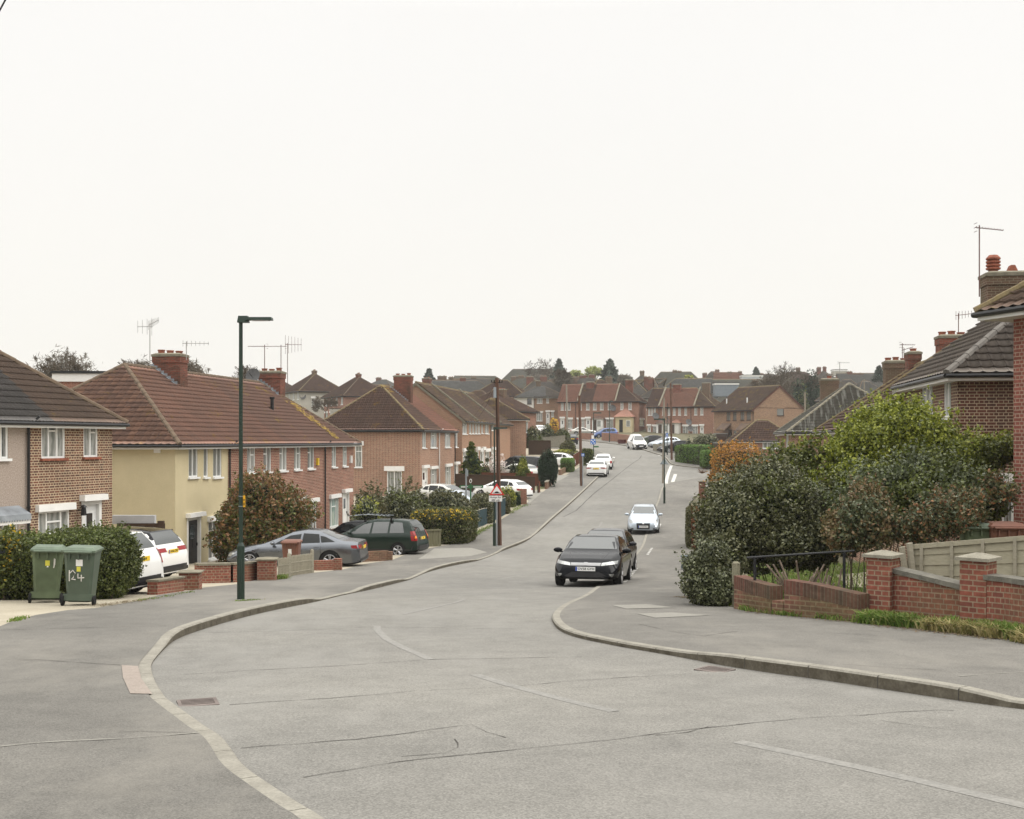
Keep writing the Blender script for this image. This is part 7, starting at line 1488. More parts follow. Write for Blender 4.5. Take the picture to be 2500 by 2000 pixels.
aerial('aerial with forked reflectors on the tall left mast', 366, 850, 793, 50.2, (-.55, .1), 4, .62, 'v', mat=m_aerg); aerial('long horizontal aerial over the second chimney', 646, 893, 842, 63, (-.9, .05), 9, .2, r=.016); aerial('short aerial leaning over the second chimney', 686, 895, 842, 63.3, (-1.6, .05), 5, .2, r=.016); aerial('aerial with upright elements right of the second chimney', 702, 925, 838, 64, (.75, .05), 6, .85, 'v', r=.014)
aerial('tall aerial with long boom beside the sooty right chimney', 2391, 700, 550, 35.2, (.72, .02), 10, .16, r=.014, tilt=-.10); aerial('aerial on the chimney left of the sooty one', 2340, 818, 765, 49, (.72, .1), 7, .3, 'v', tilt=.12); aerial('twin armed aerial by the smaller red chimney', 2203, 860, 838, 57, (.62, .05), 7, .2); aerial('lower aerial by the smaller red chimney', 2207, 860, 850, 57, (.45, .05), 6, .2, tilt=.3)
aerial('pale aerial above the weathered brick chimney', 2050, 903, 884, 120, (1.0, .0), 5, .3, mat=m_aerg, r=.025)
def dish(label, x, y, Y, r=.3, face=(.3, -1, .4)):
    r_ = empty('satellite_dish', (A(x, Y), Y, Z(y, Y)), label=label, cat='satellite dish'); d = Vector(face).normalized(); mb = MB(); mb.lathe([(0, 0), (r * .5, .03), (r, .10), (r * .98, .115), (r * .5, .05), (0, .02)], 16); o = mb.build('reflector', plain('dish_grey', (.09, .09, .09)), r_); o.rotation_euler = d.to_track_quat('Z', 'Y').to_euler(); mb = MB(); mb.tube([(0, 0, -.1), tuple(d * .45)], .015, 5); mb.tube([(0, 0, 0), (-d.x * .2, .25, -.15)], .02, 5); mb.build('arm', m_under, r_); return r_
dish('grey satellite dish left of the second chimney', 619, 919, 62.8, .42, (-.3, -1, .3)); dish('satellite dish on the terrace wall under the tall lamp column', 1495.5, 996.5, 204, .6); dish('satellite dish at the left end of the red roofed terrace', 1600, 1016, 200.5, .6); dish('satellite dish near the grey downpipe of the red roofed terrace', 1681, 1031, 196.5, .55); dish('satellite dish low beside the dark downpipe of the red roofed terrace', 1685, 1047, 196, .55); dish('satellite dish on the front of the grey rendered hill house', 739, 968, 204, .55)
r_ = empty('overhead_cable', (0, 12, 3), label='dark overhead cable crossing the top left corner', cat='cable'); mb = MB(); mb.tube([Vector((A(-30, 12), 0, Z(80, 12) - 3)), Vector((A(40, 12), 0, Z(-50, 12) - 3))], .008, 6); mb.build('wire', m_under, r_)

def wire(label, a, b, sag=.6, r=.012):
    a, b = Vector(a), Vector(b); rt = empty('phone_wire', a, label=label, cat='wire'); mb = MB(); mb.tube([(b - a) * (k / 10) + Vector((0, 0, -sag * 4 * (k / 10) * (1 - k / 10))) for k in range(11)], r, 4, caps=False); mb.build('wire', m_under, rt)
pt = lambda px, py, Y: (A(px, Y), Y, Z(py, Y))
wire('phone wire from the pale grey pole down to the brown brick pair', pt(1383, 943, 182), pt(1352, 985, 213)); wire('phone wire from the pale grey pole to the left end of the striped terrace', pt(1383, 943, 182), pt(1366, 981, 206)); wire('phone wire from the wooden pole by the humps sign to the tan terrace', pt(1213, 932, 59), pt(1150, 1026, 104), r=.008)
wire('phone wire from the pole right of the van to the red roofed terrace', pt(1637, 940, 135), pt(1655, 992, 198)); wire('phone wire from the pole right of the van to the gabled pair', pt(1637, 940, 135), pt(1800, 996, 182), r=.010); wire('phone wire from the wooden pole to the red brown pair', pt(1213, 930, 59), pt(1110, 1046, 96), r=.007)
# ================================================================== VEHICLES
def nose(px, fwd, dist, Y=None):
    """front point from the ground pixel of a wheel line `dist` metres behind the nose (negative: ahead)"""
    f = Vector(fwd).normalized(); p = G(*px) if Y is None else Vector((A(px[0], Y), Y, 0)); return (p.x + f.x * dist, p.y + f.y * dist)
RD = (-.17, -1)
f = (-.19, -1); car('black five door hatchback with plate OV58 GYH, nearest parked car', nose((1438, 1431), f, .8), f, 'hatch', p_black, zs=.96, head='strip', plates=('OV58 GYH', None))
f = (-.19, -1); car('black car tucked directly behind the nearest black hatchback', (2.82, 38.2), f, 'mini', p_dk, plates=('', None), scale=1.03)
f = (-.13, -1); car('small silver hatchback half on the right pavement', nose((1571, 1303), f, .75), f, 'mini', p_silver, head='mini', plates=('CT56 FAX', None), scale=1.0)
f = (.14, 1); car('white four door saloon seen from behind, half on the left pavement', nose((1457, 1164), f, 3.7), f, 'coupe', p_white, tail='slant', plates=(None, 'AB14'), trim_low=False, scale=1.02)
f = (.12, 1); car('white hatchback parked just beyond the white saloon', (A(1476, 118.5), 118.5), f, 'hatch', p_white, tail='high')
f = (.13, -1); car('white panel van with dark bumper on the right of the bend', nose((1562, 1098), f, .7), f, 'van', p_white, name='panel_van', cat='van', head='van', plates=('', None), scale=1.02)
f = (-.95, -.2); car('dark car half hidden behind the white van', (A(1548, 158), 158), f, 'hatch', p_dk, detail=0); f = (-.95, -.45); car('silver car behind the grey block wall', (A(1588, 149), 149), f, 'hatch', p_silver, detail=0, plates=('', None)); f = (-.97, -.25); car('black hatchback on the drive right of the telegraph pole', (A(1609, 139), 139), f, 'hatch', p_black, scale=1.0, detail=0)
f = (.96, .22); car('pale silver saloon in front of the terrace at the far bend', (A(1460, 187), 190.5), f, 'saloon', p_beige, z=.85, detail=0, scale=.95); f = (-.93, -.35); car('blue people carrier at the far bend', (A(1445, 184), 184), f, 'mpv', p_blue, z=.35, detail=0, scale=.98)
f = (-.15, 1); car('dark green hatchback with yellow plate at the left corner', nose((1395, 1085), f, 3.4), f, 'hatch', p_dk, plates=(None, 'AB'), detail=0)
f = (-.97, .22); car('white estate car behind the clipped hedge', (A(1402, 117) - 4.1, 118.2), f, 'hatch', p_white, plates=(None, None), tail='high', detail=0)
f = (-.78, .55); car('large black people van on a left hand drive', (A(1316, 106) - 3.7, 108.8), f, 'bigvan', p_dk, name='parked_van', cat='van', z=-3.25, detail=0); car('silver beige hatchback in front of the black people van', (A(1306, 98) - 3.3, 100.7), f, 'hatch', p_beige, z=-3.3, detail=0)
f = (-.82, .55); car('white hatchback in the drive beside the brown fence', (A(1284, 83.5) - 3.45, 86.2), f, 'hatch', p_white, tail='std', scale=1.0)
f = (.86, -.5); car('silver car nosing out beside the humps sign', (A(1200, 75), 74.6), f, 'hatch', p_silver, detail=0); car('dark estate roof showing over the long hedge', (A(1155, 79), 79.5), f, 'hatch', p_beige, detail=0, glass=m_cglass)
# Audi-like grey saloon
a_ = Vector((.998, -.06)); f = (-.998, .06); W_ = Vector(G(806, 1390)[:2]); b_ = Vector((.06, .998)); P = W_ - a_ * 3.82 + b_ * .85; r_, bv, dec = car('dark grey four door saloon parked across the drive behind the picket fence', P, f, 'saloon', p_grey, tail='wide', plates=(None, ''))
a_ = Vector((.96, -.27)); f = (-.96, .27); W_ = Vector(G(972, 1360)[:2]); b_ = Vector((.27, .96)); P = W_ - a_ * 3.48 + b_ * .80; r_, bv, dec = car('dark green estate car with roof bars behind the grey saloon', P, f, 'mpv', p_green, sglass=m_cglass, tail='tall', plates=(None, 'V5'), trim_low=True)
for x in (1.9, 3.1):
    mb = MB(); mb.tube([(x, -.62, 1.66), (x, .62, 1.66)], .018, 6)
    for s in (-1, 1): mb.box(x - .05, x + .05, s * .62 - .04, s * .62 + .04, 1.50, 1.68, top=(.03, .0))
    mb.build('roof_bar', m_under, r_)
bk = empty('cycle_carrier', (0, 0, 0), label='folded cycle carrier lying on the roof bars of the green estate', cat='cycle carrier'); Mx = r_.matrix_basis.copy(); bk.matrix_basis = Mx; mb = MB(); rg = random.Random(4)
for k in range(2): mb.tube([(1.0, -.35 + k * .5, 1.72), (1.9, -.38 + k * .5, 1.80), (2.9, -.33 + k * .5, 1.74)], .018, 6)
mb.build('channel', m_galv, bk); mb = MB()
for k in range(9): x = 1.0 + k * .22; mb.tube([(x, -.45, 1.72 + rg.random() * .05), (x + .12, -.1, 1.82 + rg.random() * .08), (x + .25, .25, 1.74)], .014, 5)
mb.build('frame', m_under, bk)
f = (.93, -.36); car('black car nose showing right of the green estate', (A(1026, 53.6), 53.4), f, 'hatch', p_black, plates=('', None)); 
f = (-.965, .26); a_ = -Vector(f); q = PRE['suv']; P = Vector((A(312, 25.4), 25.2)) - a_ * 3.97 * 1.0 + Vector((-a_.y, a_.x)) * .62; car('white hatchback reversing light side showing past the big privet hedge', P, f, 'suv', p_white, tail='high', plates=(None, 'RA14'), trim_low=True, scale=.92)
P = Vector((A(420, 34.8), 34.5)) - a_ * 4.42 + Vector((-a_.y, a_.x)) * .45; car('white off roader with black roof and yellow plate behind the white hatchback', P, f, 'suv', p_white, tail='wide', plates=(None, 'AX66 ZXS'), trim_low=True, roof_m=p_black, scale=.98)
f = (-1, .05); car('white car half hidden behind the dark right hand bushes', (A(1735, 84), 84), f, 'saloon', p_white, detail=0, z=-4.2)
f = (-.2, 1); car('white car roof above the left hill hedges', (A(1309, 166), 166), f, 'hatch', p_white, detail=0, z=Z(1036.5, 164) - 1.46)
# ================================================================== PLANTS
# big privet hedge
def world_bush(label, loc, blobs, n, size, mats, name='hedge', cat='hedge', **k):
    root = empty(name, loc, label=label, cat=cat); bush('foliage', blobs, n, size, mats, root, **k); mb = MB(); rg = random.Random(len(label))
    b0 = blobs[0]
    for i in range(14):
        b = blobs[i % len(blobs)]; x = b[0] + rg.uniform(-.6, .6) * b[3]; y = b[1] + rg.uniform(-.6, .6) * b[4]; mb.tube([(x, y, -.1), (x + rg.uniform(-.2, .2), y + rg.uniform(-.2, .2), b[2])], [.02, .008], 5)
    mb.build('stems', m_bark, root); return root
zb = H(23.5)
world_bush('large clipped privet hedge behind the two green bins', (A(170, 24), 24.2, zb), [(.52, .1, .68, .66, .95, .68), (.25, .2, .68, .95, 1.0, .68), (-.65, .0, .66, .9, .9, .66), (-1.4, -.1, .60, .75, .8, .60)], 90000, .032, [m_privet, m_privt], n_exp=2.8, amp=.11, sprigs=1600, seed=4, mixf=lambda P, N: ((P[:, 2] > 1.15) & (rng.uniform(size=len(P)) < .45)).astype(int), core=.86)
world_bush('yellow flowered shrub left of the privet hedge', (A(10, 23.6), 23.7, zb), [(0, 0, .75, .55, .5, .75)], 9000, .045, [m_mid, m_yellow], name='shrub', cat='shrub', amp=.3, seed=6, mixf=lambda P, N: ((rng.uniform(size=len(P)) < .10) & (P[:, 2] > .5)).astype(int), core=.7)
# photinia
shrub('tall rust tipped photinia in front of the brick terrace', 548, 742, 1172, 1420, [m_mid, m_photinia], 45000, .07, Y=45.5, amp=.34, sprigs=700, core=.78, inner=.45, seed=9, mixf=lambda P, N: (rng.uniform(size=len(P)) < np.clip(.35 + .35 * P[:, 2] / 3.2, 0, .85)).astype(int), zb=-4.9, dy=1.1, aspect=2.2)
# left side hedges
shrub('squarish hedge with yellow flowers on its top edge', 1014, 1155, 1242, 1332, [m_hedgeo, m_privet, m_yellow], 22000, .07, n_exp=5, amp=.05, dy=1.7, rot=-.15, seed=12, mixf=lambda P, N: np.where((rng.uniform(size=len(P)) < .2) & (P[:, 2] > 1.25) & (P[:, 1] < -.6), 2, (rng.uniform(size=len(P)) < .45).astype(int)), name='hedge', cat='hedge', core=.93)
shrub('long dark overgrown hedge behind the green estate', 905, 1050, 1200, 1290, [m_dkleaf, m_mid], 16000, .09, Y=62, amp=.22, seed=13, zb=-5.2, dy=1.6, mixf=patchy(1.2, .4), sprigs=300)
shrub('dark hedge right of the long overgrown one', 1030, 1155, 1202, 1275, [m_dkleaf, m_hedgeo], 14000, .09, Y=63.5, amp=.18, seed=14, zb=-5.1, dy=1.5, mixf=patchy(1.2, .3))
shrub('brownish straggly shrub below the landing window', 868, 935, 1188, 1290, [m_hedgeo, m_mid], 8000, .08, Y=60, amp=.4, seed=15, zb=-5.0, dy=1.2, sprigs=250, core=.6); shrub('variegated pale shrub beside the brick corner', 866, 925, 1218, 1290, [m_ivy, m_ygreen], 6000, .08, Y=56, amp=.3, seed=16, zb=-5.0, dy=.7, mixf=patchy(2, .2))
shrub('tall thin shoots in front of the lower side window', 955, 990, 1160, 1240, [m_mid], 2200, .07, Y=64, amp=.5, seed=17, zb=-4.6, dy=.5, core=0, sprigs=120); shrub('fuzzy olive growth along the side wall', 985, 1030, 1172, 1240, [m_hedgeo], 2600, .08, Y=66, amp=.5, seed=18, zb=-4.8, dy=.7, core=.5, sprigs=120)
shrub('hedge directly behind the teal railings', 1150, 1205, 1208, 1275, [m_dkleaf, m_hedgeo], 9000, .08, Y=70, n_exp=4, amp=.1, seed=19, zb=-4.95, dy=1.4, mixf=patchy(1.5, 0)); shrub('hedge end beyond the teal railings', 1222, 1244, 1210, 1258, [m_hedgeo, m_copper], 4000, .08, n_exp=4, amp=.1, seed=20, mixf=patchy(2, .9), dy=1.0)
shrub('bright yellow green shrub by the orange pier', 1222, 1258, 1190, 1242, [m_ygreen, m_mid], 5000, .08, amp=.3, seed=21, mixf=lambda P, N: (P[:, 2] < .55).astype(int) | (rng.uniform(size=len(P)) < .2)); shrub('small blue green conifer beside the orange pier', 1254, 1270, 1202, 1238, [m_conif], 1800, .08, amp=.2, seed=22)
p = G(1118, 1190); conifer((A(1151, 92), 92, H(92)), (1190 - 1099) * 92 / 2900 * 1.3, 1.15, 'dark green conifer in front of the tan terrace', [m_thuja, m_conif], n=9000, size=.12, seed=31, open_=.9, skirt=.02); shrub('dense body of the dark conifer by the tan terrace', 1131, 1172, 1106, 1190, [m_conif, m_thuja], 7000, .11, Y=92, amp=.15, seed=30, mixf=patchy(3, .3), zb=-4.0, name='conifer_shrub')
shrub('olive round shrub behind the red brown fence', 1170, 1195, 1134, 1165, [m_hedgeo], 3500, .08, Y=98, amp=.2, seed=33, zb=-3.6); shrub('white blossom shrub in front of the tan terrace', 1193, 1232, 1120, 1160, [m_blossom, m_dkleaf], 3500, .09, Y=99, amp=.45, seed=34, zb=-3.6, core=0, mixf=patchy(4, 1.3))
def topiary(label, x, y, Y, r): rt = empty('topiary_ball', (A(x, Y), Y, Z(y, Y)), label=label, cat='topiary'); bush('ball', [(0, 0, 0, r, r, r)], 1500, .05, [m_dkleaf], rt, amp=.03, seed=3, core=.9); mb = MB(); mb.tube([(0, 0, -1.6), (0, 0, 0)], .03, 6); mb.build('stem', m_bark, rt)
topiary('left topiary ball on a stem by the tan terrace doors', 1189.5, 1123, 100, .15); topiary('right topiary ball on a stem by the tan terrace doors', 1199, 1117.5, 102, .15)
def cone_shrub(label, x0, x1, yt, yb, Y, mats, n, size, seed, zb): 
    w_ = (x1 - x0) * Y / 5800; zt = Z(yt, Y); hh = zt - zb; rt = empty('conifer_shrub', (A((x0 + x1) / 2, Y), Y, zb), label=label, cat='conifer'); bush('foliage', [(0, 0, hh * .28, w_, w_, hh * .36), (0, 0, hh * .5, w_ * .72, w_ * .72, hh * .36), (0.02, 0, hh * .72, w_ * .42, w_ * .42, hh * .28)], n, size, mats, rt, amp=.18, seed=seed, up=.6, aspect=2.2, mixf=patchy(3, .3)); mb = MB(); mb.tube([(0, 0, -.1), (0, 0, hh * .6)], .05, 6); mb.build('stem', m_bark, rt)
cone_shrub('golden green cone shaped thuja before the silver hatchback', 1257, 1295, 1114, 1168, 96, [m_thuja, m_ygreen], 9000, .08, 35, H(96)); shrub('pale variegated bush left of the golden thuja', 1245, 1262, 1130, 1160, [m_ivy], 1800, .09, Y=96.5, seed=36, zb=-3.7, amp=.3)
def yew(label, x0, x1, yt, yb, Y): 
    z0 = H(Y); rt = empty('columnar_yew', (A((x0 + x1) / 2, Y), Y, z0), label=label, cat='yew'); w_ = (x1 - x0) * Y / 5800; hh = Z(yt, Y) - z0; bl = [(-w_ * .45, 0, hh * .45, w_ * .5, w_ * .6, hh * .46), (w_ * .1, .1, hh * .5, w_ * .55, w_ * .6, hh * .5), (w_ * .5, 0, hh * .47, w_ * .48, w_ * .6, hh * .49)]; bush('foliage', bl, 15000, .07, [m_conif], rt, amp=.12, seed=37, up=1.2, aspect=2.6, core=.9); mb = MB(); mb.tube([(0, 0, -.1), (0, 0, hh * .5)], .08, 6); mb.build('stem', m_bark, rt)
yew('dark columnar yew at the left pavement edge', 1314, 1361, 1091, 1182, 94.5)
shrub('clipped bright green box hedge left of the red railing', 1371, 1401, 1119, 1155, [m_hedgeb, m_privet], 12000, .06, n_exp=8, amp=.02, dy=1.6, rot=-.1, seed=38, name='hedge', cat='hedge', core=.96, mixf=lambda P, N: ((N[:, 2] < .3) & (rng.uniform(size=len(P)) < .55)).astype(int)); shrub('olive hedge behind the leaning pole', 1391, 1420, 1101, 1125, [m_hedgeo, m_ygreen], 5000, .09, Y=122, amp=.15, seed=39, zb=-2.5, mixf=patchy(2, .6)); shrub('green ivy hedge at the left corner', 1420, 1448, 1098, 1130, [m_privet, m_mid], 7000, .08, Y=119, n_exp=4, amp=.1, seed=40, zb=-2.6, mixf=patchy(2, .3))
for x0, x1, yt, yb, Y, lab, mats in ((1286, 1320, 1044, 1072, 150, 'left clump of dark hedge above the panel fence', [m_privet, m_dkleaf]), (1315, 1355, 1042, 1072, 152, 'middle clump of dark hedge above the panel fence', [m_dkleaf, m_privet]), (1355, 1391, 1045, 1082, 152, 'right clump of olive hedge above the panel fence', [m_hedgeo, m_privet]), (1368, 1405, 1078, 1100, 140, 'brown green shrub below the olive hedge', [m_hedgeo, m_mid]), (1355, 1400, 1098, 1112, 132, 'low yellow green planting behind the white estate', [m_ygreen, m_mid]), (1336, 1358, 1058, 1070, 155, 'yellow flowered bush between the hill hedges', [m_yellow, m_ygreen]), (1341, 1363, 1020, 1048, 178, 'orange yellow forsythia before the brown brick pair', [m_yellow, m_orange]), (1328, 1345, 1030, 1050, 176, 'blue green bush beside the forsythia', [m_dkleaf, m_ivy])):
    shrub(lab, x0, x1, yt, yb, mats, 4500, .14, Y=Y, amp=.22, seed=int(x0), zb=min(Z(yb, Y), H(Y)) - .2, mixf=patchy(1.5, .3))
Yq = 140; rt = empty('palm', (A(1318, Yq), Yq, H(Yq)), label='spiky palm in front of the panel fence', cat='palm'); zt = Z(1074, Yq) - H(Yq); mb = MB(); mb.tube([(0, 0, -.1), (0, 0, zt)], .09, 7); mb.build('trunk', m_bark, rt); V = []
for _ in range(220):
    d = Vector((rnd.gauss(0, 1), rnd.gauss(0, 1), rnd.uniform(-.5, 1.2))).normalized(); L_ = rnd.uniform(.6, .85); s_ = d.cross(Vector((0, 0, 1))).normalized() * .025; o = Vector((0, 0, zt)); m_ = o + d * L_ * .6; e = o + d * L_ + Vector((0, 0, -.15)); V += [o - s_, o + s_, m_ + s_, m_ - s_, m_ - s_, m_ + s_, e + s_ * .1, e - s_ * .1]
mobj('fronds', arrmesh('fronds', [tuple(v) for v in V], np.arange(len(V)).reshape(-1, 4)), [m_mid], rt)
# right far hedges
shrub('long bright clipped hedge curving round the side street, front length', 1672, 1720, 1087, 1135, [m_hedgeb, m_privet], 14000, .08, Y=122, n_exp=7, amp=.03, dy=2.6, rot=.35, seed=41, name='hedge', cat='hedge', zb=-2.4, core=.95, mixf=patchy(2, .8)); shrub('bright clipped hedge beside the orange berberis', 1712, 1748, 1100, 1135, [m_hedgeb, m_privet], 8000, .08, Y=116, n_exp=7, amp=.03, dy=1.0, seed=42, name='hedge', cat='hedge', zb=-2.6, core=.95, mixf=patchy(2, .8))
shrub('grey green shrub behind the clipped hedge', 1690, 1748, 1062, 1100, [m_dkleaf, m_ivy], 8000, .13, Y=128, amp=.3, seed=43, zb=-2.3, mixf=patchy(1.5, .6)); shrub('small dark shrub left of the grey green one', 1672, 1690, 1070, 1090, [m_dkleaf], 2000, .12, Y=131, seed=44, zb=-2.2)
shrub('orange berberis in full flower', 1738, 1866, 1086, 1160, [m_orange, m_hedgeo], 26000, .085, Y=83, amp=.22, seed=45, zb=-4.5, dy=1.5, sprigs=500, mixf=lambda P, N: ((rng.uniform(size=len(P)) > np.clip(P[:, 2] * .55 - .3, 0, .8))).astype(int), core=.75)
shrub('tall copper brown hedge by the right pavement', 1676, 1716, 1238, 1345, [m_copper, m_hedgeo], 16000, .06, n_exp=6, amp=.05, dy=1.6, rot=-.12, seed=46, name='hedge', cat='hedge', core=.93, mixf=lambda P, N: ((P[:, 0] < -.2) | (P[:, 2] > 1.75) & (rng.uniform(size=len(P)) < .7)).astype(int))
# dead plant on pillar
p = G(1714, 1218); rt = empty('dead_plant', (p.x, p.y, Z(1156, p.y)), label='dead twiggy plant on top of the brick pillar', cat='plant'); mb = MB(); rg = random.Random(5)
for k in range(60): d = Vector((rg.gauss(0, .6), rg.gauss(0, .6), rg.uniform(.2, 1))).normalized() * rg.uniform(.25, .55); mb.tube([(0, 0, 0), tuple(d)], [.012, .004], 4, smooth=False)
mb.build('twigs', plain('dead_stems', (.16, .09, .05)), rt)
# --- right foreground vegetation
def wb(x, y, Y, rx, ry, rz): return (A(x, Y), Y, Z(y, Y), rx, ry, rz)
def rootbush(label, bl, n, size, mats, name='shrub', cat='shrub', stems=10, **k):
    c = bl[0]; z0 = H(c[1]); rt = empty(name, (c[0], c[1], z0), label=label, cat=cat); bl2 = [(b[0] - c[0], b[1] - c[1], b[2] - z0, *b[3:]) for b in bl]; bush('foliage', bl2, n, size, mats, rt, **k); mb = MB(); rg = random.Random(n)
    for i in range(stems): b = bl2[i % len(bl2)]; x0 = b[0] + rg.uniform(-.5, .5) * b[3]; x1 = b[0] + rg.uniform(-.7, .7) * b[3]; mb.tube([(x0, b[1] + rg.uniform(-.2, .2), -.1), ((x0 + x1) / 2 + rg.uniform(-.15, .15), b[1], b[2] * .5), (x1, b[1], b[2])], [.010, .008, .004], 4)
    mb.build('stems', m_bark, rt); return rt
rootbush('ivy clump spilling onto the pavement left of the concrete post', [wb(1736, 1428, 21.7, .42, .4, .40), wb(1712, 1400, 21.9, .26, .3, .42), wb(1752, 1445, 21.5, .26, .3, .30), wb(1738, 1365, 21.9, .30, .35, .32)], 18000, .042, [m_ivy, m_dkleaf], amp=.28, seed=51, mixf=patchy(4, .4), sprigs=260, slen=1.3, core=.72, aspect=1.2)
def pb(x, y, Y, rx, ry, dp): k = Y / 2900 / 1.08; return (A(x, Y), Y, Z(y, Y), rx * k, dp, ry * k)
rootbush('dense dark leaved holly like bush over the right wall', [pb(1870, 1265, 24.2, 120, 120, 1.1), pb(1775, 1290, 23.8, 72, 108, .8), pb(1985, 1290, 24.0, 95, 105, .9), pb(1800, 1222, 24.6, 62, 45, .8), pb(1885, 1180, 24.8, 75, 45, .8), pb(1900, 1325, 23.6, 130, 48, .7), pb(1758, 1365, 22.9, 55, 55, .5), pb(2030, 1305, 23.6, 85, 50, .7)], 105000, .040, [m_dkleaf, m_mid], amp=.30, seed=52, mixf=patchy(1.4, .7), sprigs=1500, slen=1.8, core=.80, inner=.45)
rootbush('loose light green shrub above the dark bush', [pb(1925, 1135, 26.5, 38, 42, .4), pb(1895, 1165, 26.2, 38, 38, .3), pb(1985, 1120, 26.6, 34, 42, .3), pb(1985, 1180, 26.0, 48, 36, .4)], 3600, .045, [m_mid, m_bright], amp=.5, seed=53, mixf=patchy(2.5, .0), sprigs=420, slen=1.6, core=0, inner=.8)
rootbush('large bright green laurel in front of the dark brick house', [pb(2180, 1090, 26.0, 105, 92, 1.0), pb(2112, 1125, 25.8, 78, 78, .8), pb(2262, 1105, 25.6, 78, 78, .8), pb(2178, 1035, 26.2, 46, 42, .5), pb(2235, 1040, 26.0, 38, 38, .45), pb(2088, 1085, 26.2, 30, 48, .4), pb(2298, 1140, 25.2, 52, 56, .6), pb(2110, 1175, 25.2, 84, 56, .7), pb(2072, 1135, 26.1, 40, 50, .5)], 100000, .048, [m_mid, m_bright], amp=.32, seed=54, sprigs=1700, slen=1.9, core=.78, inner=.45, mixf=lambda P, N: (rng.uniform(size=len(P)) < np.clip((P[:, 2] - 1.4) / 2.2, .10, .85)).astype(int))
rootbush('bramble thicket below the laurel', [pb(2200, 1235, 22.8, 110, 68, .8), pb(2320, 1215, 22.6, 98, 68, .7), pb(2110, 1225, 23.0, 88, 62, .7), pb(2400, 1235, 22.4, 45, 42, .6), pb(2260, 1165, 23.2, 88, 42, .5)], 52000, .050, [m_brambl, m_mid, m_privt], amp=.42, seed=55, sprigs=1000, slen=2, core=.72, inner=.5, mixf=lambda P, N: np.where(rng.uniform(size=len(P)) < .12, 2, patchy(1.6, .1)(P, N)), aspect=1.3)
rootbush('thin bright shrub against the dark brick wall', [pb(2420, 1105, 24.6, 45, 45, .35), pb(2452, 1105, 24.6, 32, 36, .3), pb(2380, 1140, 24.6, 55, 50, .5)], 5500, .045, [m_bright, m_mid], amp=.6, seed=56, sprigs=380, core=0, inner=.9, mixf=patchy(2, 0))
rootbush('red leaved rose bush behind the left capped pillar', [pb(2085, 1270, 20.6, 58, 55, .4), pb(2130, 1240, 20.9, 52, 48, .4), pb(2060, 1300, 20.4, 38, 38, .3), pb(2150, 1285, 20.5, 42, 45, .35)], 9500, .040, [m_rose, m_brambl], amp=.5, seed=57, stems=5, sprigs=500, core=.35, mixf=patchy(3, .5), inner=.7)
rootbush('rust leaved bramble over the pale panel fence', [pb(2300, 1268, 20.4, 75, 42, .35), pb(2352, 1240, 20.6, 50, 42, .35), pb(2240, 1290, 20.4, 52, 38, .35), pb(2425, 1205, 21.9, 36, 32, .35)], 9000, .038, [m_rose, m_brambl, m_copper], amp=.6, seed=58, stems=4, sprigs=700, core=0, inner=.9, mixf=lambda P, N: rng.choice(3, size=len(P), p=[.4, .5, .1]))
# stumps
def stump(label, x, y, Y, n, hh, seed):
    z0 = H(Y); rt = empty('pruned_stump', (A(x, Y), Y, z0), label=label, cat='stump'); mb = MB(); rg = random.Random(seed)
    for k in range(n):
        a = rg.uniform(0, 6.28); ln = rg.uniform(.5, 1) * hh; d = Vector((math.cos(a) * .5, math.sin(a) * .3, 1)).normalized(); p1 = d * ln * .5 + Vector((rg.gauss(0, .03), 0, 0)); p2 = d * ln + Vector((rg.gauss(0, .07), 0, 0)); mb.tube([(rg.gauss(0, .03), rg.gauss(0, .03), -.05), p1, p2], [.028, .022, .016], 5)
        mb.tube([p1, p1 + Vector((rg.gauss(0, .1), 0, .12))], [.014, .01], 4)
    mb.build('stems', plain('cut_stems', (.22, .17, .13), var=.4, scale=9), rt)
stump('left cluster of pruned bare stems in the grass', 1872, 0, 21.1, 8, .6, 1); stump('tallest cluster of pruned bare stems in the grass', 1950, 0, 20.9, 14, 1.0, 2); stump('right cluster of pruned bare stems in the grass', 2018, 0, 20.6, 12, .9, 3)
# garden grass right
gp = [G(a, b) for a, b in ((1810, 1490), (1900, 1500), (2000, 1505), (2110, 1510), (2150, 1500))]
garden = sheet('garden_ground', [(p.x, p.y) for p in [Vector((*q, 0)) if len(q) == 2 else q for q in [tuple(v) for v in RBw]]] + [(45, 93), (60, 93), (60, 9)], lambda x, y: H(y) + .04, m_ground, 1.6)
def gfield(name, label, quadpx, n, hgt, mats):
    P = [G(*q) for q in quadpx]; base = []
    for _ in range(n): s, t = rnd.random(), rnd.random(); base.append(P[0].lerp(P[1], s).lerp(P[3].lerp(P[2], s), t))
    V = []
    for p in base:
        a = rnd.uniform(0, 6.28); hh = hgt * rnd.uniform(.4, 1.4); e = Vector((math.cos(a), math.sin(a), 0)) * (.006 + .03 * hh); l = Vector((rnd.gauss(0, .4), rnd.gauss(0, .4), 0)) * hh; z = Vector((0, 0, H(p.y) + .04 - p.z)); m = p + z + l * .35 + Vector((0, 0, hh * .6)); t = p + z + l + Vector((0, 0, hh * .9)); V += [p + z - e, p + z + e, m + e * .8, m - e * .8, m - e * .8, m + e * .8, t + e * .1, t - e * .1]
    tag(mobj(name, arrmesh(name, [tuple(v) for v in V], np.arange(len(V)).reshape(-1, 4)), mats), label, 'grass', kind='stuff')
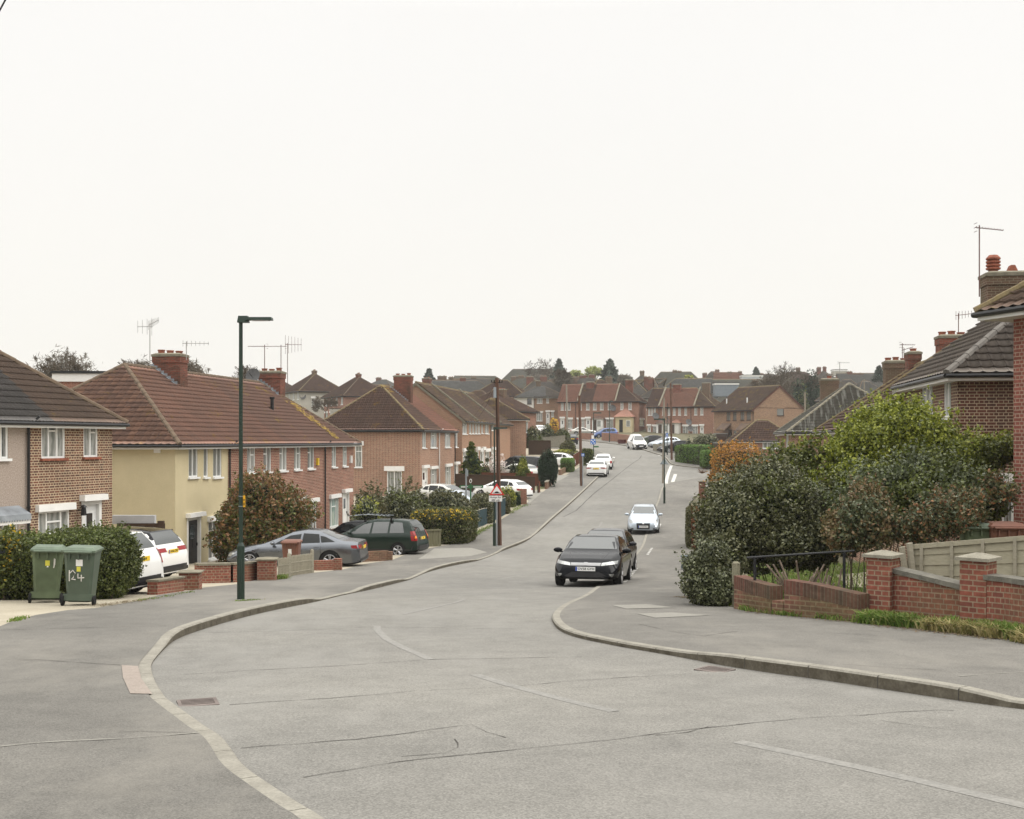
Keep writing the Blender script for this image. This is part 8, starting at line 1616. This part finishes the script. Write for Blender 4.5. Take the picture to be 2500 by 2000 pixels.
gfield('grass', 'rough grass in the garden behind the mossy wall', [(1815, 1485), (2105, 1512), (2125, 1380), (1830, 1380)], 12000, .13, [m_grass]); gfield('grass', 'grass verge beside the yew', [(1306, 1200), (1334, 1196), (1340, 1180), (1312, 1185)], 2500, .09, [m_grass]); gfield('grass', 'grass patch in front of the long clipped hedge', [(1650, 1110), (1674, 1122), (1680, 1108), (1655, 1102)], 1500, .1, [m_grass])
gfield('grass', 'grass behind the teal gate', [(1185, 1284), (1203, 1276), (1200, 1262), (1180, 1270)], 1500, .1, [m_grass])
grass_patch('grass', [G(2110, 1537), G(2190, 1545), G(2290, 1556), G(2390, 1566), G(2500, 1582), G(2560, 1592)], 7500, .17, [m_grass], 'tufty green grass along the foot of the red wall', .07, dz=.1); grass_patch('grass', [G(2260, 1554), G(2390, 1570), G(2500, 1588), G(2560, 1598)], 3800, .15, [m_grassd], 'dry straw coloured grass along the foot of the red wall', .06, dz=.1)
grass_patch('grass', [G(1690, 1470), G(1740, 1478), G(1800, 1492)], 1500, .10, [m_grass], 'weeds at the foot of the ivy', .07, dz=.1); grass_patch('grass', [G(1810, 1503), G(1900, 1516), G(2000, 1526), G(2110, 1538)], 1400, .08, [m_grass], 'weeds along the mossy wall', .04, dz=.1)
grass_patch('grass', [G(670, 1424), G(700, 1421)], 350, .12, [m_grass], 'weeds below the picket fence', .06, dz=.1); grass_patch('grass', [G(1155, 1312), G(1185, 1296), G(1200, 1288)], 1400, .08, [m_grass], 'weeds along the teal railing', .12, dz=.1); grass_patch('grass', [G(1243, 1258), G(1262, 1246), G(1284, 1236)], 900, .07, [m_grass], 'weeds beside the low kerb left', .15, dz=.1)
grass_patch('grass', [G(30, 1534), G(60, 1524)], 200, .04, [m_grass], 'moss tuft at the drive edge', .05, dz=.1); grass_patch('grass', [G(575, 1482), G(640, 1478)], 160, .03, [m_grass], 'moss by the lamp foot', .04, dz=.1); grass_patch('grass', [G(335, 1481), G(400, 1470), G(470, 1456)], 300, .03, [m_grass], 'moss along the drive edge', .05, dz=.1)
m_litter = leafmat('leaf_litter', [(.10, .07, .045), (.19, .14, .09), (.13, .12, .06)], .8, .1)
V = []
for seg, n in ((((1660, 1470), (1790, 1480)), 700), (((1830, 1508), (2110, 1540)), 300), (((2150, 1545), (2500, 1586)), 600), (((240, 1494), (360, 1476)), 500), (((850, 1400), (960, 1376)), 120)):
    a, b = G(*seg[0]), G(*seg[1])
    for _ in range(n): p = a.lerp(b, rnd.random()) + Vector((rnd.gauss(0, .12), rnd.gauss(0, .10), 0)); p.z = H(p.y) + .112; t = rnd.uniform(0, 6.28); s_ = rnd.uniform(.012, .03); e = Vector((math.cos(t), math.sin(t), rnd.uniform(-.2, .3))) * s_; g = Vector((-math.sin(t), math.cos(t), 0)) * s_ * .6; V += [p - e, p - g, p + e, p + g]
tag(mobj('leaf_litter', arrmesh('leaf_litter', [tuple(v) for v in V], np.arange(len(V)).reshape(-1, 4)), [m_litter]), 'dead leaves and litter along walls and hedges', 'leaf litter', kind='stuff')
# ================================================================== AIR
mh = bpy.data.materials.new('haze_air'); mh.use_nodes = True; t = mh.node_tree; t.nodes.clear(); o_ = t.nodes.new('ShaderNodeOutputMaterial'); pv = t.nodes.new('ShaderNodeVolumePrincipled'); pv.inputs['Color'].default_value = (.95, .94, .91, 1); pv.inputs['Density'].default_value = .00032; pv.inputs['Anisotropy'].default_value = .2
t.links.new(pv.outputs[0], o_.inputs['Volume']); mb = MB(); mb.box(-270, 310, -35, 1520, -9, 45); hz_o = mb.build('haze', mh, weld=True); hz_o['kind'] = 'stuff'
print('OBJECT COUNT', len(bpy.data.objects), 'faces', sum(len(m.polygons) for m in bpy.data.meshes))
